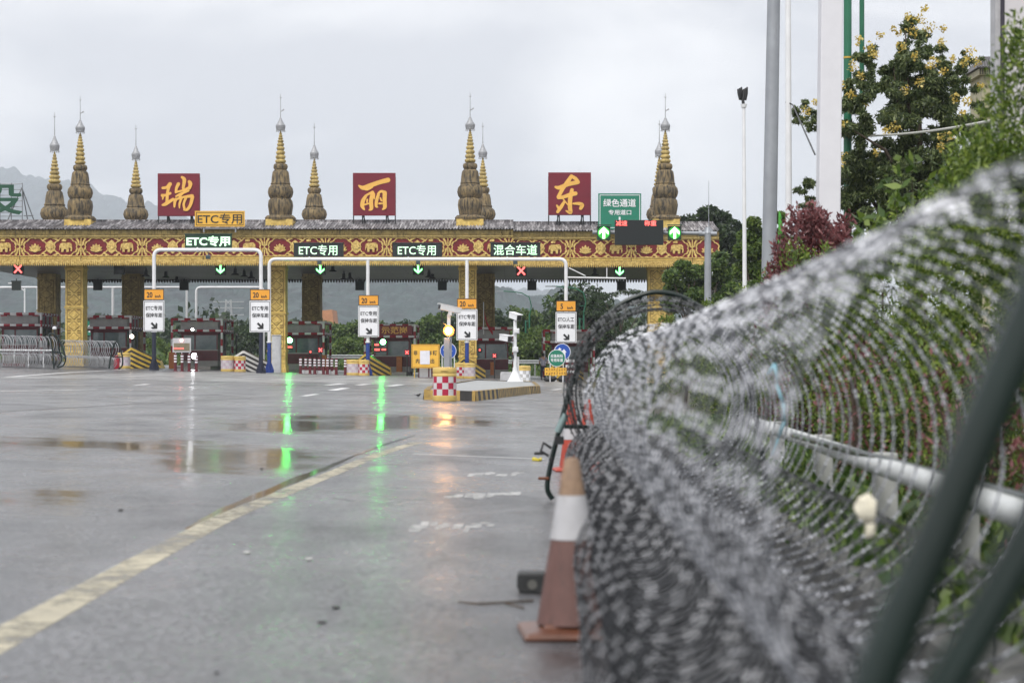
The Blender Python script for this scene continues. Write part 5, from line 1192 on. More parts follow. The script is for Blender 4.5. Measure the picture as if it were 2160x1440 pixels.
for X, Y, dv in ((1087, 667, (.55, -.8, -.22)), (1067, 713, (.6, -.8, -.12))):
    mb, mk = MB(), MB(); p = P(X, Y, d); cctv(mb, mk, p, dv, .58, .26, .24); 
    if X > 1080: mb.cyl((x, d, zz(678)), (p.x, p.y, p.z - .1), .05, n=8)
    else: mb.cyl((x, d, zz(706)), (p.x + .05, p.y + .05, p.z + .05), .03, n=8); mb.cyl((x, d, zz(722)), (p.x + .2, p.y, zz(721)), .05, .02, n=8)
    o = obj('camera', mb, [white_pt], t, bevel=.008); obj('lens_hood', mk, [black_pt], o)
mb = MB(); mb.tube([P(1066, 722, d - .1), P(1068, 738, d - .12), P(1076, 750, d - .12), P(1084, 754, d - .1)], .02, 6); mb.cyl(P(1081, 748, d - .1), P(1081, 756, d - .1), .05, n=8); obj('cable', mb, [black_pt], t)
# grey post with amber lamp behind the barrel
d = 54.6; zz = lambda Y: P(0, Y, d).z; t = thing('camera_post', 'grey post with amber flashing lamp and one white camera behind the checkered barrel', 'camera post', (P(946, 0, d).x, d, gz(-1.7) + H)); x0 = P(944, 0, d).x; x1 = P(948, 0, d).x
mb = MB(); mb.bbox((P(936, 0, d).x, d, gz(-1.7) + .2), (P(949, 0, d).x, d + .16, zz(712))); mb.bbox((P(949.6, 0, d).x, d + .03, gz(-1.7) + .2), (P(953, 0, d).x, d + .08, zz(708))); obj('pole', mb, [grey_steel], t, bevel=.02)
mb = MB(); mb.bbox((P(943, 0, d).x, d + .02, zz(715)), (P(950, 0, d).x, d + .1, zz(662))); obj('mast', mb, [white_pt], t)
mb, mk = MB(), MB(); p = P(949, 651.5, d); cctv(mb, mk, p, (-.93, -.45, .20), .62, .13, .14); mb.box(p + Vector((.0, 0, -.12)), (.1, .1, .12)); o = obj('camera', mb, [white_pt], t, bevel=.008); obj('lens_hood', mk, [black_pt], o)
mb = MB(); c = P(946.5, 697.5, d); mb.cyl((c.x, d - .02, c.z), (c.x, d + .1, c.z), .155, n=24); o = obj('lamp_housing', mb, [mat('amber_glass', (.5, .24, .1), .3)], t)
mb = MB()
for k, (a, b) in enumerate(((-.06, .0), (.0, .05), (.05, -.01), (0, -.06), (.02, .02), (-.03, -.05), (-.03, .05), (.045, .045))): mb.ball((c.x + a, d - .035, c.z + b), .034, n=8, m=6)
obj('amber_diodes', mb, [lamp_amber], o, smooth=True)
mb = MB(); mb.tube([P(932, 655, d - .1), P(931, 668, d - .12), P(934, 680, d - .12), P(944, 687, d)], .016, 6); obj('cable', mb, [black_pt], t)
# small bird on the wet road
p = Gp(882, 838.5); t = thing('bird', 'small dark bird standing on wet road left of the barrel', 'bird', p); mb = MB(); mb.ball(p + Vector((0, 0, .07)), (.055, .03, .032)); mb.ball(p + Vector((.05, 0, .105)), (.022, .02, .02)); mb.prism([(p.x - .05, p.z + .075), (p.x - .12, p.z + .10), (p.x - .12, p.z + .088), (p.x - .045, p.z + .06)], p.y - .01, p.y + .01); mb.cyl(p + Vector((.07, 0, .105)), p + Vector((.095, 0, .1)), .006, .001, n=5)
for s in (-1, 1): mb.cyl(p + Vector((0, .012 * s, 0)), p + Vector((0, .012 * s, .05)), .004, n=4)
obj('body', mb, [black_pt], t, smooth=True)

# ---------------------------------------------------------------- message gantry in front of the canopy
d = 80; ppm = F / d; zz = lambda Y: P(0, Y, d).z; xx = lambda X: (X - 1080) / ppm
t = thing('sign_gantry', 'grey steel post with a long arm reaching left to the black message board', 'sign gantry', B(1493, d))
mb = MB(); mb.cyl(B(1493, d), (xx(1493), d, zz(492)), .15, .13, 16); mb.cyl((xx(1493), d, zz(492)), (xx(1493), d, zz(480)), .15, .06, 16); mb.cyl(B(1493, d), B(1493, d) + Vector((0, 0, .05)), .32, n=16); obj('post', mb, [grey_steel], t, smooth=True)
mb = MB(); mb.cyl((xx(1493), d, zz(492)), (xx(1250), d, zz(490)), .075, n=12); mb.cyl((xx(1480), d, zz(492)), (xx(1474), d, zz(492)), .12, n=12); mb.cyl((xx(1512), d, zz(493)), (xx(1476), d, zz(493)), .09, n=10)
mb.prism([(xx(1482), zz(490)), (xx(1490), zz(476)), (xx(1490), zz(490))], d - .01, d + .01); mb.prism([(xx(1496), zz(476)), (xx(1506), zz(490)), (xx(1496), zz(490))], d - .01, d + .01); obj('arm', mb, [grey_steel], t, smooth=True)
mb = MB(); mb.cyl((xx(1495), d, zz(482)), (xx(1495), d, zz(381)), .016, .008, 6); obj('lightning_rod', mb, [steel], t)
t = thing('message_board', 'large black message board with red words 减速 and 称重 on the gantry arm', 'message board', P(1348, 516, d - .3))
mb = MB(); board(mb, 1297, 1399.5, 464, 516.5, d - .3, .18); obj('housing', mb, [dark_scr], t, bevel=.01); text('减速', P(1311, 471, d - .312), 24 / ppm, 11 / ppm, led_red, t, bold=.01); text('称重', P(1372, 471, d - .312), 25 / ppm, 11 / ppm, led_red, t, bold=.01)
for X, lab in ((1273.5, 'bright green up arrow lamp left of the black message board'), (1423, 'bright green up arrow lamp between the black message board and its post')):
    t = thing('arrow_lamp', lab, 'arrow lamp', P(X, 505, d - .3), 'green up arrows on the gantry arm'); mb = MB(); board(mb, X - 14, X + 14, 477, 506, d - .3, .18); c = P(X, 491, d - .3); mb.bbox((c.x - .3, d - .42, zz(475)), (c.x + .3, d - .3, zz(477)))
    obj('housing', mb, [dark_grn], t, bevel=.01); mb = MB(); mb.prism([(c.x + a, c.z + b) for a, b in arrow_poly('up', .46, .46)], d - .33, d - .312); obj('symbol', mb, [glow('lamp_green_bright', (.42, 1.0, .36), 4)], t)
    mb = MB(); mb.prism([(c.x + .24 * math.cos(k * math.pi / 12), c.z + .24 * math.sin(k * math.pi / 12)) for k in range(24)], d - .311, d - .302); obj('halo_disc', mb, [glow('lamp_green_halo', (.02, .55, .04), .55)], t)  # faintly glowing disc added behind the arrow to imitate the lamp's green bloom
# ---------------------------------------------------------------- vegetation
def leaves_np(rg, centers, radii, counts, size, aspect=.5, droop=.3, shell=.35):
    """leaf-sized rhombs spread through ellipsoidal clumps"""
    Vs = []
    for c, r, n in zip(centers, radii, counts):
        u = rg.normal(size=(n, 3)); u /= np.linalg.norm(u, axis=1, keepdims=True); rad = rg.uniform(shell, 1, (n, 1)) ** .6
        p = np.array(c) + u * rad * np.array(r)
        ax = rg.normal(size=(n, 3)) + u * .8; ax[:, 2] -= droop; ax /= np.linalg.norm(ax, axis=1, keepdims=True)
        nn = rg.normal(size=(n, 3)); nn -= ax * (nn * ax).sum(1, keepdims=True); nn /= np.linalg.norm(nn, axis=1, keepdims=True)
        s = size * rg.uniform(.6, 1.4, (n, 1))
        a = p - ax * s * .5; b = p + nn * s * aspect * .5; e = p + ax * s * .5; d_ = p - nn * s * aspect * .5
        Vs.append(np.stack([a, b, e, d_], 1).reshape(-1, 3))
    V = np.concatenate(Vs); Q = np.arange(len(V)).reshape(-1, 4); return V, Q
def limb_mesh(rg, h, crown, r0, nb=7, lean=0.1):
    mb = MB(); tip = Vector((rg.uniform(-lean, lean), rg.uniform(-lean, lean), h * .8)); mb.tube([Vector((0, 0, -.1)), tip * .35 + Vector((rg.uniform(-.08, .08), 0, 0)), tip * .7, tip], [r0, r0 * .8, r0 * .5, r0 * .18], 8)
    for c in crown[:nb]:
        s = rg.uniform(.3, .7); a = tip * s; c = Vector(c); m = a.lerp(c, .5) + Vector((0, 0, .1 * h * rg.uniform(-.2, .6))); mb.tube([a, m, c], [r0 * .4, r0 * .25, r0 * .08], 5)
    return mb
lf_dark = leafmat('leaf_dark', (.010, .024, .008), (.026, .052, .016), (.065, .105, .03))
lf_tree = leafmat('leaf_tree', (.03, .055, .02), (.10, .14, .05), (.22, .26, .10))
lf_mid = leafmat('leaf_mid', (.025, .06, .012), (.08, .14, .028), (.18, .25, .055))
lf_bright = leafmat('leaf_bright', (.03, .07, .01), (.09, .15, .025), (.19, .26, .05))
lf_conifer = leafmat('leaf_conifer', (.025, .055, .008), (.11, .18, .02), (.27, .34, .06))
lf_red = leafmat('leaf_red', (.06, .02, .022), (.19, .06, .065), (.34, .15, .15))
lf_flower = leafmat('leaf_flower', (.40, .27, .04), (.60, .47, .10), (.75, .63, .25))
def make_tree(name, label, cat, loc, seed, clumps, n, size, lm, r0, h, group=None, aspect=.5, droop=.3, extra=None, shell=.35):
    rg = np.random.default_rng(seed); t = thing(name, label, cat, loc, group); loc = Vector(loc)
    C = [Vector(c) for c, r in clumps]; vol = np.array([r[0] * r[1] * r[2] for c, r in clumps]) ** .67; cnt = (vol / vol.sum() * n).astype(int) + 5
    V, Q = leaves_np(rg, C, [r for c, r in clumps], cnt, size, aspect, droop, shell)
    quads_np('crown', V + np.array(loc), Q, lm, t)
    mb = limb_mesh(rg, h, [C[i] for i in rg.permutation(len(C))], r0); mb.v = [tuple(Vector(v) + loc) for v in mb.v]; obj('trunk', mb, [bark], t, smooth=True)
    if extra: extra(t, rg, loc)
    return t
def blob(rg, n, w_, z0, z1, r, tip=.5):
    out_ = []
    for i in range(n):
        s = rg.uniform(0, 1); z = z0 + (z1 - z0) * s; ww = w_ * (1 - tip * s) * math.sqrt(rg.uniform(0, 1)); a = rg.uniform(0, 2 * math.pi); k = r * rg.uniform(.6, 1.25)
        out_.append(((ww * math.cos(a), ww * math.sin(a), z), (k, k, k * .75)))
    return out_
rg = np.random.default_rng(5)
G1 = 'trees beyond the toll canopy'
protoA = make_tree('tree', 'bushy green tree beyond the canopy right of the orange-roofed house', 'tree', B(745, 205), 11, blob(rg, 26, 2.2, 1.0, 4.8, 1.0), 5200, .34, lf_mid, .16, 4.5, G1)
protoB = make_tree('tree', 'dark rounded tree beyond the canopy right of the 示范岗 booth', 'tree', B(880, 215), 12, blob(rg, 26, 2.6, 1.4, 5.2, 1.1, .35), 5200, .36, lf_dark, .2, 5, G1)
protoC = make_tree('tree', 'pale green scrubby tree low beyond the road between the camera posts', 'tree', B(1010, 195), 13, blob(rg, 22, 2.4, .5, 3.2, .9), 4600, .30, lf_bright, .12, 3, G1)
tl = [('A', 705, 210, 1.0, 'bushy tree just right of the house with the pale orange roof'), ('B', 668, 230, .9, 'dark tree below the orange roof behind the bollard row'), ('A', 795, 215, 1.05, 'bushy tree peeking past the 20 km/h plate of the central pole'),
      ('B', 840, 220, .95, 'dark tree directly behind the 示范岗 booth'), ('A', 918, 205, 1.2, 'tall bushy tree just left of the amber lamp pole'), ('C', 865, 190, .9, 'pale scrub above the yellow notice board'), ('B', 960, 225, 1.15, 'dark tree behind the amber lamp pole'),
      ('B', 1060, 215, 1.25, 'dark tree left of the white camera post behind the road'), ('A', 1105, 210, 1.35, 'bushy tree behind the first green street lamp'), ('B', 1150, 225, 1.3, 'dark tree between the two green street lamps'), ('C', 1085, 188, 1.15, 'pale scrub behind the white camera post'),
      ('C', 1140, 186, 1.25, 'pale scrub behind the standing person'), ('A', 1185, 200, 1.5, 'bushy tree behind the 5 km/h plate'), ('C', 1195, 185, 1.2, 'pale scrub behind the last toll booth'), ('B', 1235, 190, 1.6, 'dark tree beside the second green street lamp'), ('B', 520, 215, .85, 'dark tree left of the white lane plate by the gold column'),
      ('C', 230, 200, .9, 'pale scrub behind the wire beside the gold column'), ('C', 12, 195, .8, 'pale scrub behind the wire at the far end'), ('C', 735, 188, .85, 'pale scrub behind the guard rail and bollards'), ('C', 780, 186, .8, 'pale scrub behind the faded barrels at the guard rail'), ('C', 330, 200, .8, 'pale scrub behind the first striped block')]
for k, X, d, s, lab in tl: dup({'A': protoA, 'B': protoB, 'C': protoC}[k], B(X, d), lab, rotz=rnd.uniform(0, 6), scale=(s * rnd.uniform(.85, 1.15), s * rnd.uniform(.85, 1.15), s))
# a flat-layered tree beyond the canopy on the right
cl = []
for X, Y, w_ in ((1275, 622, 1.5), (1330, 615, 1.6), (1250, 660, 1.4), (1300, 668, 1.7), (1360, 640, 1.7), (1270, 700, 1.6), (1330, 705, 1.8), (1390, 670, 1.6), (1235, 728, 1.7), (1300, 735, 2)):
    p = P(X, Y, 175) - B(1310, 175); cl.append(((p.x, rg.uniform(-1, 1), p.z), (w_ * .95, 1.2, .28)))
make_tree('tree', 'flat-layered acacia-like tree beyond the right end of the canopy', 'tree', B(1310, 175), 21, cl, 3600, .24, lf_dark, .16, 7.0, shell=.1)
def px_tree(label, Xc, d, pts, n, size, lm, r0, seed, depth=.8, split=0, name='tree', group=None, **k):
    cl = []; base = B(Xc, d); rg_ = np.random.default_rng(seed)
    for X, Y, rp in pts:
        p = P(X, Y, d) - base; r = rp / F * d; c0 = (p.x, rg_.uniform(-1, 1) * depth, p.z)
        if not split: cl.append((c0, (r, r, r * .8)))
        for _ in range(split):
            o = rg_.normal(size=3) * r * .62; q = r * rg_.uniform(.22, .5); cl.append(((c0[0] + o[0], c0[1] + o[1], c0[2] + o[2]), (q * 1.25, q, q * .8)))
    h = max(c[0][2] for c in cl)
    return make_tree(name, label, 'tree', base, seed, cl, n, size, lm, r0, h, group, **k)
px_tree('dark feathery tree behind the right end of the canopy', 1500, 160, [(1455, 470, 26), (1490, 455, 24), (1520, 462, 26), (1545, 480, 22), (1470, 500, 28), (1510, 500, 32), (1550, 512, 26), (1520, 545, 34), (1560, 560, 30), (1480, 540, 30), (1540, 600, 34), (1500, 610, 34)], 8500, .42, lf_dark, .3, 31, 1.5)
px_tree('light green tree in front of the right end of the canopy', 1450, 112, [(1415, 585, 20), (1440, 565, 22), (1470, 575, 20), (1500, 560, 18), (1425, 610, 24), (1460, 600, 24), (1490, 595, 24), (1520, 545, 20), (1530, 580, 24), (1545, 615, 26), (1470, 630, 30), (1520, 640, 30), (1420, 640, 26)], 9000, .30, lf_mid, .2, 32, .9)
px_tree('bright leafy tree between the thin white pole and the thick grey pole', 1585, 92, [(1588, 470, 18), (1575, 500, 22), (1600, 490, 22), (1565, 530, 22), (1590, 530, 26), (1612, 520, 24), (1570, 570, 26), (1600, 570, 30), (1640, 460, 16), (1640, 500, 24), (1650, 550, 26), (1590, 620, 36), (1640, 600, 36)], 11000, .22, lf_bright, .15, 33, .7)
# tall tree with yellow blossom
yt = [(1945, 70, 30), (1915, 110, 30), (1965, 120, 34), (1940, 160, 40), (1890, 150, 34), (1985, 175, 32), (1860, 120, 24), (1850, 180, 34), (2030, 180, 28), (2050, 130, 22), (1820, 130, 20), (1905, 215, 44), (1965, 225, 44), (2020, 240, 40), (1850, 245, 44), (1800, 215, 36), (1790, 280, 36), (1870, 300, 48), (1940, 290, 50), (2010, 305, 48),
      (2060, 270, 36), (1830, 340, 44), (1900, 360, 52), (1970, 360, 52), (2040, 360, 46), (1790, 360, 36), (1810, 420, 44), (1870, 430, 50), (1940, 430, 52), (2010, 430, 50), (1705, 225, 20), (1720, 255, 18), (1700, 395, 20), (1720, 430, 26), (2080, 340, 40)]
def flowers(t, rg_, loc):
    C, Rr, N_ = [], [], []
    for X, Y, rp in ((1940, 40, 14), (1960, 60, 16), (1925, 65, 16), (1985, 90, 12), (1915, 35, 10), (1950, 20, 9), (1895, 70, 10), (1885, 60, 9), (1835, 100, 14), (1810, 85, 12), (1855, 75, 10), (1845, 115, 12), (2045, 110, 14), (2060, 130, 12), (2035, 130, 12), (2010, 125, 9), (1970, 130, 14), (1900, 100, 12), (1910, 190, 12), (1940, 175, 12), (2015, 205, 12),
                     (1800, 140, 14), (1795, 200, 12), (1775, 180, 10), (1825, 215, 10), (1890, 270, 14), (1870, 275, 10), (2005, 285, 12), (1985, 310, 10), (1985, 290, 9), (2030, 240, 9), (2040, 215, 10), (1775, 260, 12), (1780, 330, 11), (1850, 320, 9), (1700, 235, 12), (1720, 215, 8), (1775, 345, 9), (1960, 140, 9), (1990, 150, 10), (1930, 120, 10), (1990, 60, 9), (1815, 160, 9), (2070, 180, 9)):
        p = P(X, Y, 46 + rg_.uniform(-1.2, .6)); r = rp / F * 46; C.append(p); Rr.append((r, r, r * 1.1)); N_.append(int(6 + rp * 2.6))
    V, Q = leaves_np(rg_, C, Rr, N_, .062, .8, 0, .1); quads_np('blossom', V, Q, lf_flower, t)
px_tree('tall dark tree with yellow blossom at its twig ends', 1940, 47, yt + [(1830, 400, 40), (1880, 400, 44), (1930, 400, 44), (1980, 400, 44), (1850, 460, 40), (1910, 470, 40), (1780, 440, 34)], 84000, .14, lf_tree, .17, 41, .9, split=10, aspect=.28, droop=.9, extra=flowers, shell=.02)
# hedge of shrubs along the kerb
def shrub(label, x, y, h, w_, lm, seed, n, size, group='shrubs in the roadside hedge', top=0.0, aspect=.32):
    rg_ = np.random.default_rng(seed); cl = []
    nb = 46 if n < 15000 else 95
    for i in range(nb):
        s = rg_.uniform(0, 1) ** .8; ww = w_ * (1.0 - .55 * max(0, s - .55) / .45); a = rg_.uniform(0, 6.28); q = math.sqrt(rg_.uniform(.1, 1)) * ww; r = rg_.uniform(.16, .34) * (1 - .4 * s)
        cl.append(((q * math.cos(a), q * math.sin(a), .1 + s * (h - .2)), (r, r, r * 1.5)))
    t = make_tree('shrub', label, 'shrub', (x, y, gz(x, y)), seed, cl, n, size, lm, .05, h * .9, group, aspect=aspect, droop=-.8, shell=.05)
    return t
hx = lambda y: road_edge(y) + 2.1
sh = [(6.2, 2.8), (7.9, 2.8), (9.6, 3.0), (11.4, 3.6), (13.3, 3.55), (15.6, 2.95), (18.2, 2.75), (21.0, 2.65), (24.4, 2.6), (28, 2.6), (33, 2.4), (40, 2.4), (52, 2.4)]
names = ['nearest', 'second', 'third', 'fourth', 'fifth', 'sixth', 'seventh', 'eighth', 'ninth', 'tenth', 'eleventh', 'twelfth', 'farthest']
for i, (y, h) in enumerate(sh):
    shrub(names[i] + ' bright green shrub from the camera in the hedge behind the white rail', hx(y) + rnd.uniform(-.15, .15), y, h, .68 + .012 * y, lf_conifer, 60 + i, 26000 if y < 20 else 13000, .042 + .0009 * y)
rl = [(8.6, 1.5, 'low red-leaved shrub at the hedge foot nearest the camera'), (10.4, 1.3, 'low red-leaved shrub seen through the wide wire loops'), (12.6, 1.6, 'red-tipped shrub in the hedge behind the pale rail end'), (17.0, 1.9, 'dark red shrub halfway along the hedge')]
for i, (y, h, lab) in enumerate(rl): shrub(lab, hx(y) - .8, y, h * .75, .4, lf_red, 90 + i, 420, .06, 'red-leaved shrubs')
p = P(1712, 470, 27); shrub('round purple-red bush rising above the hedge at the foot of the white square post', p.x, 26.5, 3.3, .74, lf_red, 97, 20000, .10, 'red-leaved shrubs')
p = P(1640, 540, 31); shrub('small red-tipped bush at the foot of the thick grey pole', p.x, 30, 2.6, .4, lf_red, 98, 4000, .075, 'red-leaved shrubs')
# broad-leaved sapling sticking out of the hedge
p = P(1925, 345, 19); base = Vector((p.x, 19, gz(p.x)))
make_tree('sapling', 'broad-leaved sapling poking out above the hedge near the green poles', 'sapling', base, 77, [((0, 0, 2.9), (.30, .3, .25)), ((.1, 0, 2.6), (.3, .3, .25)), ((-.2, 0, 2.35), (.35, .3, .3)), ((-.35, 0, 2.1), (.3, .3, .2))], 150, .17, lf_bright, .02, 3.0, aspect=.4, droop=.3)
p = P(1845, 450, 22); base = Vector((p.x, 22, gz(p.x)))
make_tree('sapling', 'small broad-leaved sapling low between the green poles and hedge', 'sapling', base, 78, [((0, 0, 2.65), (.30, .3, .2)), ((.15, 0, 2.4), (.3, .3, .25))], 80, .17, lf_bright, .02, 2.6, aspect=.4, droop=.3)
# litter of ground plants under the hedge (uncountable)
rgp = np.random.default_rng(3); n = 16000; yy_ = rgp.uniform(2.5, 36, n); xx_ = road_edge(yy_) + rgp.uniform(.05, 3.6, n)
C = np.stack([xx_, yy_, -SL * xx_ + rgp.uniform(0, .22, n)], 1); ax = rgp.normal(size=(n, 3)); ax[:, 2] = abs(ax[:, 2]) + .5; ax /= np.linalg.norm(ax, axis=1, keepdims=True); nn_ = np.cross(ax, rgp.normal(size=(n, 3))); nn_ /= np.linalg.norm(nn_, axis=1, keepdims=True)
s = rgp.uniform(.05, .13, (n, 1)); V = np.stack([C - ax * s, C + nn_ * s * .35, C + ax * s, C - nn_ * s * .35], 1).reshape(-1, 3)
tag(quads_np('ground_cover', V, np.arange(len(V)).reshape(-1, 4), lf_mid), 'low leafy ground cover under the roadside hedge', 'ground cover', kind='stuff')
rgp = np.random.default_rng(8); n = 26000; yy_ = rgp.uniform(168, 215, n); xx_ = rgp.uniform(-58, 26, n); zz_ = np.array([gz(a, b) for a, b in zip(xx_, yy_)])
C = np.stack([xx_, yy_, zz_ + rgp.uniform(0, 1.3, n) * rgp.uniform(0.2, 1, n)], 1); ax = rgp.normal(size=(n, 3)); ax[:, 2] = abs(ax[:, 2]) + .4; ax /= np.linalg.norm(ax, axis=1, keepdims=True); nn_ = np.cross(ax, rgp.normal(size=(n, 3))); nn_ /= np.linalg.norm(nn_, axis=1, keepdims=True)
s = rgp.uniform(.2, .5, (n, 1)); V = np.stack([C - ax * s, C + nn_ * s * .4, C + ax * s, C - nn_ * s * .4], 1).reshape(-1, 3)
tag(quads_np('undergrowth', V, np.arange(len(V)).reshape(-1, 4), lf_mid), 'tangled green undergrowth on the verge beyond the toll plaza', 'undergrowth', kind='stuff')
# far wood: one mass at the foot of the hills
rgp = np.random.default_rng(9); n = 1500; yy_ = rgp.uniform(260, 420, n); xx_ = (rgp.uniform(-150, 1500, n) - 1080) / F * yy_; hh_ = rgp.uniform(2.5, 7.5, n) * (1 + .3 * np.sin(xx_ * .1))
cs = [(a, b, h * .55) for a, b, h in zip(xx_, yy_, hh_)]; V, Q = leaves_np(rgp, cs, [(h * .42, h * .42, h * .5) for h in hh_], [42] * n, 1.0, .7, 0, .5)
tag(quads_np('far_wood', V, Q, lf_dark), 'dark wood along the foot of the hills', 'wood', kind='stuff')

# ---------------------------------------------------------------- poles beside the hedge
def pole(name, X0, Y0, X1, d, r0, r1, m_, label, cat='pole', square=False, ztop=None, bands=None):
    a = B(X0, d); top = P(X1, Y0, d); t = thing(name, label, cat, a); mb = MB()
    if square:
        mb.bbox((a.x - r0, a.y - r0, a.z), (a.x + r0, a.y + r0, top.z)); v = []
        for q in mb.v: s = (q[2] - a.z) / (top.z - a.z); v.append((q[0] + (top.x - a.x) * s, q[1], q[2]))
        mb.v = v
    else: mb.cyl(a, top, r0, r1, 20)
    mb2 = MB(); mb2.box(a + Vector((0, 0, .03)), (r0 * 4, r0 * 4, .06)); obj('base_plate', mb2, [m_], t)
    obj('shaft', mb, [m_], t, smooth=not square, bevel=.02 if square else 0)
    if bands:
        for Y in bands:
            z = P(0, Y, d).z; s = (z - a.z) / (top.z - a.z); q = a.lerp(top, s); mb = MB(); r = r0 + (r1 - r0) * s; mb.cyl(q - Vector((0, 0, .022)), q + Vector((0, 0, .022)), r * 1.1, n=16); obj('band', mb, [mat('band_yellow', (.6, .4, .06), .5)], t)
    return t
pole('lamp_pole', 1616, -160, 1635, 42, .165, .13, grey_steel, 'thick grey steel pole leaning slightly beside the hedge', 'pole')
pole('flag_pole', 1665, -120, 1662, 46, .085, .06, white_pt, 'slim pale pole with a wire tied to it, right of the thick grey pole', 'pole')
pole('sign_post', 1741, -150, 1754, 36, .195, .195, mat('post_white', (.66, .66, .70), .45, var=.06), 'broad white square post standing behind the purple-red bush', 'post', True)
pole('lamp_pole', 1788, -150, 1788, 48, .10, .095, green_pole, 'thicker green pole with yellow bands beside the white square post', 'pole', bands=(122, 269, 418))
pole('lamp_pole', 1818, -150, 1818, 49, .065, .06, green_pole, 'thinner green pole wound with white hose', 'pole')
t = pole('camera_pole', 1572, 222, 1569, 66, .085, .05, white_pt, 'tall thin white pole topped by a cluster of dark lamps', 'pole')
mb = MB(); c = P(1567, 208, 66)
for k in range(6):
    q = c + Vector((-.10 + .04 * k, .05 * (k % 3), -.05)); mb.tube([q, q + Vector((-.04 + .015 * k, 0, .22)), q + Vector((-.07 + .025 * k, 0, .36 + .04 * (k % 3)))], [.03, .045, .028], 6)
mb.cyl(P(1568, 222, 66), P(1567, 206, 66), .05, n=8); obj('lamp_cluster', mb, [black_pt], t, smooth=True)
mb = MB(); mb.cyl(P(1569, 227, 66), P(1569, 220, 66), .09, .11, 10); obj('collar', mb, [white_pt], t)
mb = MB(); a, b, c = P(1657, 216, 46), P(1672, 221, 45.9), P(1719, 326, 36.3); mb.tube([a, (a + b) / 2 + Vector((0, 0, .01)), b, b.lerp(c, .5), c], .016, 6); tag(obj('tie_wire', mb, [black_pt], origin=a), 'dark wire tied from the slim pole down to the white square post', 'wire')
mb = MB(); pts = [P(1797, 478, 47.6), P(1806, 400, 48), P(1812, 340, 48.6), P(1817, 287, 48.9)]; mb.tube(pts, .024, 8)
k_ = [P(1817, 287, 48.8)] + [P(1817 + 243 * s, 288 - 29 * s + 6 * math.sin(math.pi * s * .9), 48.8 - 16 * s) for s in [i / 10 for i in range(1, 13)]]; mb.tube(k_, .024, 8)
tag(obj('hose', mb, [mat('hose_white', (.55, .55, .50), .5)], origin=pts[0]), 'white hose tied to the green pole and slung toward the hedge', 'hose')
mb = MB(); d = 40; a = P(1645, 555, d); mb.tube([P(1643, 512, d), P(1647, 480, d), P(1645, 455, d), P(1644, 445, d)], [.02, .05, .03, .01], 8); mb.cyl((a.x, d, gz(a.x)), P(1644, 505, d), .02, n=6); tag(obj('plastic_strip', mb, [mat('neon_green', (.06, .34, .03), .5)], origin=a), 'bright neon green strip hanging beside the thick grey pole', 'strip')
# pavilion behind the blossom tree
d = 62; t = thing('pavilion', 'cream pavilion with a grey tiled roof beyond the blossom tree', 'pavilion', B(2110, d)); ppm = F / d; xx = lambda X: (X - 1080) / ppm; zz = lambda Y: P(0, Y, d).z
mb = MB(); mb.bbox((xx(2072), d, gz(16) - .1), (xx(2175), d + 1.6, zz(160)), 0); mb.bbox((xx(2062), d - .2, zz(160)), (xx(2185), d + 1.8, zz(147)), 0)
for X in range(2064, 2185, 5): mb.bbox((xx(X), d - .23, zz(159)), (xx(X + 1.2), d - .201, zz(148)), 1)
obj('wall', mb, [mat('cream_wall', (.46, .42, .28), .7, stain=(.2, .18, .13), stain_amt=.1), mat('slot_dark', (.05, .045, .04), .7)], t)
mb = MB(); a, b, c, e = (xx(2056), d - .4, zz(146)), (xx(2192), d - .4, zz(146)), (xx(2168), d + .9, zz(112)), (xx(2080), d + .9, zz(112)); f_, g_ = (xx(2192), d + 2.2, zz(146)), (xx(2056), d + 2.2, zz(146))
mb.add([a, b, c, e, f_, g_], [(0, 1, 2, 3), (1, 4, 2), (4, 5, 3, 2), (5, 0, 3), (0, 5, 4, 1)])
for k in range(24): s = k / 23; p0 = Vector(a).lerp(Vector(b), s); p1 = Vector(e).lerp(Vector(c), s); mb.cyl(p0, p1, .035, n=5)
obj('roof', mb, [mat('pavilion_tile', (.13, .125, .13), .7, var=.4)], t)
# big white billboard post at the frame edge
d = 38; t = thing('billboard_post', 'wide white board on dark-edged upright at the edge beyond the hedge', 'board', B(2140, d)); ppm = F / d; xx = lambda X: (X - 1080) / ppm; zz = lambda Y: P(0, Y, d).z
mb = MB(); mb.bbox((xx(2119), d, gz(9)), (xx(2215), d + .5, zz(-150))); obj('panel', mb, [mat('board_pale', (.56, .54, .56), .5, var=.06)], t)
mb = MB(); mb.bbox((xx(2112), d - .02, gz(9)), (xx(2118.6), d + .48, zz(-150))); obj('edge_strip', mb, [mat('edge_dark', (.03, .025, .04), .5)], t)
mb = MB(); mb.bbox((xx(2101), d + .05, gz(9)), (xx(2111.6), d + .45, zz(-150))); obj('upright', mb, [mat('upright_grey', (.45, .45, .47), .5)], t)

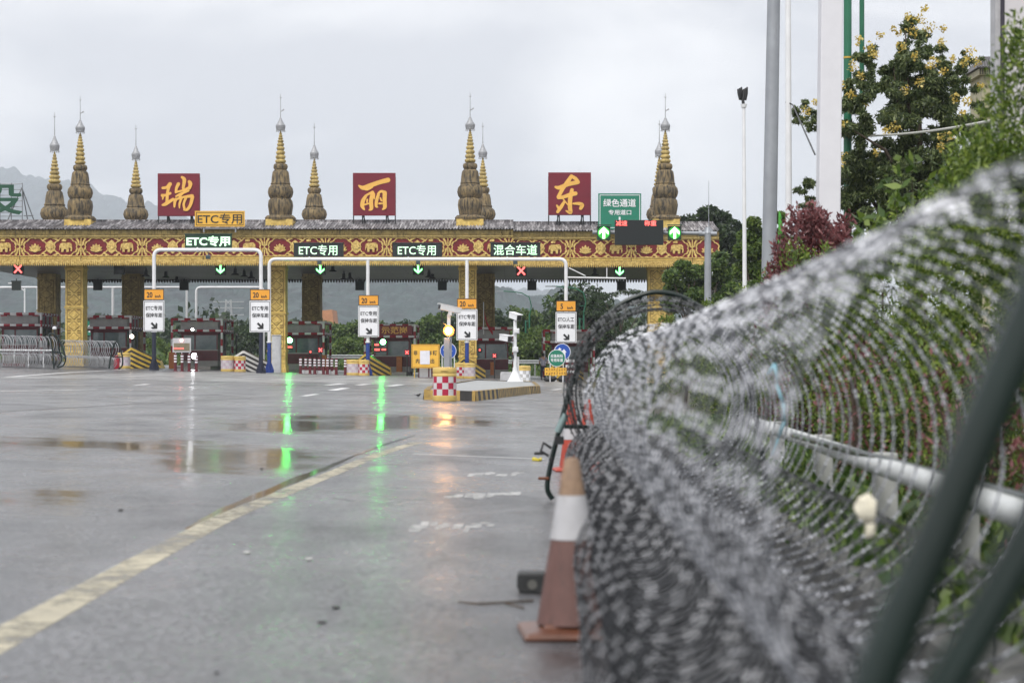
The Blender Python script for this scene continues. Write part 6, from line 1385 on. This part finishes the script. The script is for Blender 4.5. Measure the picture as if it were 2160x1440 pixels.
# ---------------------------------------------------------------- far things beyond the canopy
def street_lamp(X, Yt, d, label, dirn):
    a = B(X, d); t = thing('street_lamp', label, 'street lamp', a, 'green street lamps beyond the canopy'); z = P(0, Yt, d).z; mb = MB()
    for dx in (-.14, .22): mb.cyl((a.x + dx, d, a.z), (a.x + dx, d, z - (2 if dx > 0 else 2.6)), .085, .075, 8)
    for zq in (.35, .5, .65, .8): mb.cyl((a.x - .14, d, a.z + (z - a.z) * zq), (a.x + .22, d, a.z + (z - a.z) * zq), .03, n=6)
    mb.tube([(a.x + .22, d, z - 2.2), (a.x + .4, d, z - 1.2), (a.x + .2, d, z - .4), (a.x - .5 * dirn, d, z), (a.x - 1.3 * dirn, d, z + .12), (a.x - 2.6 * dirn, d, z + .2)], .05, 6); obj('pole', mb, [green_pole], t)
    mb = MB(); mb.box((a.x - 2.7 * dirn, d, z + .17), (.9, .3, .1)); obj('lamp_head', mb, [grey_steel], t)
street_lamp(1112, 618, 190, 'green twin-pole street lamp left of the 5 km/h plate', 1); street_lamp(1226, 608, 175, 'green twin-pole street lamp just right of the 5 km/h plate', 1)
def slim_lamp(X, Yt, d, label):
    a = B(X, d); t = thing('street_lamp', label, 'street lamp', a); z = P(0, Yt, d).z; mb = MB(); mb.cyl(a, (a.x, d, z), .09, .06, 8); mb.tube([(a.x, d, z - .2), (a.x - .9, d, z + .35)], .05, 6); obj('pole', mb, [white_pt], t); mb = MB(); mb.box((a.x - 1.05, d, z + .42), (.6, .25, .08)); obj('lamp_head', mb, [white_pt], t)
slim_lamp(1153.5, 676, 230, 'slim white street lamp between the two green ones'); slim_lamp(52, 608, 165, 'broad white lamp pole beyond the leftmost booth')
# orange-roofed house
d = 250; t = thing('house', 'house with a steep pale orange roof beyond the dark column', 'house', B(682, d)); ppm = F / d; xx = lambda X: (X - 1080) / ppm; zz = lambda Y: P(0, Y, d).z
mb = MB(); mb.bbox((xx(648), d, 0), (xx(716), d + 6, zz(702))); obj('wall', mb, [mat('house_wall', (.36, .33, .30), .7)], t)
mb = MB(); mb.prism([(xx(636), zz(700)), (xx(676), zz(686)), (xx(676), zz(655)), (xx(701), zz(653)), (xx(704), zz(680)), (xx(724), zz(698)), (xx(722), zz(702)), (xx(640), zz(703))], d - .4, d + 6.5); obj('roof', mb, [mat('roof_orange', (.50, .24, .13), .7, var=.2)], t)
for X in (690, 705): 
    mb = MB(); mb.bbox((xx(X), d - .05, zz(715)), (xx(X + 7), d - .003, zz(706))); obj('window', mb, [glass], t)
# lattice pylon
d = 420; a = B(482, d); zt = P(0, 632, d).z; t = thing('pylon', 'grey lattice power pylon on the hillside behind the booths', 'pylon', (a.x, d, 0)); mb = MB(); n = 12
def wd(s): return 1.5 * (1 - s) + .5 * s
for i in range(n):
    s0, s1 = i / n, (i + 1) / n; z0_, z1_ = zt * s0, zt * s1
    for sx in (-1, 1):
        for sy in (-1, 1): mb.cyl((a.x + sx * wd(s0), d + sy * wd(s0), z0_), (a.x + sx * wd(s1), d + sy * wd(s1), z1_), .10, n=4)
        mb.cyl((a.x + sx * wd(s0), d - wd(s0), z0_), (a.x - sx * wd(s1), d - wd(s1), z1_), .07, n=4)
for s in (.78, .88, .97): mb.cyl((a.x - 3.2, d, zt * s), (a.x + 3.2, d, zt * s), .12, n=4)
obj('lattice', mb, [mat('pylon_grey', (.42, .43, .44), .5)], t)
# green direction sign beyond the column
d = 165; t = thing('direction_sign', 'green direction sign with white arrow partly hidden by the booth and gold column', 'sign', B(190, d)); mb = MB(); board(mb, 184, 216, 677, 707, d, .1); obj('panel', mb, [green_sgn], t); mb = MB(); c = P(189, 693, d); mb.prism([(c.x + a, c.z + b) for a, b in arrow_poly('up', .7, .6)], d - .02, d - .003); obj('arrow', mb, [white_sign], t); mb = MB(); mb.cyl(B(190, d) + Vector((0, .2, 0)), (c.x, d + .2, P(0, 680, d).z), .06, n=6); mb.cyl(B(212, d) + Vector((0, .2, 0)), (B(212, d).x, d + .2, P(0, 680, d).z), .06, n=6); obj('post', mb, [grey_steel], t)
# ---------------------------------------------------------------- razor wire
def coil_np(rg, path, Rf, n_loops, squash, nseg=46, core=.0028, pitch=.05, tilt=.16, barb=1.0, jit=.02, ang0=0.0):
    """path(s)->(center, axis, up); one continuous helix of tape wire with paired blades"""
    tot = n_loops * nseg; s = np.arange(tot + 1) / tot
    cen, ax, up = path(s); side = np.cross(ax, up)
    loop = np.arange(tot + 1) / nseg; th = 2 * np.pi * loop + ang0
    li = np.floor(loop).astype(int); rj = 1 + rg.normal(0, jit, n_loops + 2); tj = rg.normal(0, tilt, n_loops + 2); tk = rg.normal(0, tilt, n_loops + 2)
    fr = loop - li; lerp = lambda a: a[li] * (1 - fr) + a[li + 1] * fr
    Rr = Rf(s) * lerp(rj); alt = np.where(li % 2 == 0, 1, -1) * tilt * 0.8
    off = Rr * (np.cos(th * 3) * 0.35 * tilt + np.cos(th) * lerp(tj) * .7 + np.sin(th) * lerp(tk) * .7)
    pts = cen + side * (Rr * np.cos(th))[:, None] + up * (Rr * np.sin(th) * squash)[:, None] + ax * off[:, None]
    tan = np.gradient(pts, axis=0); tan /= np.linalg.norm(tan, axis=1, keepdims=True)
    rad = pts - cen; rad /= np.linalg.norm(rad, axis=1, keepdims=True)
    bn = np.cross(tan, rad); bn /= np.linalg.norm(bn, axis=1, keepdims=True)
    offs = [rad * core, bn * core, -rad * core, -bn * core]
    V1 = np.stack([pts + o for o in offs], 1).reshape(-1, 3); i = np.arange(tot)
    Q1 = np.concatenate([np.stack([4 * i + k, 4 * i + (k + 1) % 4, 4 * i + 4 + (k + 1) % 4, 4 * i + 4 + k], 1) for k in range(4)])
    seg = np.linalg.norm(np.diff(pts, axis=0), axis=1); cum = np.concatenate([[0], np.cumsum(seg)])
    q = np.arange(pitch * .5, cum[-1], pitch); idx = np.clip(np.searchsorted(cum, q) - 1, 0, tot - 1); f = ((q - cum[idx]) / seg[idx])[:, None]
    p = pts[idx] * (1 - f) + pts[idx + 1] * f; t_ = tan[idx]; a = rg.uniform(-.25, .25, len(q)) + np.where(np.arange(len(q)) % 2, .9, -.3)
    w_ = bn[idx] * np.cos(a)[:, None] + rad[idx] * np.sin(a)[:, None]; k = barb
    o = [t_ * -.016 * k - w_ * .011 * k, -w_ * .004 * k, t_ * .016 * k - w_ * .011 * k, t_ * .016 * k + w_ * .011 * k, w_ * .004 * k, t_ * -.016 * k + w_ * .011 * k]
    V2 = np.stack([p + x for x in o], 1).reshape(-1, 3); j = np.arange(len(q)) * 6 + len(V1)
    Q2 = np.concatenate([np.stack([j, j + 1, j + 4, j + 5], 1), np.stack([j + 1, j + 2, j + 3, j + 4], 1)])
    return np.concatenate([V1, V2]), np.concatenate([Q1, Q2]), np.concatenate([np.zeros(len(Q1), int), np.ones(len(Q2), int)])
UPV = np.array([0, 0, 1.0])
def line_path(p0, p1, sag=0.0, warp=None, yaw=0.0):
    p0, p1 = np.array(p0, float), np.array(p1, float)
    def f(s):
        u = s if warp is None else warp(s)
        c = p0 + (p1 - p0) * u[:, None]; c[:, 2] -= sag * np.sin(np.pi * u) ; a = (p1 - p0) / np.linalg.norm(p1 - p0); a = np.tile(a, (len(s), 1))
        side = np.cross(a, UPV); side /= np.linalg.norm(side, axis=1, keepdims=True); up = np.cross(side, a); side, a = side * math.cos(yaw) + a * math.sin(yaw), a * math.cos(yaw) - side * math.sin(yaw); return c, a, up
    return f
rg = np.random.default_rng(17)
cxn = lambda y: (0.0214 * y + 0.793, y, 0.854 - 0.006 * y)
V, Q, M_ = coil_np(rg, line_path(cxn(2.5), cxn(14.4), .02), lambda s: .507 + 0 * s, 44, 1.0, pitch=3.186 / 78.3, tilt=.02, core=.0034, barb=1.0, jit=.008)
V2, Q2, M2 = coil_np(rg, line_path(cxn(14.3), cxn(14.9)), lambda s: .52 + .05 * np.sin(s * 40), 10, 1.0, pitch=.040, tilt=.03, core=.0026, barb=.95, jit=.012)
t = thing('razor_wire_coil', 'large upper coil of razor wire running toward the camera along the kerb', 'razor wire', (1.0, 8, -.03), 'razor wire coils on the near barricade')
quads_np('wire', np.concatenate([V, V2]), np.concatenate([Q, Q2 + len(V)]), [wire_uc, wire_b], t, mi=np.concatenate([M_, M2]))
low = lambda o, z: (lambda y: (0.0214 * y + o, y, z - SL * (0.0214 * y + o)))
a_ = low(.37, .31)
V, Q, M_ = coil_np(rg, line_path(a_(2.3), a_(15.1)), lambda s: .295 + 0 * s, 84, 1.0, pitch=1.8535 / 44.41, tilt=.02, core=.0026, barb=.72, jit=.012)
Vb, Qb, Mb = coil_np(rg, line_path(a_(2.3), a_(15.1)), lambda s: .225 + 0 * s, 90, 1.0, pitch=.05, tilt=.05, core=.005, barb=.6)  # inner helix added as dark fill, so the coil's inside reads dark
V, Q, M_ = np.concatenate([V, Vb]), np.concatenate([Q, Qb + len(V)]), np.concatenate([M_, Mb * 0])
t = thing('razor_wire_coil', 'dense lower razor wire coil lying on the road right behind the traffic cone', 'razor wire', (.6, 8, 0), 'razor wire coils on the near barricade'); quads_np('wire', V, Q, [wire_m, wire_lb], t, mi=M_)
a_ = low(.98, .31)
V, Q, M_ = coil_np(rg, line_path(a_(2.5), a_(15.1)), lambda s: .285 + 0 * s, 40, 1.0, pitch=1.79 / 42.4, tilt=.04, core=.0028, barb=.72, jit=.02)
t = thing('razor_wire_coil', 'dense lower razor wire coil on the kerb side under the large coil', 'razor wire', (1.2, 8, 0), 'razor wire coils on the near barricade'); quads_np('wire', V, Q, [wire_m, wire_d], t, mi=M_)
# dark bunch of wire hanging from the end frame
V, Q, M_ = coil_np(rg, line_path((1.10, 14.85, .82), (1.14, 15.3, .84)), lambda s: .66 + .05 * np.sin(s * 31), 12, 1.0, pitch=.05, tilt=.06, core=.004, barb=1.3)
t = thing('razor_wire_coil', 'dark bunched razor wire loops hanging from the green end frame', 'razor wire', (1.1, 15, 0), 'razor wire coils on the near barricade'); quads_np('wire', V, Q, wire_d, t)

# ---------------------------------------------------------------- green tube barricade trolley
def arch_pts(y, dx=0.0):
    b = [(.31, .02), (.27, .10), (.29, .26), (.36, .55), (.44, .85), (.53, 1.09), (.64, 1.32), (.80, 1.50), (1.0, 1.60), (1.15, 1.62), (1.32, 1.58), (1.50, 1.46), (1.66, 1.26), (1.78, 1.0), (1.86, .7), (1.92, .35), (1.94, .02)]
    return [(x + dx, y, z - SL * x) for x, z in b]
def smooth_pts(pts, k=5):
    pts = [Vector(p) for p in pts]; o = []; n = len(pts)
    for i in range(n - 1):
        p0, p1, p2, p3 = pts[max(i - 1, 0)], pts[i], pts[i + 1], pts[min(i + 2, n - 1)]
        for j in range(k):
            t_ = j / k; o.append(0.5 * ((2 * p1) + (p2 - p0) * t_ + (2 * p0 - 5 * p1 + 4 * p2 - p3) * t_ * t_ + (3 * p1 - p0 - 3 * p2 + p3) * t_ ** 3))
    return o + [pts[-1]]
rust = mat('rusty_steel', (.16, .05, .02), .7, var=.4)
t = thing('barricade_frame', 'dark green tube frame carrying the large razor wire coil by the hedge', 'barricade frame', (1.0, 8, 0), 'green barricade frames')
mb = MB(); mb.tube(smooth_pts(arch_pts(15.2)), .020, 10); o = obj('end_arch', mb, [green_pipe], t, smooth=True)
mb = MB(); q = arch_pts(15.2); mb.cyl((.35, 15.2, .52), (.41, 15.2, .66), .03, n=10); obj('sleeve', mb, [mat('sleeve_pale', (.22, .30, .30), .4, .4)], o, smooth=True)
mb = MB(); mb.cyl((.40, 15.2, .565), (.72, 15.2, .56), .017, n=10); obj('cross_bar', mb, [green_pipe], t)
mb = MB(); mb.box((.36, 15.17, .46), (.07, .06, .06)); mb.tube([(.30, 15.18, .40), (.24, 15.18, .44), (.22, 15.18, .38), (.28, 15.18, .34)], .012, 6); mb.cyl((.24, 15.18, .36), (.17, 15.18, .36), .012, n=6); mb.cyl((.30, 15.15, .33), (.30, 15.15, .30), .02, n=6); obj('latch', mb, [black_pt], t)
mb = MB(); mb.cyl((.28, 15.18, .17), (.20, 15.18, .17), .012, n=6); obj('bolt', mb, [rust], t)
near = [(.17, .02), (.165, .2), (.19, .5), (.268, .79), (.325, .93), (.388, 1.08), (.50, 1.33), (.66, 1.52), (.88, 1.62), (1.08, 1.63), (1.32, 1.56), (1.5, 1.42), (1.64, 1.2), (1.74, .9), (1.8, .5), (1.82, .02)]
mb = MB(); mb.tube(smooth_pts([(x, 1.5, z - (SL * x if z < .3 else 0)) for x, z in near]), .0195, 12); obj('end_arch', mb, [green_pipe], t, smooth=True)
mb = MB(); mb.cyl((.16, 1.5, .515), (.66, 1.5, 1.39), .0175, n=12); obj('brace', mb, [green_pipe], t, smooth=True)
mb = MB(); mb.cyl((1.86, 1.6, .55), (2.14, 15.2, .5), .022, n=10); obj('rear_rail', mb, [green_pipe], t)
mb = MB(); mb.cyl((.31, 1.6, .06), (.55, 15.2, .05), .02, n=10); obj('front_rail', mb, [green_pipe], t)
# white rail behind the coil
t = thing('pipe_rail', 'white pipe rail on low posts between razor wire and hedge', 'rail', (2.4, 12, gz(2.4))); mb = MB()
A, Bq = P(1585, 888, 22), P(2200, 1100, 6.9); mb.cyl(A, Bq, .055, n=14); e = Bq + (Bq - A) * .25; mb.cyl(Bq, e, .055, n=14); obj('rail', mb, [mat('rail_white', (.52, .54, .54), .45, stain=(.3, .3, .3), stain_amt=.05)], t, smooth=True)
for s in (0.12, .42, .66, .84, .97):
    q = A.lerp(Bq, s); mb = MB(); mb.bbox((q.x + .07, q.y - .06, gz(q.x) - .02), (q.x + .21, q.y + .06, q.z + .04)); obj('post', mb, [mat('post_conc', (.42, .43, .42), .6, var=.2)], t, bevel=.01)
# scraps caught in the wire
mb = MB(); d = 9.5; pts = [P(1621, 790, d), P(1634, 766, d), P(1640, 810, d), P(1652, 850, d), P(1656, 890, d), P(1642, 925, d), P(1628, 960, d)]
for i in range(len(pts) - 1):
    a, b = pts[i], pts[i + 1]; w_ = Vector((.009, .004, 0)); mb.add([a - w_, b - w_, b + w_, a + w_], [(0, 1, 2, 3)])
tag(obj('ribbon', mb, [mat('ribbon_blue', (.25, .55, .68), .5)], origin=pts[3], smooth=True), 'light blue plastic ribbon caught in the razor wire', 'ribbon').modifiers.new('th', 'SOLIDIFY').thickness = .002
def scrap(name, label, cat, c, r, m_, seed, origin=None):
    mb = MB(); mb.ball(c, r, n=12, m=8); rr_ = random.Random(seed); mb.v = [tuple(Vector(v) + Vector((rr_.uniform(-1, 1) * r[0], rr_.uniform(-1, 1) * r[1], rr_.uniform(-1, 1) * r[2])) * .22) for v in mb.v]
    return tag(obj(name, mb, [m_], origin=c, smooth=True), label, cat)
cream = mat('foam_cream', (.72, .68, .55), .7, var=.12)
scrap('foam_scrap', 'larger cream foam scrap caught in the wire below the white rail', 'scrap', P(1826, 1072, 6.2), (.032, .02, .042), cream, 4)
scrap('foam_scrap', 'smaller cream foam scrap just under the larger one', 'scrap', P(1836, 1113, 6.2), (.018, .015, .03), cream, 5)
# traffic cones
cone_old = mat('cone_faded', (.15, .078, .068), .65, var=.25, vscale=5, stain=(.07, .045, .04), stain_amt=.3, stain_scale=(14, 14, 4)); cone_tip = mat('cone_worn_tip', (.30, .20, .13), .7, col2=(.12, .08, .06), vscale=6, bump=.2)
cone_band = mat('cone_white', (.46, .46, .48), .5, var=.15, vscale=6, stain=(.33, .32, .32), stain_amt=.22, stain_scale=(10, 10, 5)); cone_red = mat('cone_red', (.42, .055, .03), .5, var=.25, vscale=6); cone_rim = mat('cone_rim_orange', (.13, .05, .028), .35, var=.3, vscale=8)
def cone(c, h, rb, label, body, tip, band, rim, b0=.47, b1=.72):
    t = thing('traffic_cone', label, 'traffic cone', c, 'traffic cones along the wire'); x, y, z = c; r = lambda s: rb * (1 - s) + .028 * s
    mb = MB(); s_ = rb * 2.75; mb.lathe([(s_ * .70, 0), (s_ * .71, .015), (s_ * .69, .03), (rb * 1.12, .045), (rb * 1.02, .06)], c, 4, rot=R(45 + 4)); obj('base', mb, [rim], t, bevel=.012)
    mb = MB(); mb.lathe([(r(s), h * s) for s in (.075, .2, .35, b0 - .003)], c, 36); obj('lower_cone', mb, [body], t, smooth=True)
    mb = MB(); mb.lathe([(r(b0) + .003, h * b0), (r(b1) + .003, h * b1)], c, 36); obj('white_band', mb, [band], t, smooth=True)
    mb = MB(); mb.lathe([(r(b1), h * b1 + .001), (r(.85), h * .85), (r(.985), h * .985), (.02, h)], c, 36); obj('tip', mb, [tip], t, smooth=True); return t
cone(B(1206, 7.72), .69, .145, 'faded brown-orange traffic cone with worn tip nearest the camera', cone_old, cone_tip, cone_band, cone_rim, .545, .79)
cone(B(1205, 19.6), .70, .125, 'red-orange traffic cone behind the frame leg, left one of the far pair', cone_red, cone_red, cone_band, cone_red, .45, .66)
cone(B(1240, 19.2), .72, .13, 'red-orange traffic cone right of its twin behind the frame', cone_red, cone_red, cone_band, cone_red, .45, .66)
# rubber block, stick, litter
p = Gp(1118, 1250); t = thing('rubber_block', 'dark square rubber weight lying left of the nearest cone', 'block', p); w_ = .12; h = .095
mb = MB(); mb.prism([(p.x - w_ / 2 + .015, p.z), (p.x + w_ / 2, p.z), (p.x + w_ / 2 + .01, p.z + h), (p.x - w_ / 2 + .01, p.z + h), (p.x - w_ / 2, p.z + h * .8), (p.x - w_ / 2, p.z + .03)], p.y - .03, p.y + .10); obj('body', mb, [mat('rubber', (.03, .032, .033), .55, var=.4, vscale=20)], t, bevel=.008)
mb = MB(); mb.cyl((p.x + .01, p.y - .036, p.z + .042), (p.x + .01, p.y - .029, p.z + .042), .022, n=16); obj('hole_rim', mb, [mat('rubber_rim', (.12, .12, .11), .5)], t)
mb = MB(); mb.tube([Gp(966, 1271) + Vector((0, 0, .005)), Gp(1010, 1275) + Vector((0, 0, .006)), Gp(1060, 1273) + Vector((0, 0, .007)), Gp(1125, 1270) + Vector((0, 0, .008))], [.003, .005, .005, .006], 6); mb.tube([Gp(1065, 1274) + Vector((0, 0, .006)), Gp(1105, 1284) + Vector((0, 0, .006))], .004, 6)
tag(obj('stick', mb, [bark], origin=Gp(1040, 1273)), 'thin dark forked stick on the wet road by the nearest cone', 'stick')
def flat_litter(name, label, X, Y, w_, dpt, m_, seed, h=.008):
    p = Gp(X, Y); rr_ = random.Random(seed); n = 9; poly = []
    mb = MB(); pts = [(p.x + w_ * .5 * math.cos(6.283 * k / n) * rr_.uniform(.6, 1), p.y + dpt * .5 * math.sin(6.283 * k / n) * rr_.uniform(.6, 1)) for k in range(n)]
    mb.add([(x, y, gz(x) + .004) for x, y in pts] + [(x, y, gz(x) + .004 + h * rr_.uniform(.5, 1.5)) for x, y in pts], [tuple(range(n, 2 * n))] + [(k, (k + 1) % n, n + (k + 1) % n, n + k) for k in range(n)])
    return tag(obj(name, mb, [m_], origin=p), label, 'litter')
flat_litter('wrapper', 'crumpled yellow wrapper on the road left of the green frame foot', 1134, 971, .14, .35, mat('wrap_yellow', (.62, .50, .03), .5), 1, .025)
flat_litter('pebble', 'dark flat pebble on the road, larger of the two near stones', 708, 1282, .04, .08, black_pt, 2, .004); flat_litter('pebble', 'dark flat pebble with pale spot on the road behind the larger stone', 680, 1313, .045, .08, black_pt, 3, .003)
flat_litter('leaf', 'pale leaf on the road, left of two near the yellow line', 522, 1166, .05, .12, mat('leaf_pale', (.5, .5, .48), .5), 4, .004); flat_litter('leaf', 'pale leaf on the road, right of two near the yellow line', 652, 1180, .04, .10, mat('leaf_pale', (.5, .5, .48), .5), 5, .004)
flat_litter('pebble', 'lone dark pebble on the road at the bottom of the view', 456, 1421, .02, .03, black_pt, 6, .004); flat_litter('pebble', 'dark pebble on the road beyond the yellow line', 254, 1077, .04, .10, black_pt, 7, .006); flat_litter('pebble', 'tiny far pebble right of the yellow line end', 552, 989, .04, .12, black_pt, 8, .006)

# ---------------------------------------------------------------- far wire barricade across the left lanes
z_ = gz(-24)
def farcoil(X0, X1, d, Yc, Rp, loops, label, m_=wire_m, **k):
    ppm = F / d; p0, p1 = P(X0, Yc, d), P(X1, Yc, d); p0.z += gz(p0.x, d) - gz((p0.x + p1.x) / 2, d); p1.z += gz(p1.x, d) - gz((p0.x + p1.x) / 2, d)
    V, Q, M_ = coil_np(rg, line_path(p0, p1, yaw=R(48)), lambda s: Rp / ppm + 0 * s, loops, 1.0, nseg=28, core=.016, pitch=.16, tilt=.10, barb=1.4, **k)
    t = thing('razor_wire_coil', label, 'razor wire', (p0 + p1) / 2 - Vector((0, 0, Rp / ppm)), 'razor wire coils across the left lanes'); quads_np('wire', V, Q, m_, t)
wire_far = mat('razor_wire_far', (.42, .43, .45), .5, .4, var=.3)
farcoil(-40, 112, 106, 727, 19.5, 34, 'tall upper far coil of razor wire left of the green bent frame', wire_far); farcoil(-40, 122, 105.5, 760, 15, 44, 'lower far coil of razor wire left of the green bent frame', wire_far)
farcoil(132, 246, 107, 737, 18.5, 26, 'upper far coil of razor wire in front of the gold column', wire_far); farcoil(132, 240, 106.5, 763, 12, 38, 'lower far coil of razor wire in front of the gold column', wire_far)
def far_frame(pts, d, label):
    t = thing('barricade_frame', label, 'barricade frame', P(pts[0][0], 778, d), 'green barricade frames'); mb = MB(); mb.tube(smooth_pts([P(X, Y, d) for X, Y in pts]), .045, 8); obj('end_arch', mb, [green_pipe], t, smooth=True); return t
t = far_frame([(114, 777), (112, 750), (108, 722), (104, 706), (112, 704), (122, 712), (132, 734), (138, 755), (134, 770), (122, 775)], 105, 'dark green bent tube frame between the two far wire runs'); mb = MB(); mb.cyl(P(112, 742, 105), P(133, 744, 105), .04, n=6); mb.tube(smooth_pts([P(122, 710, 105.1), P(124, 735, 105.1), P(130, 758, 105.1), P(120, 774, 105.1)]), .035, 6); obj('brace', mb, [green_pipe], t)
t = far_frame([(230, 777), (234, 750), (240, 728), (246, 721), (252, 730), (258, 752), (258, 770), (250, 778)], 106, 'thin green tube frame ending the far wire by the red extinguisher'); mb = MB(); mb.cyl(P(234, 752, 106), P(258, 753, 106), .03, n=6); obj('cross_bar', mb, [green_pipe], t)
t = thing('striped_barrier', 'white rail on posts running through the far wire coils', 'barrier', B(60, 108)); mb = MB(); mb.cyl(P(-40, 738, 108), P(112, 739, 108), .05, n=8)
for X in (-20, 30, 60, 92): mb.cyl(B(X, 108), (B(X, 108).x, 108, P(0, 738, 108).z), .04, n=6)
obj('rail', mb, [white_pt], t); mb = MB()
for k in range(9): a, b = P(8 + 5.2 * k, 775, 108), P(11 + 5.2 * k, 766, 108); mb.bbox((a.x, 107.9, a.z), (b.x, 107.98, b.z))
obj('chevron_strip', mb, [maroon], t)

# ---------------------------------------------------------------- haze
mb = MB(); mb.bbox((-6500, -60, -30), (6500, 9500, 660)); hm = bpy.data.materials.new('haze'); hm.use_nodes = True; nt2 = hm.node_tree; nt2.nodes.clear()
o_ = nt2.nodes.new('ShaderNodeOutputMaterial'); pv = nt2.nodes.new('ShaderNodeVolumePrincipled'); pv.inputs['Color'].default_value = (.83, .89, .98, 1); pv.inputs['Density'].default_value = 0.00019; nt2.links.new(pv.outputs[0], o_.inputs['Volume'])
tag(obj('haze', mb, [hm]), 'pale even haze in the air over the toll plaza', 'haze', kind='stuff')
